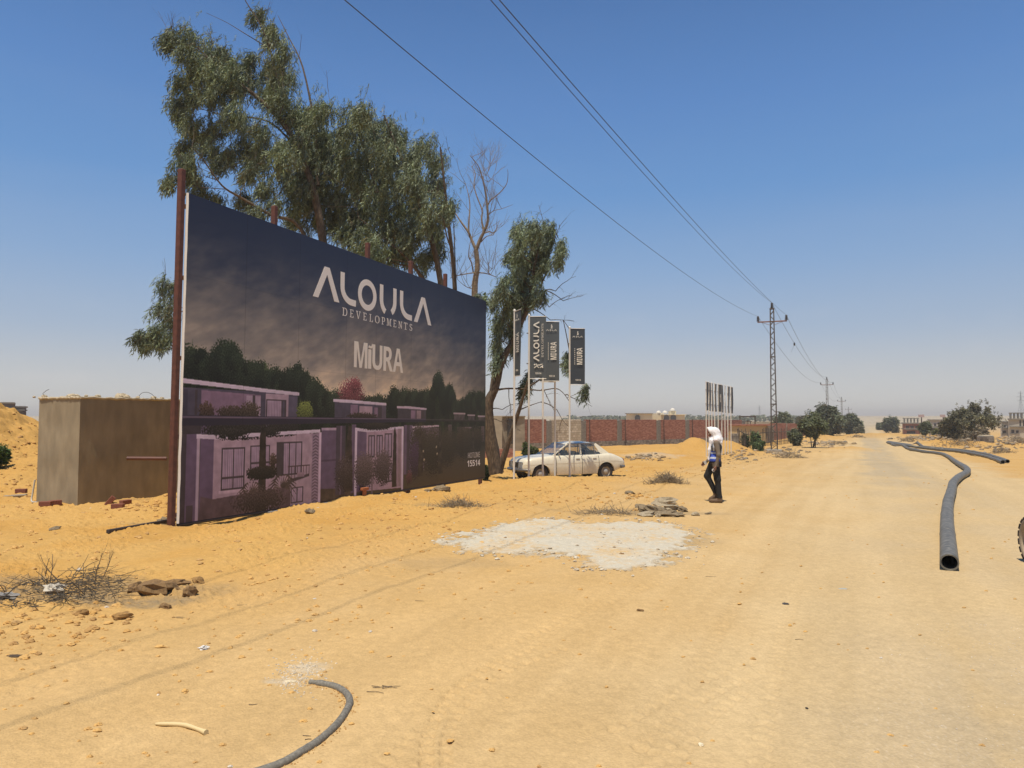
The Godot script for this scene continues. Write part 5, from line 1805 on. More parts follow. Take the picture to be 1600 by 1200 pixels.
# ---------------------------------------------------------------- person
func nets(b: MB, prims: Array, k: float, cell: float, colour: Callable, folds := 0.0) -> void:
	# surface of a smooth union of tapered capsules [a, b, ra, rb, cut?]
	var lo := Vector3.ONE * 1e9
	var hi := -lo
	for p in prims:
		if p.size() > 4 and p[4]:
			continue
		for e in 2:
			var r: float = p[2 + e] + k + cell * 2.0
			lo = lo.min(p[e] - Vector3.ONE * r)
			hi = hi.max(p[e] + Vector3.ONE * r)
	var nx := int((hi.x - lo.x) / cell) + 2
	var ny := int((hi.y - lo.y) / cell) + 2
	var nz := int((hi.z - lo.z) / cell) + 2
	var f := PackedFloat32Array()
	f.resize(nx * ny * nz)
	f.fill(1.0)
	for p in prims:
		var a: Vector3 = p[0]
		var c: Vector3 = p[1]
		var r0: float = p[2]
		var r1: float = p[3]
		var cut: bool = p.size() > 4 and p[4]
		var m := maxf(r0, r1) + k + cell * 2.0
		var i0 := ((a.min(c) - Vector3.ONE * m - lo) / cell).floor().max(Vector3.ZERO)
		var i1 := ((a.max(c) + Vector3.ONE * m - lo) / cell).ceil().min(Vector3(nx - 1, ny - 1, nz - 1))
		var ab := c - a
		var l2 := maxf(ab.length_squared(), 1e-9)
		for y in range(int(i0.y), int(i1.y) + 1):
			for z in range(int(i0.z), int(i1.z) + 1):
				for x in range(int(i0.x), int(i1.x) + 1):
					var q := lo + Vector3(x, y, z) * cell
					var t := clampf((q - a).dot(ab) / l2, 0.0, 1.0)
					var d := (q - a - ab * t).length() - lerpf(r0, r1, t)
					var o := (y * nz + z) * nx + x
					var v := f[o]
					if cut:
						f[o] = maxf(v, -d)
					else:
						if folds > 0.0:
							d += folds * noise_b.get_noise_3d(q.x * 6.0 + q.y * 3.0, q.y * 2.5, q.z * 6.0)
						var h := maxf(k - absf(v - d), 0.0) / k
						f[o] = minf(v, d) - h * h * k * 0.25
	var index := {}
	var off := [0, 1, nx, nx + 1, nx * nz, nx * nz + 1, nx * nz + nx, nx * nz + nx + 1]
	for y in ny - 1:
		for z in nz - 1:
			for x in nx - 1:
				var o := (y * nz + z) * nx + x
				if absf(f[o]) > cell * 2.2:
					continue
				var neg := 0
				for e in 8:
					if f[o + off[e]] < 0.0:
						neg += 1
				if neg == 0 or neg == 8:
					continue
				var sum := Vector3.ZERO
				var g := Vector3.ZERO
				var cnt := 0
				for e in 8:
					var c0 := Vector3(e & 1, (e >> 2) & 1, (e >> 1) & 1)
					var fa := f[o + off[e]]
					g += (c0 * 2.0 - Vector3.ONE) * fa
					for bit in 3:
						var e2 := e | (1 << bit)
						if e2 == e:
							continue
						var fb := f[o + off[e2]]
						if (fa < 0.0) != (fb < 0.0):
							var c1 := Vector3(e2 & 1, (e2 >> 2) & 1, (e2 >> 1) & 1)
							sum += c0.lerp(c1, fa / (fa - fb))
							cnt += 1
				var pos := lo + (Vector3(x, y, z) + sum / cnt) * cell
				b.tint = colour.call(pos)
				index[o] = b.p(pos, g.normalized())
	b.tint = Color.WHITE
	for o in index:
		for ax in 3:
			var step: int = [1, nx * nz, nx][ax]
			if (f[o] < 0.0) == (f[o + step] < 0.0):
				continue
			var s1: int = [nx * nz, nx, 1][ax]
			var s2: int = [nx, 1, nx * nz][ax]
			if not (index.has(o - s1) and index.has(o - s2) and index.has(o - s1 - s2)):
				continue
			var q := [index[o], index[o - s1], index[o - s1 - s2], index[o - s2]]
			if f[o] < 0.0:
				b.ix.append_array([q[0], q[2], q[1], q[0], q[3], q[2]])
			else:
				b.ix.append_array([q[0], q[1], q[2], q[0], q[2], q[3]])

func hand(b: MB, wrist: Vector3, along: Vector3, palm_out: Vector3, thumb_side: Vector3, skin: Color) -> void:
	var d := along.normalized()
	var n := (palm_out - d * palm_out.dot(d)).normalized()
	var s := (thumb_side - d * thumb_side.dot(d) - n * thumb_side.dot(n)).normalized()
	var pr := [[wrist, wrist + d * 0.03, 0.025, 0.024]]
	for i in 4:
		var o := s * (0.027 - 0.018 * i)
		var root := wrist + d * 0.085 + o
		pr.append([wrist + d * 0.02 + o * 0.8, root, 0.015, 0.0115])
		var l: float = [0.040, 0.045, 0.042, 0.033][i]
		var a1 := root + (d * 0.85 + n * 0.5).normalized() * l
		var a2 := a1 + (d * 0.35 + n * 0.9).normalized() * l * 0.62
		var a3 := a2 + (d * -0.25 + n * 0.95).normalized() * l * 0.5
		pr.append([root, a1, 0.0098, 0.009])
		pr.append([a1, a2, 0.009, 0.0082])
		pr.append([a2, a3, 0.0082, 0.0072])
	var t0 := wrist + d * 0.03 + s * 0.022
	var t1 := t0 + (d * 0.55 + s * 0.7 + n * 0.35).normalized() * 0.042
	var t2 := t1 + (d * 0.75 + s * 0.1 + n * 0.6).normalized() * 0.034
	pr.append([t0, t1, 0.015, 0.011])
	pr.append([t1, t2, 0.011, 0.0088])
	nets(b, pr, 0.006, 0.004, func(_p): return skin)

func build_person() -> void:
	var foot := on_ground(1120, 785)
	foot.y += 0.0
	var t := thing("person", "person in white head scarf, blue safety vest and black trousers walking left", "person", foot, -0.28)
	var skin := Color(0.24, 0.12, 0.075)
	var black := Color(0.014, 0.013, 0.015)
	var grey := Color(0.17, 0.135, 0.10)
	var boot := Color(0.13, 0.085, 0.05)
	var V := func(x, y, z): return Vector3(x, y, z)
	var torso := [[V.call(-0.03, 0.94, -0.06), V.call(-0.03, 0.94, 0.06), 0.105, 0.105], [V.call(-0.03, 0.97, 0), V.call(-0.005, 1.24, 0), 0.11, 0.12], [V.call(0.0, 1.26, -0.085), V.call(0.0, 1.26, 0.085), 0.10, 0.10], [V.call(0.01, 1.35, -0.14), V.call(0.01, 1.35, 0.14), 0.062, 0.062]]
	var limbs := [
		[V.call(0.0, 1.38, 0), V.call(-0.03, 1.48, 0), 0.055, 0.05],
		[V.call(0.01, 1.345, 0.165), V.call(0.055, 1.09, 0.215), 0.060, 0.047], [V.call(0.055, 1.09, 0.215), V.call(-0.005, 0.845, 0.22), 0.045, 0.031],
		[V.call(0.01, 1.345, -0.165), V.call(-0.05, 1.09, -0.205), 0.060, 0.047], [V.call(-0.05, 1.09, -0.205), V.call(-0.225, 0.90, -0.18), 0.045, 0.031],
		[V.call(-0.02, 0.92, 0.075), V.call(0.02, 0.53, 0.085), 0.100, 0.074], [V.call(0.02, 0.53, 0.085), V.call(0.06, 0.13, 0.085), 0.072, 0.056],
		[V.call(-0.05, 0.92, -0.075), V.call(-0.205, 0.59, -0.085), 0.100, 0.074], [V.call(-0.205, 0.59, -0.085), V.call(-0.015, 0.205, -0.08), 0.070, 0.054],
		[V.call(0.075, 0.055, 0.085), V.call(0.06, 0.12, 0.085), 0.052, 0.050], [V.call(0.07, 0.045, 0.085), V.call(-0.14, 0.036, 0.085), 0.045, 0.036], [V.call(0.0, 0.05, 0.085), V.call(-0.11, 0.045, 0.085), 0.042, 0.040],
		[V.call(0.0, 0.15, -0.08), V.call(-0.02, 0.20, -0.08), 0.050, 0.048], [V.call(0.0, 0.135, -0.08), V.call(-0.15, 0.055, -0.08), 0.045, 0.036], [V.call(-0.05, 0.12, -0.08), V.call(-0.12, 0.075, -0.08), 0.042, 0.04]]
	var all := torso.duplicate()
	all.append_array(limbs)
	var paintit := func(p: Vector3) -> Color:
		if p.y > 1.40:
			return skin
		var cuff_near := p.z > 0.14 and p.y > 0.82
		var cuff_far := p.z < -0.125 and p.y > 0.86 and p.y < 1.2
		if cuff_near or cuff_far or p.y > 1.02:
			return grey
		if p.y < 0.105 and p.z > 0.0 or p.y < 0.20 and p.z < 0.0 and p.x > -0.2 and p.y < 0.20 - 0.2 * (p.x + 0.05):
			return boot
		return black
	var b := MB.new()
	nets(b, all, 0.035, 0.012, paintit, 0.006)
	# head with brow, nose, lips, chin and ears
	var head := [[V.call(-0.045, 1.60, 0), V.call(-0.075, 1.605, 0), 0.088, 0.084], [V.call(-0.08, 1.555, 0), V.call(-0.115, 1.515, 0), 0.062, 0.042], [V.call(-0.03, 1.48, 0), V.call(-0.04, 1.54, 0), 0.052, 0.055],
		[V.call(-0.155, 1.595, 0), V.call(-0.178, 1.562, 0), 0.009, 0.014], [V.call(-0.148, 1.612, -0.03), V.call(-0.148, 1.612, 0.03), 0.012, 0.012], [V.call(-0.150, 1.532, -0.014), V.call(-0.150, 1.532, 0.014), 0.010, 0.010], [V.call(-0.148, 1.520, -0.012), V.call(-0.148, 1.520, 0.012), 0.009, 0.009], [V.call(-0.05, 1.59, 0.086), V.call(-0.045, 1.56, 0.084), 0.016, 0.012], [V.call(-0.05, 1.59, -0.086), V.call(-0.045, 1.56, -0.084), 0.016, 0.012],
		[V.call(-0.158, 1.592, 0.032), V.call(-0.158, 1.592, 0.033), 0.012, 0.012, true], [V.call(-0.158, 1.592, -0.032), V.call(-0.158, 1.592, -0.033), 0.012, 0.012, true]]
	nets(b, head, 0.016, 0.006, func(p: Vector3) -> Color: return Color(0.02, 0.015, 0.012) if absf(p.y - 1.592) < 0.010 and absf(absf(p.z) - 0.032) < 0.014 and p.x < -0.13 else (Color(0.22, 0.085, 0.06) if p.y < 1.540 and p.y > 1.512 and p.x < -0.147 and absf(p.z) < 0.02 else skin))
	hand(b, V.call(-0.007, 0.85, 0.22), V.call(-0.15, -1.0, 0.0), V.call(-0.9, 0.0, -0.3), V.call(-0.5, 0.0, 0.8), skin)
	hand(b, V.call(-0.222, 0.902, -0.18), V.call(-0.75, -0.55, 0.1), V.call(-0.3, -0.4, 0.8), V.call(-0.3, 0.9, 0.0), skin)
	put("body", b, mat("person_cloth", Color(1, 1, 1), 0.8, 0.0, true), t)
	var vest := MB.new()
	var vp := [[V.call(-0.03, 0.96, -0.065), V.call(-0.03, 0.96, 0.065), 0.122, 0.122], [V.call(-0.03, 0.99, 0), V.call(-0.005, 1.24, 0), 0.128, 0.135], [V.call(0.0, 1.26, -0.085), V.call(0.0, 1.26, 0.085), 0.113, 0.113], [V.call(0.01, 1.345, -0.12), V.call(0.01, 1.345, 0.12), 0.070, 0.070], [V.call(0.05, 0.90, -0.05), V.call(0.06, 0.82, 0.03), 0.07, 0.055],
		[V.call(-0.3, 0.66, 0.0), V.call(-0.06, 0.66, 0.0), 0.22, 0.22, true]]
	nets(vest, vp, 0.03, 0.012, func(p: Vector3) -> Color:
		if p.y < 0.935 or p.x > 0.085:
			return Color(0.018, 0.018, 0.022)
		if absf(p.y - 1.125) < 0.022 or absf(p.y - 1.015) < 0.022:
			return Color(0.42, 0.45, 0.50)
		if p.y > 1.165:
			return Color(0.42, 0.45, 0.50) if absf(p.x + 0.055) < 0.018 else Color(0.03, 0.04, 0.07)
		return Color(0.035, 0.075, 0.42), 0.008)
	put("safety_vest", vest, mat("person_cloth", Color(1, 1, 1), 0.8, 0.0, true), t)
	var scarf := MB.new()
	var sp := [[V.call(-0.035, 1.605, 0), V.call(-0.08, 1.615, 0), 0.112, 0.102], [V.call(0.0, 1.56, 0), V.call(0.03, 1.42, 0.0), 0.105, 0.12], [V.call(0.02, 1.42, -0.10), V.call(0.02, 1.42, 0.10), 0.08, 0.08], [V.call(-0.07, 1.46, 0.0), V.call(-0.09, 1.38, 0.05), 0.075, 0.06], [V.call(-0.09, 1.40, 0.06), V.call(-0.145, 1.20, 0.085), 0.055, 0.034], [V.call(-0.145, 1.20, 0.085), V.call(-0.165, 0.98, 0.085), 0.036, 0.022],
		[V.call(0.05, 1.45, 0.03), V.call(0.10, 1.36, 0.08), 0.07, 0.045], [V.call(-0.12, 1.672, -0.03), V.call(-0.185, 1.690, 0.01), 0.035, 0.016],
		[V.call(-0.20, 1.57, 0.0), V.call(-0.15, 1.555, 0.0), 0.08, 0.075, true], [V.call(-0.11, 1.57, 0.0), V.call(-0.05, 1.575, 0.0), 0.062, 0.05, true]]
	nets(scarf, sp, 0.03, 0.009, func(_p): return Color(0.80, 0.79, 0.80), 0.016)
	put("head_scarf", scarf, mat("person_cloth", Color(1, 1, 1), 0.8, 0.0, true), t)
	# what the hands hold
	var r := t.global_transform
	var roll := MB.new()
	roll.lathe([Vector2(0.014, -0.02), Vector2(0.034, -0.02), Vector2(0.034, 0.02), Vector2(0.014, 0.02), Vector2(0.014, -0.02)], r * Transform3D(Basis(Vector3(1, 0, 0), PI / 2), Vector3(-0.065, 0.745, 0.225)), 16)
	tag(put("tape_roll", roll, mat("roll_white", lin(0.62, 0.62, 0.60), 0.6)), "small white roll held in the walking person's lowered hand", "roll")
	var card := MB.new()
	card.box(Vector3(0.06, 0.09, 0.006), r * Transform3D(Basis(Vector3(0, 1, 0), 0.5) * Basis(Vector3(0, 0, 1), 0.5), Vector3(-0.245, 0.885, -0.13)), 0.002)
	tag(put("paper_sheet", card, mat("paper_white", lin(0.66, 0.65, 0.62), 0.7)), "small pale sheet held in the walking person's forward hand", "paper")

# ---------------------------------------------------------------- power line
const LINE_STEP := Vector3(37.6, 0, -75.3)

func build_power_line() -> void:
	var foot := at(1210, 707, 55.0)
	foot.y = height(foot.x, foot.z)
	var turn := -0.394
	var tall := 10.42 - foot.y
	var steel := mat("lattice_steel", lin(0.17, 0.135, 0.105), 0.75, 0.0, false, grain(0.05, 0.45, 1.0, 256, 4, 61), 1.5)
	var dark := mat("insulator_dark", lin(0.03, 0.025, 0.025), 0.3)
	var t := thing("power_pole", "nearest steel lattice power pole with three insulators, on a concrete footing", "power pole", foot, turn, "lattice power poles along the road")
	var b := MB.new()
	b.box(Vector3(1.1, 0.5, 1.1), Transform3D(Basis(), Vector3(0, -0.06, 0)), 0.03)
	put("footing", b, mat("concrete", lin(0.42, 0.38, 0.31), 0.9, 0.0, false, grain(0.03, 0.75, 1.0), 0.8), t)
	var w := func(y: float) -> float: return lerpf(0.24, 0.15, y / tall)
	for sx in [-1.0, 1.0]:
		for sz in [-1.0, 1.0]:
			var l := MB.new()
			var p0 := Vector3(sx * w.call(0.0), 0.1, sz * w.call(0.0))
			var p1 := Vector3(sx * w.call(tall), tall, sz * w.call(tall))
			bar(l, p0 + Vector3(-sx * 0.025, 0, 0), p1 + Vector3(-sx * 0.025, 0, 0), 0.075, 0.010, Vector3(0, 0, sz))
			bar(l, p0 + Vector3(sx * 0.006, 0, -sz * 0.03), p1 + Vector3(sx * 0.006, 0, -sz * 0.03), 0.075, 0.010, Vector3(sx, 0, 0))
			put("leg", l, steel, t)
	var z := MB.new()
	var y := 0.2
	var flip := 1.0
	while y < tall - 0.4:
		var y2 := y + 0.40
		var a: float = w.call(y)
		var c: float = w.call(y2)
		for s in [-1.0, 1.0]:
			bar(z, Vector3(-flip * a, y, s * a), Vector3(flip * c, y2, s * c), 0.045, 0.010, Vector3(0, 0, s))
			bar(z, Vector3(s * a, y, flip * a), Vector3(s * c, y2, -flip * c), 0.045, 0.010, Vector3(s, 0, 0))
		flip = -flip
		y = y2
	for yy in [tall * 0.33, tall * 0.66, tall - 0.05]:
		var a: float = w.call(yy)
		z.box(Vector3(a * 2 + 0.05, 0.08, a * 2 + 0.05), Transform3D(Basis(), Vector3(0, yy, 0)))
	put("bracing", z, steel, t).set_meta("kind", "stuff")
	var arm_y := 9.38 - foot.y
	var cr := MB.new()
	cr.box(Vector3(2.17, 0.09, 0.11), Transform3D(Basis(), Vector3(0, arm_y, 0)), 0.008)
	bar(cr, Vector3(-0.8, arm_y - 0.02, 0), Vector3(-0.10, arm_y - 0.30, 0), 0.03, 0.02, Vector3(0, 0, 1))
	bar(cr, Vector3(0.8, arm_y - 0.02, 0), Vector3(0.10, arm_y - 0.30, 0), 0.03, 0.02, Vector3(0, 0, 1))
	put("crossarm", cr, mat("arm_rust", lin(0.22, 0.11, 0.07), 0.8), t)
	var sheds := []
	for i in 4:
		sheds.append_array([Vector2(0.05, 0.02 + i * 0.075), Vector2(0.105 - 0.008 * i, 0.035 + i * 0.075), Vector2(0.10 - 0.008 * i, 0.055 + i * 0.075), Vector2(0.05, 0.075 + i * 0.075)])
	sheds.append_array([Vector2(0.045, 0.33), Vector2(0.0, 0.35)])
	for p in [Vector3(-1.035, arm_y + 0.04, 0), Vector3(1.035, arm_y + 0.04, 0), Vector3(0, tall, 0)]:
		var n := MB.new()
		n.lathe(sheds, Transform3D(Basis.from_scale(Vector3.ONE * 1.3), p), 12)
		put("insulator", n, dark, t)
	# further poles down the line
	var names := ["second steel lattice power pole, standing in front of the big round tree", "third lattice power pole, beyond the dark round trees", "fourth and small lattice power pole far down the line", "fifth and tiniest lattice power pole at the end of the line"]
	var tops := [9.33, 7.82, 5.99, 4.81]
	var feet := [foot]
	var caps := [foot.y + tall + 0.42]
	var arms := [foot.y + arm_y + 0.45]
	for k in 4:
		var q := foot + LINE_STEP * (k + 1)
		q.y = height(q.x, q.z)
		var c: Node3D = t.duplicate()
		c.name = numbered("power_pole")
		add_child(c, true)
		c.position = q
		var s: float = (tops[k] - q.y) / (tall + 0.45)
		c.scale = Vector3(1, s, 1)
		c.set_meta("label", names[k])
		feet.append(q)
		caps.append(q.y + (tall + 0.42) * s)
		arms.append(q.y + (arm_y + 0.45) * s)
	# the wires
	var wire := mat("wire", lin(0.035, 0.033, 0.035), 0.6)
	var side := Vector3(cos(turn), 0, -sin(turn)) * 1.035
	var first := [Vector3(-17.54, 10.14, 19.9), Vector3(-15.97, 10.18, 20.3), Vector3(-15.31, 8.64, 20.7)]
	var sags := [1.712, 1.254, 0.917]
	var which := ["left lower", "middle upper", "right lower"]
	for k in 3:
		for j in 3:
			var p1: Vector3 = feet[k]
			p1.y = [arms[k], caps[k], arms[k]][j]
			p1 += side * (j - 1)
			var p0: Vector3 = first[j]
			var sag: float = sags[j]
			if k > 0:
				p0 = feet[k - 1]
				p0.y = [arms[k - 1], caps[k - 1], arms[k - 1]][j]
				p0 += side * (j - 1)
				sag = 1.5
			var pts := []
			for i in 41:
				var u := i / 40.0
				var p := p1.lerp(p0, u)
				p.y -= 4.0 * sag * u * (1.0 - u)
				pts.append(p)
			var wb := MB.new()
			wb.tube(pts, [0.0085 if k == 0 else 0.013], 5)
			tag(put("power_wire", wb, wire), ["%s power wire crossing the sky above the board to the nearest lattice pole", "%s power wire sagging between the first and the second lattice pole", "%s power wire sagging between the second and the third lattice pole"][k] % which[j], "wire", "power wires")
			if k == 1 and j == 1:
				var kb := MB.new()
				var at2: Vector3 = pts[31]
				kb.blob(at2 + Vector3(0, -0.08, 0), Vector3(0.09, 0.18, 0.09), noise_c, 0.2, 3.0, 1)
				kb.tube([at2, at2 + Vector3(-0.15, -0.5, 0), at2 + Vector3(-0.35, -0.9, 0)], [0.012, 0.006], 4)
				tag(put("wire_clamp", kb, dark), "small dark clamp with a loose end hanging from the power wire", "clamp")

func pylon(label: String, px: float, top: float, ahead: float, group: String) -> void:
	var p := at(px, 660, ahead)
	p.y = height(p.x, p.z)
	var tall := at(px, top, ahead).y - p.y
	var m := mat("pylon_steel", lin(0.20, 0.20, 0.20), 0.6)
	var t := thing("pylon", label, "pylon", p, 0.4, group)
	var b := MB.new()
	var r := 0.11
	for sx in [-1.0, 1.0]:
		for sz in [-1.0, 1.0]:
			b.tube([Vector3(sx * tall * 0.09, 0, sz * tall * 0.09), Vector3(sx * tall * 0.025, tall * 0.55, sz * tall * 0.025), Vector3(0, tall, 0)], [r], 4)
	for i in 9:
		var y0 := tall * 0.10 * i
		var y1 := tall * 0.10 * (i + 1)
		var w0 := tall * lerpf(0.09, 0.012, minf(1.0, i / 7.0))
		var w1 := tall * lerpf(0.09, 0.012, minf(1.0, (i + 1) / 7.0))
		for s in [-1.0, 1.0]:
			b.tube([Vector3(-w0, y0, s * w0), Vector3(w1, y1, s * w1)], [r * 0.6], 4)
			b.tube([Vector3(w0, y0, s * w0), Vector3(-w1, y1, s * w1)], [r * 0.6], 4)
	put("tower", b, m, t)
	for k in 3:
		var y := tall * (0.62 + 0.14 * k)
		var half: float = tall * [0.19, 0.23, 0.15][k]
		var c := MB.new()
		c.tube([Vector3(-half, y, 0), Vector3(half, y, 0)], [r], 4)
		c.tube([Vector3(-half, y, 0), Vector3(0, y + tall * 0.05, 0), Vector3(half, y, 0)], [r * 0.7], 4)
		put("crossarm", c, m, t)

# ---------------------------------------------------------------- walls and buildings
func brick_tex(key: String, lo: Color, hi: Color, joint: Color, bw: int, bh: int) -> StandardMaterial3D:
	if mats.has(key):
		return mats[key]
	var g := RandomNumberGenerator.new()
	g.seed = key.hash()
	var im := Image.create(256, 256, false, Image.FORMAT_RGB8)
	im.fill(joint.linear_to_srgb())
	var row := 0
	for y in range(0, 256, bh):
		for x in range(-bw, 256 + bw, bw):
			var c := lo.lerp(hi, pow(g.randf(), 1.6))
			im.fill_rect(Rect2i(x + (bw / 2 if row % 2 else 0) + 1, y + 1, bw - 1, bh - 1), c.linear_to_srgb())
		row += 1
	var m := mat(key, Color(1, 1, 1), 0.9)
	m.albedo_texture = ImageTexture.create_from_image(im)
	m.uv1_triplanar = true
	m.uv1_scale = Vector3.ONE * 0.33
	return m

func slab(t: Node3D, called: String, a: Vector3, b: Vector3, low: float, high: float, thick: float, m: Material, bev := 0.01) -> MeshInstance3D:
	# an upright slab from a to b (world), under thing t
	var mid := (a + b) * 0.5
	var d := Vector3(b.x - a.x, 0, b.z - a.z)
	var mb := MB.new()
	mb.box(Vector3(d.length(), high - low, thick), Transform3D(), bev)
	var o := put(called, mb, m, t)
	o.transform = t.transform.affine_inverse() * Transform3D(Basis(Vector3.UP, atan2(-d.z, d.x)), Vector3(mid.x, (low + high) * 0.5, mid.z))
	return o

func build_walls() -> void:
	var red := brick_tex("red_brick_wall", Color(0.23, 0.085, 0.055), Color(0.42, 0.20, 0.14), Color(0.32, 0.19, 0.14), 20, 7)
	var pale := brick_tex("pale_block_wall", Color(0.42, 0.36, 0.26), Color(0.62, 0.56, 0.44), Color(0.12, 0.08, 0.05), 26, 17)
	var stone := brick_tex("rubble_footing", Color(0.13, 0.115, 0.095), Color(0.30, 0.27, 0.22), Color(0.20, 0.17, 0.14), 15, 12)
	var grey := mat("column_grey", lin(0.30, 0.275, 0.235), 0.9, 0.0, false, grain(0.03, 0.7, 1.0), 0.8)
	var rebar := mat("rebar", lin(0.06, 0.04, 0.03), 0.8)
	var a := Vector3(0.81, 0, -60.0)
	var d := (Vector3(17.85, 0, -73.0) - a).normalized()
	var cross := func(px: float) -> Vector3:
		var r := ray(px, 660)
		# where the sight line meets the wall's line
		var den := d.x * -r.z + d.z * r.x
		var s := (r.x * a.z - r.z * a.x) / (r.z * d.x - r.x * d.z)
		return a + d * s if absf(den) > -1.0 else a
	var t := thing("brick_wall", "long red brick boundary wall with grey concrete columns and rubble footing", "wall", Vector3(9.0, 0, -66.0))
	var cols := [812.0, 856.0, 910.0, 966.0, 1027.0, 1072.0, 1118.0, 1160.0]
	for i in cols.size():
		var p: Vector3 = cross.call(cols[i])
		var low := height(p.x, p.z) - 0.4
		var c := slab(t, "column", p - d * 0.27, p + d * 0.27, low, 1.64 - 0.004 * i, 0.42, grey)
		var rb := MB.new()
		rb.tube([Vector3(0.62, -1.4, 0.3), Vector3(0.62, 1.5, 0.3)], [0.04], 5)
		put("steel_rod", rb, rebar, c)
		if i + 1 < cols.size():
			var q: Vector3 = cross.call(cols[i + 1])
			var top := 1.76 - 0.02 * i
			var body := pale if i == 1 else red
			var foot_top := -0.62 if i == 1 else -0.28
			slab(t, "brick_panel", p + d * 0.27, q - d * 0.27, foot_top, top, 0.25, body)
			slab(t, "stone_footing", p + d * 0.27, q - d * 0.27, minf(height(p.x, p.z), height(q.x, q.z)) - 0.4, foot_top - 0.003, 0.40, stone)
	# beige gatehouse behind the gum tree
	var cream := mat("plaster_cream", lin(0.50, 0.44, 0.32), 0.9, 0.0, false, grain(0.02, 0.85, 1.0), 0.3)
	var tan2 := mat("plaster_tan", lin(0.36, 0.31, 0.23), 0.9, 0.0, false, grain(0.02, 0.8, 1.0), 0.3)
	var dk := mat("opening_dark", lin(0.035, 0.032, 0.03), 0.6)
	var g0 := at(764, 700, 56)
	var g1 := at(819, 700, 58)
	var gh := thing("gatehouse", "low beige building with dark door behind the gum tree's trunk", "building", Vector3(g0.x, 0, g0.z))
	slab(gh, "wall", g0, at(783, 700, 56.6), -1.0, 2.05, 0.3, cream)
	slab(gh, "wall", at(783.2, 700, 57.2), g1, -1.0, 1.95, 0.3, tan2)
	slab(gh, "door", at(793, 700, 57.2), at(803, 700, 57.5), -0.2, 1.75, 0.1, dk).position.z += 0.13
	slab(gh, "roof_edge", at(782, 650, 57.0), g1, 1.95, 2.05, 0.5, tan2)
	var lw := thing("low_wall", "low broken red brick wall at the foot of the beige gatehouse", "wall", at(780, 705, 46))
	slab(lw, "brick_panel", at(750, 705, 46), at(803, 705, 46.5), -0.9, -0.12, 0.25, red)
	# yellowish hut, far red wall, picket fence and pier behind the lattice pole
	var hut := thing("hut", "flat yellowish hut wall with red coping behind the picket fence", "building", at(1170, 680, 74))
	slab(hut, "wall", at(1140, 680, 74), at(1196, 680, 75), -1.2, 1.05, 0.4, mat("plaster_yellow", lin(0.50, 0.38, 0.20), 0.9))
	slab(hut, "coping", at(1139, 680, 73.9), at(1205, 680, 75), 1.05, 1.22, 0.55, red)
	slab(hut, "side_wall", at(1196.3, 680, 75), at(1206, 680, 78), -1.2, 1.05, 0.4, tan2)
	var fw := thing("brick_wall", "further low red brick wall right behind the nearest lattice pole", "wall", at(1230, 680, 86))
	for i in 3:
		slab(fw, "brick_panel", at(1204 + i * 24, 680, 86 + i * 3.0), at(1227 + i * 24, 680, 88.8 + i * 3.0), -2.4, 1.20 - 0.05 * i, 0.3, red)
	for i in 2:
		slab(fw, "column", at(1227.1 + i * 24, 680, 88.8 + i * 3.0), at(1227.9 + i * 24, 680, 89 + i * 3.0), -2.4, 1.22 - 0.05 * i, 0.4, tan2)
	var pw := thing("plain_wall", "pale far wall seen above the yellowish hut", "wall", at(1180, 660, 150))
	slab(pw, "wall", at(1128, 660, 150), at(1216, 660, 158), -3.5, 1.0, 0.3, cream)
	var fr := thing("steel_gantry", "bare dark steel gantry standing behind the yellowish hut", "gantry", at(1170, 660, 118))
	for q in [[1155.5, 1157], [1179.0, 1180.6], [1166.6, 1167.6], [1172.0, 1172.8]]:
		slab(fr, "post", at(q[0], 660, 118), at(q[1], 660, 118), -3.0, 1.95 if q[0] < 1160 or q[0] > 1175 else 1.2, 0.15, rebar)
	slab(fr, "beam", at(1154.5, 650, 117.8), at(1181, 650, 117.8), 1.96, 2.16, 0.2, rebar)
	slab(fr, "beam", at(1164, 655, 117.6), at(1175, 655, 117.6), 1.2, 1.32, 0.15, rebar)
	var pier := thing("stone_pier", "grey rubble pier at the left end of the picket fence", "pier", at(1148, 690, 57))
	slab(pier, "pier", at(1143.5, 690, 57), at(1152.5, 690, 57), -1.2, 0.62, 0.5, stone)
	var pk := thing("picket_fence", "ragged dark picket fence beside the nearest lattice pole", "fence", at(1195, 690, 58))
	rng.seed = 91
	var wood := [mat("picket_a", lin(0.11, 0.085, 0.06), 0.9), mat("picket_b", lin(0.17, 0.135, 0.10), 0.9), mat("picket_c", lin(0.07, 0.06, 0.05), 0.9)]
	var n := 42
	for i in n:
		var u := float(i) / n
		var px := lerpf(1152.5, 1238.0, u) + rng.randf_range(-0.3, 0.3)
		var ahead := lerpf(57.0, 74.0, u)
		var p := at(px, 690, ahead)
		var gy := height(p.x, p.z)
		var slat := MB.new()
		var tall := rng.randf_range(1.25, 1.75)
		slat.box(Vector3(0.07, tall + 0.3, 0.025), Transform3D(Basis(Vector3(0, 0, 1), rng.randf_range(-0.05, 0.05)), Vector3(0, tall * 0.5 - 0.15, 0)))
		var o := put("picket", slat, wood[rng.randi() % 3], pk)
		o.position = Vector3(p.x, gy, p.z) - pk.position
		o.rotation.y = 0.7
	for yy in [0.35, 1.25]:
		var rail := MB.new()
		var pts := []
		for i in 9:
			var u := i / 8.0
			var p := at(lerpf(1152.5, 1238.0, u), 690, lerpf(57.0, 74.0, u))
			pts.append(Vector3(p.x, height(p.x, p.z) + yy, p.z) - pk.position)
		rail.tube(pts, [0.03], 5)
		put("rail", rail, wood[2], pk)
	# the cream house beyond the wall
	var hw := mat("house_cream", lin(0.66, 0.58, 0.40), 0.9)
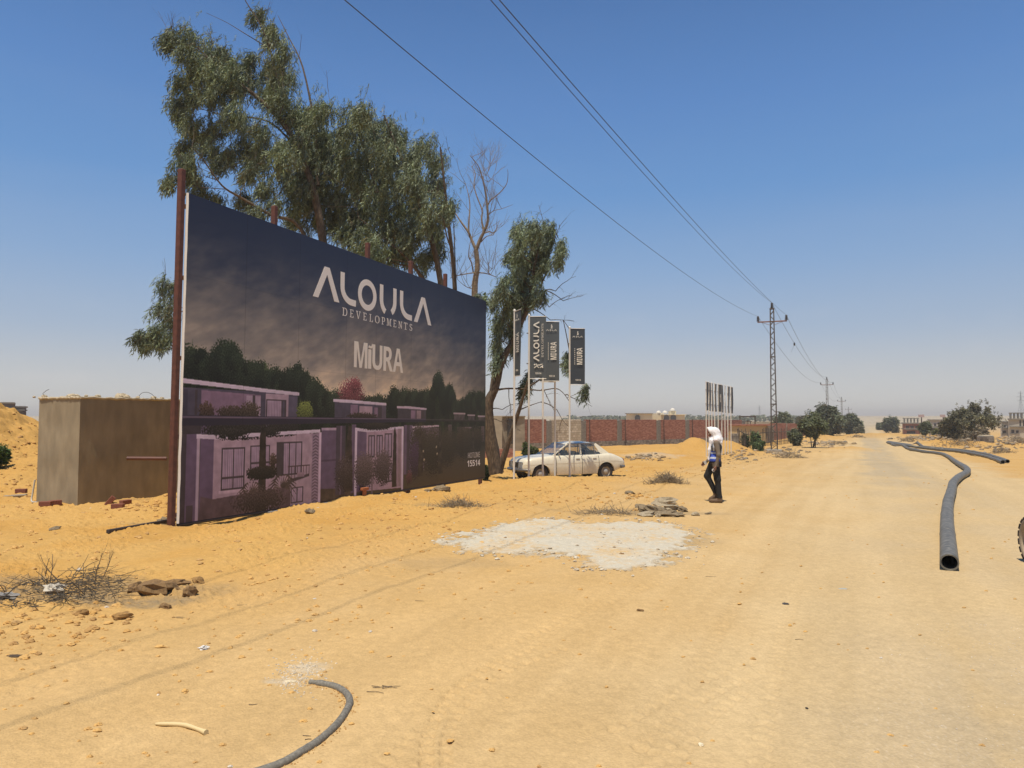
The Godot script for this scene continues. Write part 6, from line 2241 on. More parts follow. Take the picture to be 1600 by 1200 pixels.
	var hs := thing("cream_house", "flat-roofed cream house with white roof domes beyond the brick wall", "house", at(1024, 660, 200))
	slab(hs, "wall", at(981, 660, 200), at(1016, 660, 200), -4.5, 2.85, 6.0, hw)
	slab(hs, "wall", at(1016.3, 660, 202), at(1034, 660, 202), -4.5, 3.05, 5.0, hw)
	slab(hs, "wall", at(1034.3, 660, 200), at(1066, 660, 200), -4.5, 2.55, 6.0, hw)
	slab(hs, "roof", at(979.5, 660, 200), at(1017, 660, 200), 2.86, 3.10, 7.0, mat("roof_edge_grey", lin(0.28, 0.25, 0.2), 0.9))
	slab(hs, "roof", at(1032, 660, 200), at(1068, 660, 200), 2.56, 2.74, 7.0, hw)
	slab(hs, "stair_house", at(1046, 660, 201), at(1055, 660, 201), 2.75, 3.7, 2.5, hw)
	for px in [1029.0, 1039.0, 1051.0]:
		var db := MB.new()
		db.lathe([Vector2(0.7, 0), Vector2(0.66, 0.3), Vector2(0.5, 0.55), Vector2(0.25, 0.68), Vector2(0, 0.72)], Transform3D(), 14)
		var o := put("dome", db, mat("dome_white", lin(0.66, 0.63, 0.55), 0.8), hs)
		o.position = at(px, 650, 200) - hs.position
		o.position.y = 2.6 if px < 1045 else 3.3
	for q in [[996, 2.0, 0.6], [1041, 1.8, 1.0], [1052, 1.8, 1.0]]:
		var wb := MB.new()
		var poly := PackedVector2Array([Vector2(-0.7, -0.8), Vector2(0.7, -0.8)])
		for i in 9:
			poly.append(Vector2(0.7 * cos(PI * i / 8.0), 0.3 + 0.6 * sin(PI * i / 8.0)))
		wb.prism(poly, 0.3)
		var o := put("arched_window", wb, dk, hs)
		o.position = at(q[0], 650, 196.8) - hs.position
		o.position.y = 1.2
	pylon("faint transmission pylon on the horizon above the yellowish hut", 1187, 633, 820, "far pylons")
	pylon("faint taller transmission pylon at the right picture edge", 1596, 610, 620, "far pylons")
	# unfinished buildings
	shell("unfinished red brick building with a bare roof frame right of the road", 1411, 1437, 662, 678, 165, red, [[0.15, 0.45, 0.2, 0.35], [0.42, 0.45, 0.2, 0.35], [0.7, 0.45, 0.18, 0.35], [0.2, 0.05, 0.5, 0.25]], true)
	shell("unfinished grey concrete building left of the tamarisk thicket", 1452, 1488, 657, 679, 160, mat("shell_grey", lin(0.42, 0.39, 0.35), 0.9), [[0.2, 0.62, 0.1, 0.18], [0.37, 0.62, 0.12, 0.22], [0.62, 0.62, 0.2, 0.22], [0.05, 0.25, 0.22, 0.25], [0.4, 0.25, 0.12, 0.25], [0.7, 0.25, 0.12, 0.25]], false)
	shell("unfinished grey building with one square window right of the thicket", 1564, 1577, 660, 677, 135, mat("shell_grey", lin(0.42, 0.39, 0.35), 0.9), [[0.25, 0.50, 0.4, 0.25], [0.25, 0.05, 0.4, 0.22]], false)
	shell("unfinished grey and beige building at the right picture edge", 1577, 1606, 656, 677, 130, mat("shell_beige", lin(0.44, 0.40, 0.32), 0.9), [[0.6, 0.5, 0.09, 0.5], [0.78, 0.5, 0.09, 0.5], [0.15, 0.03, 0.16, 0.24], [0.4, 0.03, 0.14, 0.2]], true)
	shell("unfinished brownish house on the skyline at the left picture edge", -8, 22, 631, 646, 120, mat("shell_brown", lin(0.11, 0.075, 0.06), 0.9), [[0.3, 0.4, 0.15, 0.4], [0.65, 0.4, 0.15, 0.4]], false)
	shell("lower brownish house on the skyline left of the concrete box", 22, 40, 637, 646, 125, mat("shell_brown", lin(0.11, 0.075, 0.06), 0.9), [[0.3, 0.4, 0.2, 0.4]], false)
	# two small advertising signs far right of the road
	for q in [[1435, 1444, "pinkish sign board on one post above the red brick building"], [1469, 1477, "pale sign board on one post above the grey concrete building"]]:
		var p := at(q[0], 652, 190)
		var sg := thing("sign_board", q[2], "sign", p)
		slab(sg, "panel", at(q[0], 650, 190), at(q[1], 650, 190), 1.95, 2.65, 0.15, mat("sign_pink", lin(0.40, 0.30, 0.30), 0.7))
		slab(sg, "post", at(q[0] + 4.0, 650, 190), at(q[0] + 5.4, 650, 190), -4.0, 1.94, 0.2, rebar)
	var blockp := at(1540, 690, 62)
	blockp.y = height(blockp.x, blockp.z)
	var sb := thing("stone_block", "square heap of mortared rubble with a pale top before the thicket", "stone block", blockp)
	slab(sb, "rubble", at(1531, 690, 62), at(1549, 690, 62), blockp.y - 0.3, blockp.y + 0.66, 0.9, brick_tex("rubble_dark", Color(0.10, 0.085, 0.07), Color(0.26, 0.23, 0.19), Color(0.09, 0.08, 0.06), 24, 18), 0.05)
	slab(sb, "cap", at(1532.5, 690, 62), at(1548, 690, 62), blockp.y + 0.665, blockp.y + 0.75, 0.8, mat("cap_pale", lin(0.5, 0.44, 0.32), 0.9), 0.03)

func shell(label: String, px0: float, px1: float, top: float, base: float, ahead: float, m: Material, holes: Array, frame: bool) -> void:
	var p0 := at(px0, base, ahead)
	# the fronts face the viewer's side of the road
	var p1 := at(px1, base, ahead - (px1 - px0) * ahead / FOCAL * (px0 - 800.0) / FOCAL * 0.7)
	var y1 := at(px0, top, ahead).y
	var y0 := minf(height(p0.x, p0.z), height(p1.x, p1.z)) - 0.5
	var t := thing("unfinished_building", label, "building", p0)
	var wall := slab(t, "wall", p0, p1, y0, y1, 5.0, m)
	var w := Vector2(p1.x - p0.x, p1.z - p0.z).length()
	var dk := mat("opening_dark", lin(0.035, 0.032, 0.03), 0.6)
	var rim := mat("column_grey", lin(0.22, 0.205, 0.18), 0.9)
	var vis0 := at(px0, base, ahead).y
	for h in holes:
		var x: float = (h[0] + h[2] * 0.5 - 0.5) * w
		var ya: float = lerpf(vis0, y1, h[1])
		var yb: float = lerpf(vis0, y1, minf(h[1] + h[3], 0.97))
		var b := MB.new()
		b.box(Vector3(h[2] * w, yb - ya, 0.3), Transform3D(Basis(), Vector3(x, (ya + yb) * 0.5 - (y0 + y1) * 0.5, 2.40)))
		var win := put("window", b, dk, wall)
		var f := MB.new()
		f.box(Vector3(h[2] * w + 0.3, 0.15, 0.3), Transform3D(Basis(), Vector3(x, ya - 0.08 - (y0 + y1) * 0.5, 2.46)))
		win.name = "window"
		put("sill", f, rim, wall)
	slab(t, "floor_slab", p0 + Vector3(-0.2, 0, 0.2), p1 + Vector3(0.2, 0, 0.2), lerpf(vis0, y1, 0.46), lerpf(vis0, y1, 0.46) + 0.22, 5.4, rim)
	slab(t, "roof_slab", p0 + Vector3(-0.2, 0, 0.1), p1 + Vector3(0.2, 0, 0.1), y1 + 0.004, y1 + 0.26, 5.3, rim)
	if frame:
		for i in 5:
			var q := p0.lerp(p1, (i + 0.5) / 5.0)
			slab(t, "column", q - Vector3(0.12, 0, 0), q + Vector3(0.12, 0, 0), y1 + 0.26, y1 + 1.15, 0.3, rim)
		slab(t, "beam", p0, p1, y1 + 1.153, y1 + 1.33, 0.35, rim)

func build_concrete_box() -> void:
	var near := at(121, 788, 15.7)
	var side := Vector3(0.44, 0, -0.898)
	var left := Vector3(-0.80, 0, -0.60).normalized()
	left = (left - side * left.dot(side)).normalized()
	var t := thing("concrete_box", "square grey-brown rendered concrete box between the sand heap and the board", "concrete box", Vector3(near.x, 0, near.z))
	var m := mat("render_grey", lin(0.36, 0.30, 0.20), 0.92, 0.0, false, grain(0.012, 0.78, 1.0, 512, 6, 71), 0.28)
	m.detail_enabled = true
	m.detail_blend_mode = BaseMaterial3D.BLEND_MODE_MUL
	var long := 4.2
	var wide := 1.5
	var low := -0.5
	var top := 2.37
	m.uv1_scale = Vector3(0.5, 0.16, 0.5)
	add_bump(m, 0.02, 1.2, 72)
	# walls with a slightly uneven, hand-plastered surface
	var b := MB.new()
	for f in [[Vector3.ZERO, side, long], [Vector3.ZERO, left, wide], [side * long, left, wide], [left * wide, side, long]]:
		var rows := []
		var nn: Vector3 = Vector3.UP.cross(f[1])
		for i in 29:
			var row := []
			for j in 41:
				var q: Vector3 = f[0] + f[1] * f[2] * j / 40.0 + Vector3.UP * lerpf(low, top, i / 28.0)
				var edge := minf(1.0, minf(j, 40 - j) / 3.0)
				q += nn * 0.02 * edge * noise_a.get_noise_2d(q.x * 2.0 + q.z, q.y * 2.0)
				if i == 28:
					q.y += 0.05 * noise_b.get_noise_1d(q.x * 3.0 + q.z * 2.3)
				row.append(q)
			rows.append(row)
		b.grid(rows)
	fix_out(b, side * long * 0.5 + left * wide * 0.5 + Vector3.UP * 1.0)
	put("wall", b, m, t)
	var r := MB.new()
	var rows2 := []
	for i in 25:
		var row := []
		for j in 15:
			var q := side * lerpf(0.0, long, i / 24.0) + left * lerpf(0.0, wide, j / 14.0)
			q.y = top - 0.03 + (0.0 if i == 0 or j == 0 else 0.03 + 0.05 * noise_b.get_noise_2d(q.x * 2.0, q.z * 2.0))
			row.append(q)
		rows2.append(row)
	r.grid(rows2)
	for i in r.n.size():
		if r.n[i].y < 0.0:
			r.n[i] = -r.n[i]
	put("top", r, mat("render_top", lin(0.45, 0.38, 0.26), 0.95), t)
	# a rough mortar rim along the top edges
	for f in [[Vector3.ZERO, side, long], [Vector3.ZERO, left, wide]]:
		var rim := MB.new()
		var pts := []
		var rr := []
		for i in 61:
			var q: Vector3 = f[0] + f[1] * f[2] * i / 60.0
			pts.append(q + Vector3.UP * (top - 0.005 + 0.02 * noise_b.get_noise_1d(i * 0.4 + 5.0 * f[2])))
			rr.append(0.030 + 0.014 * noise_b.get_noise_1d(i * 0.7 + 9.0))
		rim.tube(pts, rr, 6, true, 0.2)
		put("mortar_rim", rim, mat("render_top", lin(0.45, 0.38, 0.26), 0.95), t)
	rng.seed = 5
	for i in 16:
		var q := side * rng.randf_range(0.1, 2.6) + left * rng.randf_range(0.03, 0.3)
		if i < 5:
			q = left * rng.randf_range(0.2, 2.0) + side * rng.randf_range(0.03, 0.2)
		var c := MB.new()
		var s := rng.randf_range(0.02, 0.05) * (2.6 if i == 9 else 1.0)
		c.blob(q + Vector3.UP * (top + 0.04), Vector3(s * 1.6, s, s * 1.3), noise_c, 0.5, 9.0, 1)
		put("mortar_lump", c, mat("render_top", lin(0.45, 0.38, 0.26), 0.95), t)
	var wirem := mat("rebar", lin(0.06, 0.04, 0.03), 0.8)
	var w1 := MB.new()
	var p := left * 1.25 + Vector3.UP * top
	w1.tube([p, p + Vector3(-0.08, 0.10, 0), p + Vector3(0.0, 0.17, 0), p + Vector3(0.06, 0.20, 0)], [0.006], 5)
	put("wire_end", w1, wirem, t)
	var w2 := MB.new()
	p = side * 1.75 + left * 0.15 + Vector3.UP * top
	w2.tube(bend([p + Vector3(-0.25, 0.0, 0), p + Vector3(-0.15, 0.14, 0), p + Vector3(0.0, 0.17, 0), p + Vector3(0.14, 0.10, 0), p + Vector3(0.22, 0.0, 0)], 3), [0.006], 5)
	put("wire_loop", w2, wirem, t)
	var cb := MB.new()
	p = left * (wide + 0.04) + Vector3(0, 0.0, 0)
	cb.tube(bend([p + Vector3(0, 0.5, 0.03), p + Vector3(-0.03, 0.2, 0.05), p + Vector3(0, 0.02, 0.12), p + Vector3(0.25, 0.02, 0.3)], 4), [0.018], 6)
	put("cable", cb, mat("cable_pale", lin(0.5, 0.47, 0.4), 0.6), t)

# ---------------------------------------------------------------- pipes and litter
func pipe(label: String, px: Array, r: float, group: String) -> void:
	var pts := []
	for q in px:
		var g := on_ground(q[0], q[1])
		g.y += r * 0.97
		pts.append(g)
	pts = bend(pts, 8)
	for i in pts.size():
		pts[i].y = maxf(pts[i].y, height(pts[i].x, pts[i].z) + r * 0.85)
	var m := mat("pipe_black", lin(0.27, 0.255, 0.21), 0.5, 0.0, false, grain(0.02, 0.45, 1.0, 512, 6, 81), 0.7)
	var t := thing("black_pipe", label, "pipe", pts[0], 0.0, group)
	var local := []
	for p in pts:
		local.append(p - t.position)
	var b := MB.new()
	b.tube(local, [r], 22, false)
	var inner := local.slice(0, 12)
	var f := b.v.size()
	b.tube(inner, [r * 0.84], 22, false)
	for i in range(f, b.v.size()):
		b.n[i] = -b.n[i]
	for k in 22:
		b.face([b.v[k], b.v[k + 1], b.v[f + k + 1], b.v[f + k]], (pts[0] - pts[1]).normalized())
	var back := []
	for k in 22:
		back.append(b.v[f + 11 * 23 + k])
	b.face(back, pts[0] - pts[1])
	put("pipe_wall", b, m, t)
	var run := 0.0
	for i in range(1, pts.size() - 1):
		run += pts[i].distance_to(pts[i - 1])
		if run > 2.4:
			run = 0.0
			var c := MB.new()
			var d: Vector3 = (local[i + 1] - local[i - 1]).normalized()
			c.tube([local[i] - d * 0.018, local[i] - d * 0.006, local[i] + d * 0.006, local[i] + d * 0.018], [r * 1.004, r * 1.045, r * 1.045, r * 1.004], 22, false)
			put("weld_ring", c, m, t)

func build_pipes() -> void:
	pipe("thick black plastic pipe lying beside the road with its open end towards the viewer", [[1484, 893], [1482, 862], [1480, 822], [1482, 792], [1487, 773], [1490, 760], [1500, 750], [1511, 743], [1510, 736], [1501, 730], [1491, 723], [1482, 716], [1470, 711], [1446, 708], [1420, 703], [1394, 696]], 0.106, "black pipes by the road")
	pipe("left one of the two black pipes lying side by side further back", [[1567, 725], [1550, 718.5], [1530, 713], [1500, 707.5], [1472, 705], [1440, 701.5], [1410, 697], [1386, 692.5]], 0.100, "black pipes by the road")
	pipe("right one of the two black pipes lying side by side further back", [[1574.5, 724], [1557, 717], [1537, 711.5], [1506, 706], [1476, 703.5], [1442, 700], [1412, 695.5], [1388, 691.5]], 0.100, "black pipes by the road")

var rock_kinds := []

func rock_set() -> void:
	if rock_kinds.size():
		return
	for i in 5:
		var b := MB.new()
		b.blob(Vector3(i * 7.0, 0, 0), Vector3(1.0, 0.72, 0.85), noise_c, 0.75, 0.55 + 0.12 * i, 1)
		for k in b.v.size():
			b.v[k] -= Vector3(i * 7.0, 0, 0)
		rock_kinds.append(b.mesh())

func lump(called: String, label: String, cat: String, px: float, py: float, size: Vector3, m: Material, group := "") -> void:
	var g := on_ground(px, py)
	var o := put(called, rock_kinds[rng.randi() % 5], m)
	o.position = g + Vector3.UP * size.y * 0.35
	o.rotation = Vector3(rng.randf_range(-0.2, 0.2), rng.randf() * TAU, rng.randf_range(-0.2, 0.2))
	o.scale = size
	tag(o, label, cat, group)

func twig(b: MB, p: Vector3, d: Vector3, l: float, r: float) -> void:
	var side := d.cross(Vector3.UP).normalized() * rng.randf_range(-0.15, 0.15) * l
	b.tube(bend([p, p + d * l * 0.5 + side + Vector3(0, 0.02 * l, 0), p + d * l], 3), [r, r * 0.6], 5)

func build_litter() -> void:
	rng.seed = 44
	rock_set()
	var clod := mat("clod", lin(0.42, 0.24, 0.08), 0.95, 0.0, false, grain(0.04, 0.7, 1.0), 3.0)
	var clod_dark := mat("clod_dark", lin(0.34, 0.205, 0.085), 0.95, 0.0, false, grain(0.04, 0.6, 1.0), 3.0)
	var grey := mat("rubble_grey", lin(0.33, 0.255, 0.155), 0.95, 0.0, false, grain(0.04, 0.65, 1.0), 2.0)
	var brick := mat("fired_brick", lin(0.30, 0.105, 0.065), 0.9, 0.0, false, grain(0.05, 0.65, 1.0), 4.0)
	var rusty := mat("dark_steel", lin(0.045, 0.035, 0.03), 0.6)
	var twigm := mat("dry_twig", lin(0.17, 0.125, 0.08), 0.9)
	var ashtwig := mat("burnt_twig", lin(0.085, 0.07, 0.05), 0.9)
	# earth clods round the ash heap, each its own
	for q in [[242, 920, 0.30, 0.14, "largest brown earth clod right of the ash heap"], [212, 916, 0.13, 0.09, "dark earth clod at the left of the biggest clod"], [297, 924, 0.085, 0.09, "upright earth clod furthest right of the ash heap"], [272, 907, 0.16, 0.05, "flat earth clod behind the biggest clod"], [258, 943, 0.07, 0.05, "small earth clod before the biggest clod"], [192, 958, 0.10, 0.05, "pale oval clod on the ash heap's right edge"], [129, 953, 0.06, 0.05, "orange round clod on the ash heap's near edge"], [310, 902, 0.10, 0.04, "flat clod lying right behind the upright clod"]]:
		lump("earth_clod", q[4], "clod", q[0], q[1] + 8, Vector3(q[2], q[3], q[2] * 0.7), clod_dark if q[0] < 300 and q[0] > 200 else clod, "earth clods by the ash heap")
	for q in [[485, 802, 0.13, 0.09, "grey stone below the board's lower rail"], [258, 818, 0.14, 0.10, "tan stone leaning on the steel bar at the board's foot"], [85, 828, 0.12, 0.05, "tan stone left of the steel bar"], [600, 770, 0.12, 0.07, "pale stone under the board beside the rusty bracket"], [630, 768, 0.20, 0.12, "big pale stone under the board's right half"], [690, 768, 0.24, 0.14, "largest pale stone under the board, furthest right"], [668, 768, 0.13, 0.07, "pale stone between the two big ones under the board"]]:
		lump("stone", q[4], "stone", q[0], q[1], Vector3(q[2], q[3], q[2] * 0.8), grey, "stones by the board")
	for q in [[1034, 786, 0.34, 0.13, "pale slab topping the rubble heap"], [1005, 795, 0.22, 0.12, "grey block at the left end of the rubble heap"], [1022, 797, 0.24, 0.13, "grey block low in the middle of the rubble heap"], [1050, 793, 0.30, 0.09, "long pale slab on the right of the rubble heap"], [1066, 796, 0.15, 0.10, "round grey lump at the right of the rubble heap"], [1010, 803, 0.24, 0.07, "flat pale piece at the heap's left foot"], [1040, 803, 0.26, 0.10, "dark grey piece at the heap's front"], [1058, 804, 0.22, 0.07, "low piece at the heap's right front"], [1028, 805, 0.08, 0.06, "small white piece at the heap's front"], [1088, 803, 0.10, 0.06, "pale cobble right of the rubble heap"], [1106, 801, 0.09, 0.04, "flattest cobble furthest right of the rubble heap"], [998, 790, 0.16, 0.06, "flat grey chip left behind the rubble heap"]]:
		var pale := mat("rubble_pale", lin(0.48, 0.40, 0.27), 0.95, 0.0, false, grain(0.04, 0.7, 1.0), 2.0)
		lump("rubble_piece", q[4] + " near the walking person", "rubble", q[0], q[1] + 3, Vector3(q[2] * 0.9, q[3] * 0.95, q[2] * 0.7), pale if "pale" in q[4] or "white" in q[4] else grey, "broken concrete heap")
	for q in [[790, 842, 0.04, "pebble in the left of the cement spill"], [945, 838, 0.045, "brown pebble on the cement spill, upper one"], [960, 858, 0.045, "brown pebble on the cement spill, middle one"], [972, 868, 0.05, "reddish pebble on the cement spill, lower one"], [984, 772, 0.12, "grey lump of dry earth behind the rubble heap"], [1000, 955, 0.034, "single orange pebble on the bare road"]]:
		lump("pebble", q[3], "pebble", q[0], q[1], Vector3(q[2], q[2] * 0.6, q[2] * 0.8), clod_dark if q[2] < 0.1 else grey, "loose pebbles")
	# loose bricks by the concrete box
	for q in [[70, 783, 0.3, 0.0, "red brick standing at the box's left corner, top one"], [71, 792, 0.2, 0.0, "red brick under the standing one at the box's left corner"], [86, 790, 0.9, 0.0, "red brick lying right of the pair at the box's corner"], [172, 787, 0.5, 0.9, "tilted red brick left of the three before the shaded wall"], [184, 795, 0.1, 0.0, "frontmost red brick before the shaded wall"], [196, 789, 1.2, 0.0, "rightmost red brick before the shaded wall"], [33, 771, 0.2, 0.0, "dark brick on the plank left of the box"]]:
		var b := MB.new()
		b.box(Vector3(0.235, 0.105, 0.115), Transform3D(), 0.008)
		var o := put("red_brick", b, brick)
		o.position = on_ground(q[0], q[1]) + Vector3.UP * (0.05 + (0.10 if q[1] == 783 else 0.0))
		o.rotation = Vector3(0, q[2], q[3])
		tag(o, q[4], "brick", "loose bricks by the concrete box")
	var pb := MB.new()
	pb.box(Vector3(0.46, 0.04, 0.14), Transform3D(), 0.008)
	var plank := put("plank", pb, mat("plank_grey", lin(0.30, 0.25, 0.18), 0.9))
	plank.position = on_ground(24, 777) + Vector3.UP * 0.03
	plank.rotation = Vector3(0.05, 0.25, 0.05)
	tag(plank, "short grey plank lying left of the concrete box", "plank")
	# steel bar on the ground at the foot of the board
	var g0 := on_ground(168, 835)
	var g1 := on_ground(300, 812)
	var sb := MB.new()
	var dd := g1 - g0
	sb.box(Vector3(dd.length(), 0.06, 0.06), Transform3D(), 0.006)
	var sbo := put("steel_bar", sb, rusty)
	sbo.transform = Transform3D(Basis(dd.normalized(), Vector3.UP, dd.normalized().cross(Vector3.UP)).orthonormalized(), (g0 + g1) * 0.5 + Vector3.UP * 0.045)
	tag(sbo, "dark square steel bar lying at the board's left foot", "steel bar")
	# ash heap of burnt twigs
	var hp := on_ground(120, 925)
	var heap := thing("brush_heap", "dark heap of dry burnt branches on the sand at the left", "brush heap", hp)
	var hb := MB.new()
	for i in 420:
		var u := pow(rng.randf(), 0.8)
		var px := rng.randf_range(-10.0, 190.0)
		var g := on_ground(px, lerpf(905, 945, rng.randf()) + (60.0 - px * 0.35) * 0.12)
		g.y += 0.16 * exp(-pow((px - 140.0) / 60.0, 2.0)) * u
		var d := Vector3(rng.randfn(), rng.randfn() * 0.25 + 0.05, rng.randfn()).normalized()
		twig(hb, g - hp, d, rng.randf_range(0.10, 0.32), rng.randf_range(0.002, 0.005))
	put("twig_mass", hb, ashtwig, heap).set_meta("kind", "stuff")
	for q in [[75, 918, -0.9, 0.05], [60, 915, -0.8, 0.18], [78, 915, 0.12, 0.9], [148, 915, 0.05, 1.0], [70, 905, 0.3, 0.8], [115, 920, 0.5, 0.5], [160, 905, 0.3, 0.9], [95, 915, -0.4, 0.6], [30, 925, -0.9, 0.1]]:
		var bb := MB.new()
		var g := on_ground(q[0], q[1]) - hp
		bare(bb, g, Vector3(q[2], q[3] * 0.7, 0.1).normalized(), rng.randf_range(0.22, 0.5), 0.006, 2, Vector3(0.1, 0.1, 0))
		put("branch", bb, mat("dry_twig", lin(0.17, 0.125, 0.08), 0.9), heap)
	var rag := MB.new()
	rag.blob(Vector3.ZERO, Vector3(0.10, 0.045, 0.07), noise_c, 0.9, 12.0, 2)
	var ro := put("rag", rag, mat("rag_pale", lin(0.50, 0.46, 0.38), 0.9))
	ro.position = on_ground(85, 927) + Vector3(0, 0.05, 0)
	tag(ro, "pale crumpled rag on the heap of burnt branches", "rag")
	var rag2 := MB.new()
	rag2.blob(Vector3.ZERO, Vector3(0.16, 0.03, 0.07), noise_c, 0.9, 9.0, 2)
	var ro2 := put("bag", rag2, mat("bag_grey", lin(0.24, 0.23, 0.21), 0.6))
	ro2.position = on_ground(5, 936) + Vector3(0, 0.03, 0)
	tag(ro2, "flat grey plastic bag at the left picture edge", "bag")
	# dry bushes
	for q in [[1340, 684, 14, 4, 120, "dry weeds at the left road edge before the round trees", 0.5], [1500, 696, 40, 5, 200, "dry weeds along the foot of the orange sand ridge", 0.5], [1590, 692, 16, 10, 200, "dry brush at the right picture edge below the far buildings", 0.6], [1310, 694, 18, 4, 120, "dry weeds on the sand bank left of the road", 0.5], [1042, 754, 30, 13, 420, "grey dry bush between the car and the walking person", 0.9], [1235, 716, 26, 8, 200, "low dry grass tuft at the nearest lattice pole's foot", 0.6], [715, 792, 40, 9, 260, "grey mat of dry twigs before the board's right half", 0.4], [1420, 690, 16, 5, 120, "dry weeds beside the far bend of the road", 0.5], [1565, 708, 22, 7, 160, "dry weeds behind the ends of the paired pipes", 0.5], [950, 803, 50, 5, 160, "thin dry twigs strewn left of the rubble heap", 0.3]]:
		var c := on_ground(q[0], q[1])
		var dist := -c.z
		var w: float = q[2] * dist / FOCAL
		var h: float = q[3] * dist / FOCAL
		var t := thing("dry_bush", q[5], "dry bush", c)
		var b := MB.new()
		for i in q[4]:
			var x := rng.randfn() * w * 0.42
			var z := rng.randfn() * w * 0.22
			var hh := h * exp(-pow(x / (w * 0.55), 2.0)) * rng.randf()
			var g := ground_at(c.x + x, c.z + z) - c
			g.y += hh
			twig(b, g, Vector3(rng.randfn(), rng.randfn() * 0.35 + 0.3, rng.randfn()).normalized(), rng.randf_range(0.12, 0.34) * (0.6 + 0.4 * w), 0.0045 * (dist / 20.0 + 0.3))
		put("twigs", b, mat("bush_grey", lin(0.24, 0.19, 0.125), 0.9), t).set_meta("kind", "stuff")
	# hose half sunk in the sand
	var hose := []
	for q in [[380, 1216], [432, 1199], [470, 1180], [503, 1157], [530, 1130], [546, 1103], [541, 1086], [525, 1076], [505, 1071], [484, 1069]]:
		var g := on_ground(q[0], q[1])
		g.y += 0.009
		hose.append(g)
	hose = bend(hose, 6)
	var rr := []
	for i in hose.size():
		rr.append(0.024 if i < hose.size() - 4 else 0.018)
	var ho := MB.new()
	ho.tube(hose, rr, 12, true, 0.05)
	tag(put("hose", ho, mat("hose_grey", lin(0.30, 0.28, 0.23), 0.65, 0.0, false, grain(0.05, 0.6, 1.0), 3.0)), "grey rubber hose curving half buried in the foreground sand", "hose")
	# crumbs of sand pushed up beside the hose, pale grit by its end, stones everywhere: too many to count
	var spots := []
	for i in 520:
		var k := rng.randi() % hose.size()
		var p: Vector3 = hose[k] + Vector3(rng.randfn() * 0.03, 0, rng.randfn() * 0.03)
		p.y = height(p.x, p.z)
		spots.append([Transform3D(Basis(Vector3.UP, rng.randf() * TAU).scaled(Vector3.ONE * rng.randf_range(0.003, 0.008)), p), Color(0.45, 0.27, 0.10)])
	for i in 500:
		var g := on_ground(475 + rng.randfn() * 20.0 - 18.0 * (i % 2), 1048 + rng.randfn() * 11.0 + 14.0 * (i % 2))
		var s := rng.randf_range(0.003, 0.011)
		var k := rng.randf_range(0.6, 1.1)
		spots.append([Transform3D(Basis(Vector3.UP, rng.randf() * TAU).scaled(Vector3(s, s * 0.6, s)), g), Color(0.60 * k, 0.52 * k, 0.39 * k)])
	for i in 15000:
		# stones lie thick on the rough verge and thin on the road
		var d := 3.2 + 32.0 * pow(rng.randf(), 1.6)
		var an := rng.randf_range(-0.72, 0.72)
		var x := sin(an) * d
		var z := -cos(an) * d
		var l := x * 0.897 + z * 0.441
		var thick := smooth(-2.5, -7.0, l) * (0.35 + 0.65 * smooth(-0.1, 0.35, noise_a.get_noise_2d(x * 1.4, z * 1.4))) + 0.05 + 0.22 * smooth(4.0, 6.0, l)
		if rng.randf() > thick * 0.6:
			continue
		var s := 0.007 + 0.024 * pow(rng.randf(), 4.0) * smooth(-2.0, -7.0, l) + 0.010 * rng.randf() * rng.randf() + 0.0005 * d
		var tone := Color(0.60, 0.37, 0.125).lerp(Color(0.45, 0.28, 0.11), pow(rng.randf(), 2.0))
		if rng.randf() < 0.015:
			tone = Color(0.55, 0.50, 0.42)
		spots.append([Transform3D(Basis(Vector3.UP, rng.randf() * TAU).scaled(Vector3(s * rng.randf_range(1.0, 1.7), s * rng.randf_range(0.5, 0.9), s)), ground_at(x, z) + Vector3.UP * s * 0.2), tone])
	for c in [[60, 985, 70, 40, 150], [130, 965, 60, 20, 80], [330, 800, 60, 22, 120], [640, 830, 60, 30, 160], [40, 760, 40, 50, 260], [240, 790, 30, 9, 160], [880, 775, 70, 14, 140], [1000, 778, 20, 6, 60], [40, 700, 45, 30, 200], [1000, 735, 60, 6, 90], [760, 790, 60, 12, 120]]:
		for i in c[4]:
			var g := on_ground(c[0] + rng.randfn() * c[2], c[1] + rng.randfn() * c[3] * 0.6)
			var s := (0.006 + 0.03 * pow(rng.randf(), 3.5)) * (0.6 + -g.z * 0.05)
			spots.append([Transform3D(Basis(Vector3.UP, rng.randf() * TAU).scaled(Vector3(s * 1.4, s * 0.75, s)), g + Vector3.UP * s * 0.2), Color(0.56, 0.33, 0.10).lerp(Color(0.38, 0.23, 0.09), pow(rng.randf(), 1.5))])
	for c in [[1480, 684, 60, 5, 260], [1580, 688, 22, 7, 260], [1420, 686, 26, 4, 120], [1290, 693, 30, 5, 160], [1220, 706, 40, 8, 160], [1150, 712, 30, 10, 120], [1000, 716, 40, 5, 120], [1560, 700, 40, 6, 80]]:
		for i in c[4]:
			var g := on_ground(c[0] + rng.randfn() * c[2] * 0.5, c[1] + rng.randfn() * c[3] * 0.5)
			var s := (0.035 + 0.17 * pow(rng.randf(), 4.0)) * clampf(-g.z / 60.0, 0.3, 1.2)
			var k := rng.randf_range(0.5, 1.0)
			spots.append([Transform3D(Basis(Vector3.UP, rng.randf() * TAU).scaled(Vector3(s * 1.4, s * 0.7, s)), g + Vector3.UP * s * 0.2), Color(0.42, 0.29, 0.14).lerp(Color(0.33, 0.28, 0.21), rng.randf()) * k])
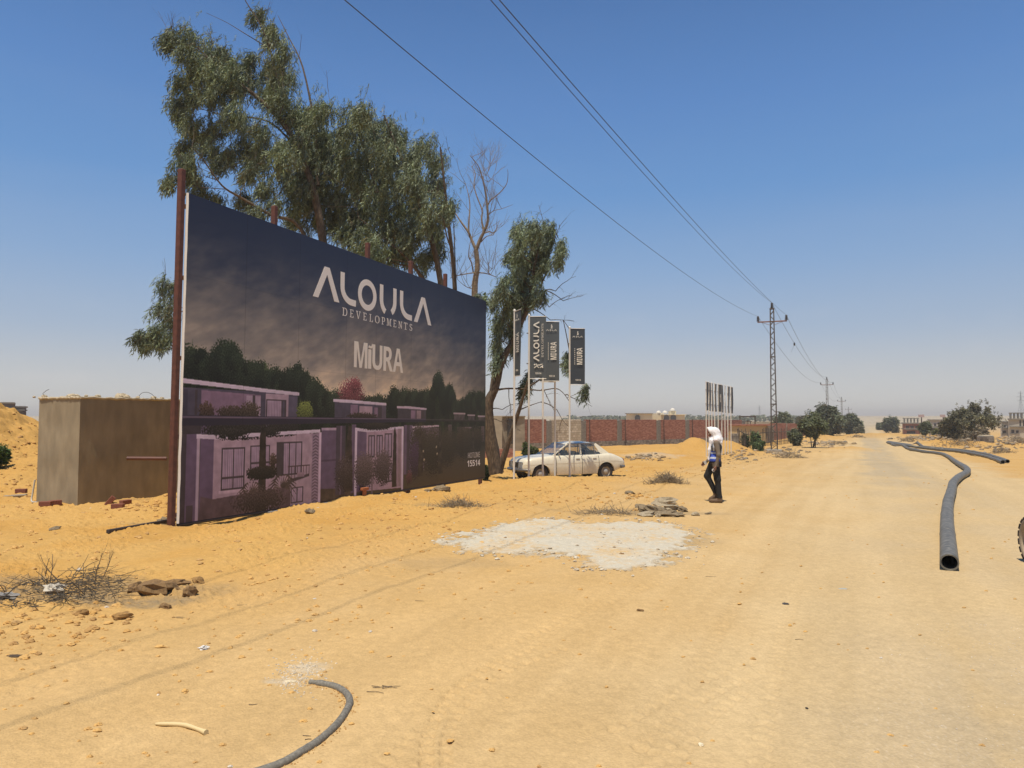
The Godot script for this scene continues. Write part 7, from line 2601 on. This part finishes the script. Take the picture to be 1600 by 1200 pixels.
	# crumbs of the spilled cement along its torn edge
	for i in 420:
		var k := rng.randi() % spill.size()
		var q := spill[k].lerp(spill[(k + 1) % spill.size()], rng.randf()) + Vector2(rng.randfn(), rng.randfn()) * 0.16
		var s := 0.006 + 0.024 * pow(rng.randf(), 3.0)
		var tone := Color(0.60, 0.55, 0.44).lerp(Color(0.40, 0.33, 0.23), rng.randf())
		spots.append([Transform3D(Basis(Vector3.UP, rng.randf() * TAU).scaled(Vector3(s * 1.4, s * 0.7, s)), ground_at(q.x, q.y) + Vector3.UP * 0.01), tone])
	for i in 160:
		var q := Vector2(rng.randf_range(-0.8, 2.6), rng.randf_range(-12.4, -9.6))
		if Geometry2D.is_point_in_polygon(q, spill):
			var s := 0.006 + 0.02 * pow(rng.randf(), 3.0)
			spots.append([Transform3D(Basis(Vector3.UP, rng.randf() * TAU).scaled(Vector3(s * 1.4, s * 0.7, s)), ground_at(q.x, q.y) + Vector3.UP * 0.02), Color(0.36, 0.28, 0.19).lerp(Color(0.55, 0.5, 0.4), rng.randf())])
	# bright grit where the old asphalt shows
	for i in 1500:
		var d := rng.randf_range(3.4, 8.0)
		var l := rng.randfn() * 0.6 + 1.6
		var x := l * 0.897 + d * 0.441
		var z := l * 0.441 - d * 0.897
		var s := rng.randf_range(0.002, 0.006)
		var k := rng.randf_range(0.6, 1.15)
		spots.append([Transform3D(Basis(Vector3.UP, rng.randf() * TAU).scaled(Vector3(s, s * 0.5, s)), ground_at(x, z)), Color(0.62 * k, 0.56 * k, 0.47 * k)])
	foliage(self, "loose_stones", rock_kinds[1], spots, mat("loose_stone", Color(1, 1, 1), 0.95, 0.0, true))
	tag(get_child(get_child_count() - 1), "small stones and crumbs of earth scattered over the sand", "stones", "", "stuff")
	# small things on the sand
	var stick := MB.new()
	var sp := []
	for q in [[243, 1136], [270, 1135], [290, 1138], [308, 1143], [322, 1148]]:
		sp.append(on_ground(q[0], q[1]) + Vector3.UP * 0.012)
	stick.tube(bend(sp, 4), [0.006, 0.010, 0.012, 0.012, 0.013, 0.013, 0.013, 0.013, 0.014, 0.014, 0.013, 0.012, 0.012, 0.013, 0.014, 0.016, 0.018], 7)
	tag(put("stick", stick, mat("pale_wood", lin(0.66, 0.52, 0.27), 0.8)), "pale bent wooden stick on the foreground sand left of the hose", "stick")
	var pp := MB.new()
	pp.blob(Vector3.ZERO, Vector3(0.036, 0.016, 0.026), noise_c, 1.1, 30.0, 2)
	var po := put("crumpled_paper", pp, mat("paper_white", lin(0.66, 0.65, 0.62), 0.7))
	po.position = on_ground(319, 1016) + Vector3.UP * 0.012
	tag(po, "crumpled white paper lying alone on the foreground sand", "paper")
	var stripe := MB.new()
	stripe.box(Vector3(0.012, 0.004, 0.03), Transform3D(Basis(Vector3(0, 0, 1), 0.3), Vector3(0.004, 0.014, 0.006)), 0.001)
	put("dark_fold", stripe, mat("opening_dark", lin(0.035, 0.032, 0.03), 0.6), po)
	for q in [[22, 1027, 0.062, 0.008, 0.03, lin(0.07, 0.045, 0.025), "dark flat scrap of leather at the left picture edge"], [1228, 945, 0.035, 0.012, 0.014, lin(0.06, 0.06, 0.065), "dark plastic scrap on the bare road"], [1318, 921, 0.05, 0.003, 0.03, lin(0.34, 0.36, 0.33), "faded bluish plastic scrap pressed into the road"], [1261, 1109, 0.010, 0.008, 0.008, lin(0.05, 0.04, 0.03), "tiny dark pebble on the road in the foreground"], [1096, 1167, 0.016, 0.010, 0.014, lin(0.70, 0.62, 0.44), "small pale yellow chip on the sand at the bottom"], [247, 1088, 0.008, 0.006, 0.008, lin(0.75, 0.70, 0.6), "tiny white chip above the pale stick"], [455, 1067, 0.045, 0.008, 0.016, lin(0.62, 0.53, 0.36), "pale splinter lying at the hose's buried end"]]:
		var b := MB.new()
		b.blob(Vector3.ZERO, Vector3(q[2], q[3], q[4]), noise_c, 0.8, 24.0, 1)
		var o := put("scrap", b, mat("scrap_%d" % int(q[0]), q[5], 0.8))
		o.position = on_ground(q[0], q[1]) + Vector3.UP * q[3] * 0.4
		tag(o, q[6], "scrap")
	for q in [[590, 1075, 5, 0.13, "little bundle of thin dark twigs right of the hose"], [400, 1098, 1, 0.07, "thin dark twig left of the hose's bend"], [365, 948, 2, 0.16, "thin dark stick lying right of the earth clods"], [270, 967, 2, 0.12, "thin stick lying right below the ash heap"], [640, 940, 1, 0.12, "thin twig alone left below the cement spill"], [1250, 1000, 1, 0.07, "thin twig on the bare road"], [1110, 903, 1, 0.14, "thin dark twig right below the cement spill"], [470, 1158, 2, 0.05, "tiny twig inside the hose's curve"]]:
		var b := MB.new()
		var g := on_ground(q[0], q[1])
		for i in q[2]:
			twig(b, g + Vector3(rng.randfn() * 0.03, 0.004, rng.randfn() * 0.03), Vector3(1.0, 0.02, rng.randfn() * 0.5).normalized(), q[3] * rng.randf_range(0.7, 1.1), 0.0028)
		tag(put("twig", b, twigm), q[4], "twig")
	# tyre standing at the right picture edge
	var ty := on_ground(1619, 884)
	var t := thing("tyre", "worn brown tyre with worn tread bars standing at the right picture edge", "tyre", ty + Vector3.UP * 0.31, -0.25)
	var tb := MB.new()
	var xf := Transform3D(Basis(Vector3(0, 0, 1), PI / 2), Vector3.ZERO)
	tb.lathe([Vector2(0.20, -0.075), Vector2(0.27, -0.085), Vector2(0.30, -0.07), Vector2(0.305, 0.0), Vector2(0.30, 0.07), Vector2(0.27, 0.085), Vector2(0.20, 0.075), Vector2(0.20, -0.075)], xf, 40)
	put("casing", tb, mat("casing_tan", lin(0.36, 0.29, 0.20), 0.9), t)
	for i in 18:
		var a := TAU * i / 18.0
		var lb := MB.new()
		lb.box(Vector3(0.165, 0.03, 0.082), Transform3D(Basis(Vector3(1, 0, 0), a), Basis(Vector3(1, 0, 0), a) * Vector3(0, 0.307, 0)), 0.006)
		put("tread_bar", lb, mat("tread_brown", lin(0.04, 0.028, 0.022), 0.85), t)

# ---------------------------------------------------------------- the scene
func _ready() -> void:
	build_air()
	for p in [[noise_a, 1, 0.35], [noise_b, 2, 1.4], [noise_c, 3, 4.5]]:
		p[0].seed = p[1]
		p[0].noise_type = FastNoiseLite.TYPE_SIMPLEX_SMOOTH
		p[0].frequency = p[2]
		p[0].fractal_octaves = 3
	for q in [[693, 852], [715, 838], [760, 828], [790, 818], [850, 812], [880, 811], [900, 817], [985, 814], [1030, 817], [1065, 824], [1092, 832], [1084, 848], [1060, 868], [1025, 880], [985, 890], [940, 893], [915, 885], [905, 872], [880, 868], [840, 862], [810, 865], [780, 868], [740, 862]]:
		var g := on_ground(q[0], q[1])
		spill.append(Vector2(g.x, g.z))
	for tr in [[[[1180, 1225], [1200, 1100], [1222, 1000], [1250, 900], [1272, 830]], 0.07, 0.010], [[[1010, 1225], [1080, 1070], [1140, 960], [1190, 880], [1228, 820]], 0.07, 0.010], [[[560, 1225], [760, 1060], [900, 960], [1010, 890], [1090, 845]], 0.06, 0.009], [[[668, 1225], [667, 1160], [682, 1120], [715, 1075], [775, 1035], [860, 1005]], 0.045, 0.016], [[[700, 1225], [697, 1165], [712, 1122], [745, 1080], [800, 1045], [880, 1015]], 0.04, 0.014],
		[[[960, 1140], [1040, 1095], [1110, 1060], [1180, 1035]], 0.05, 0.012], [[[1000, 1170], [1070, 1110], [1150, 1068], [1230, 1040]], 0.05, 0.012], [[[1030, 1225], [1110, 1120], [1160, 1085]], 0.05, 0.011], [[[780, 1010], [900, 960], [1000, 920], [1120, 870]], 0.10, 0.012]]:
		var pts := PackedVector2Array()
		for q in tr[0]:
			var g := on_ground(q[0], q[1])
			pts.append(Vector2(g.x, g.z))
		var smoothed := PackedVector2Array()
		for i in pts.size() - 1:
			for k in 4:
				smoothed.append(pts[i].cubic_interpolate(pts[i + 1], pts[maxi(i - 1, 0)], pts[mini(i + 2, pts.size() - 1)], k / 4.0))
		smoothed.append(pts[pts.size() - 1])
		var r := Rect2(smoothed[0], Vector2.ZERO)
		for q in smoothed:
			r = r.expand(q)
		tracks.append([smoothed, tr[1], tr[2], r.grow(0.3)])
	build_ground()
	build_board()
	build_concrete_box()
	build_walls()
	build_power_line()
	build_gum_trees()
	build_far_trees()
	build_car()
	build_flags()
	build_person()
	build_pipes()
	build_litter()
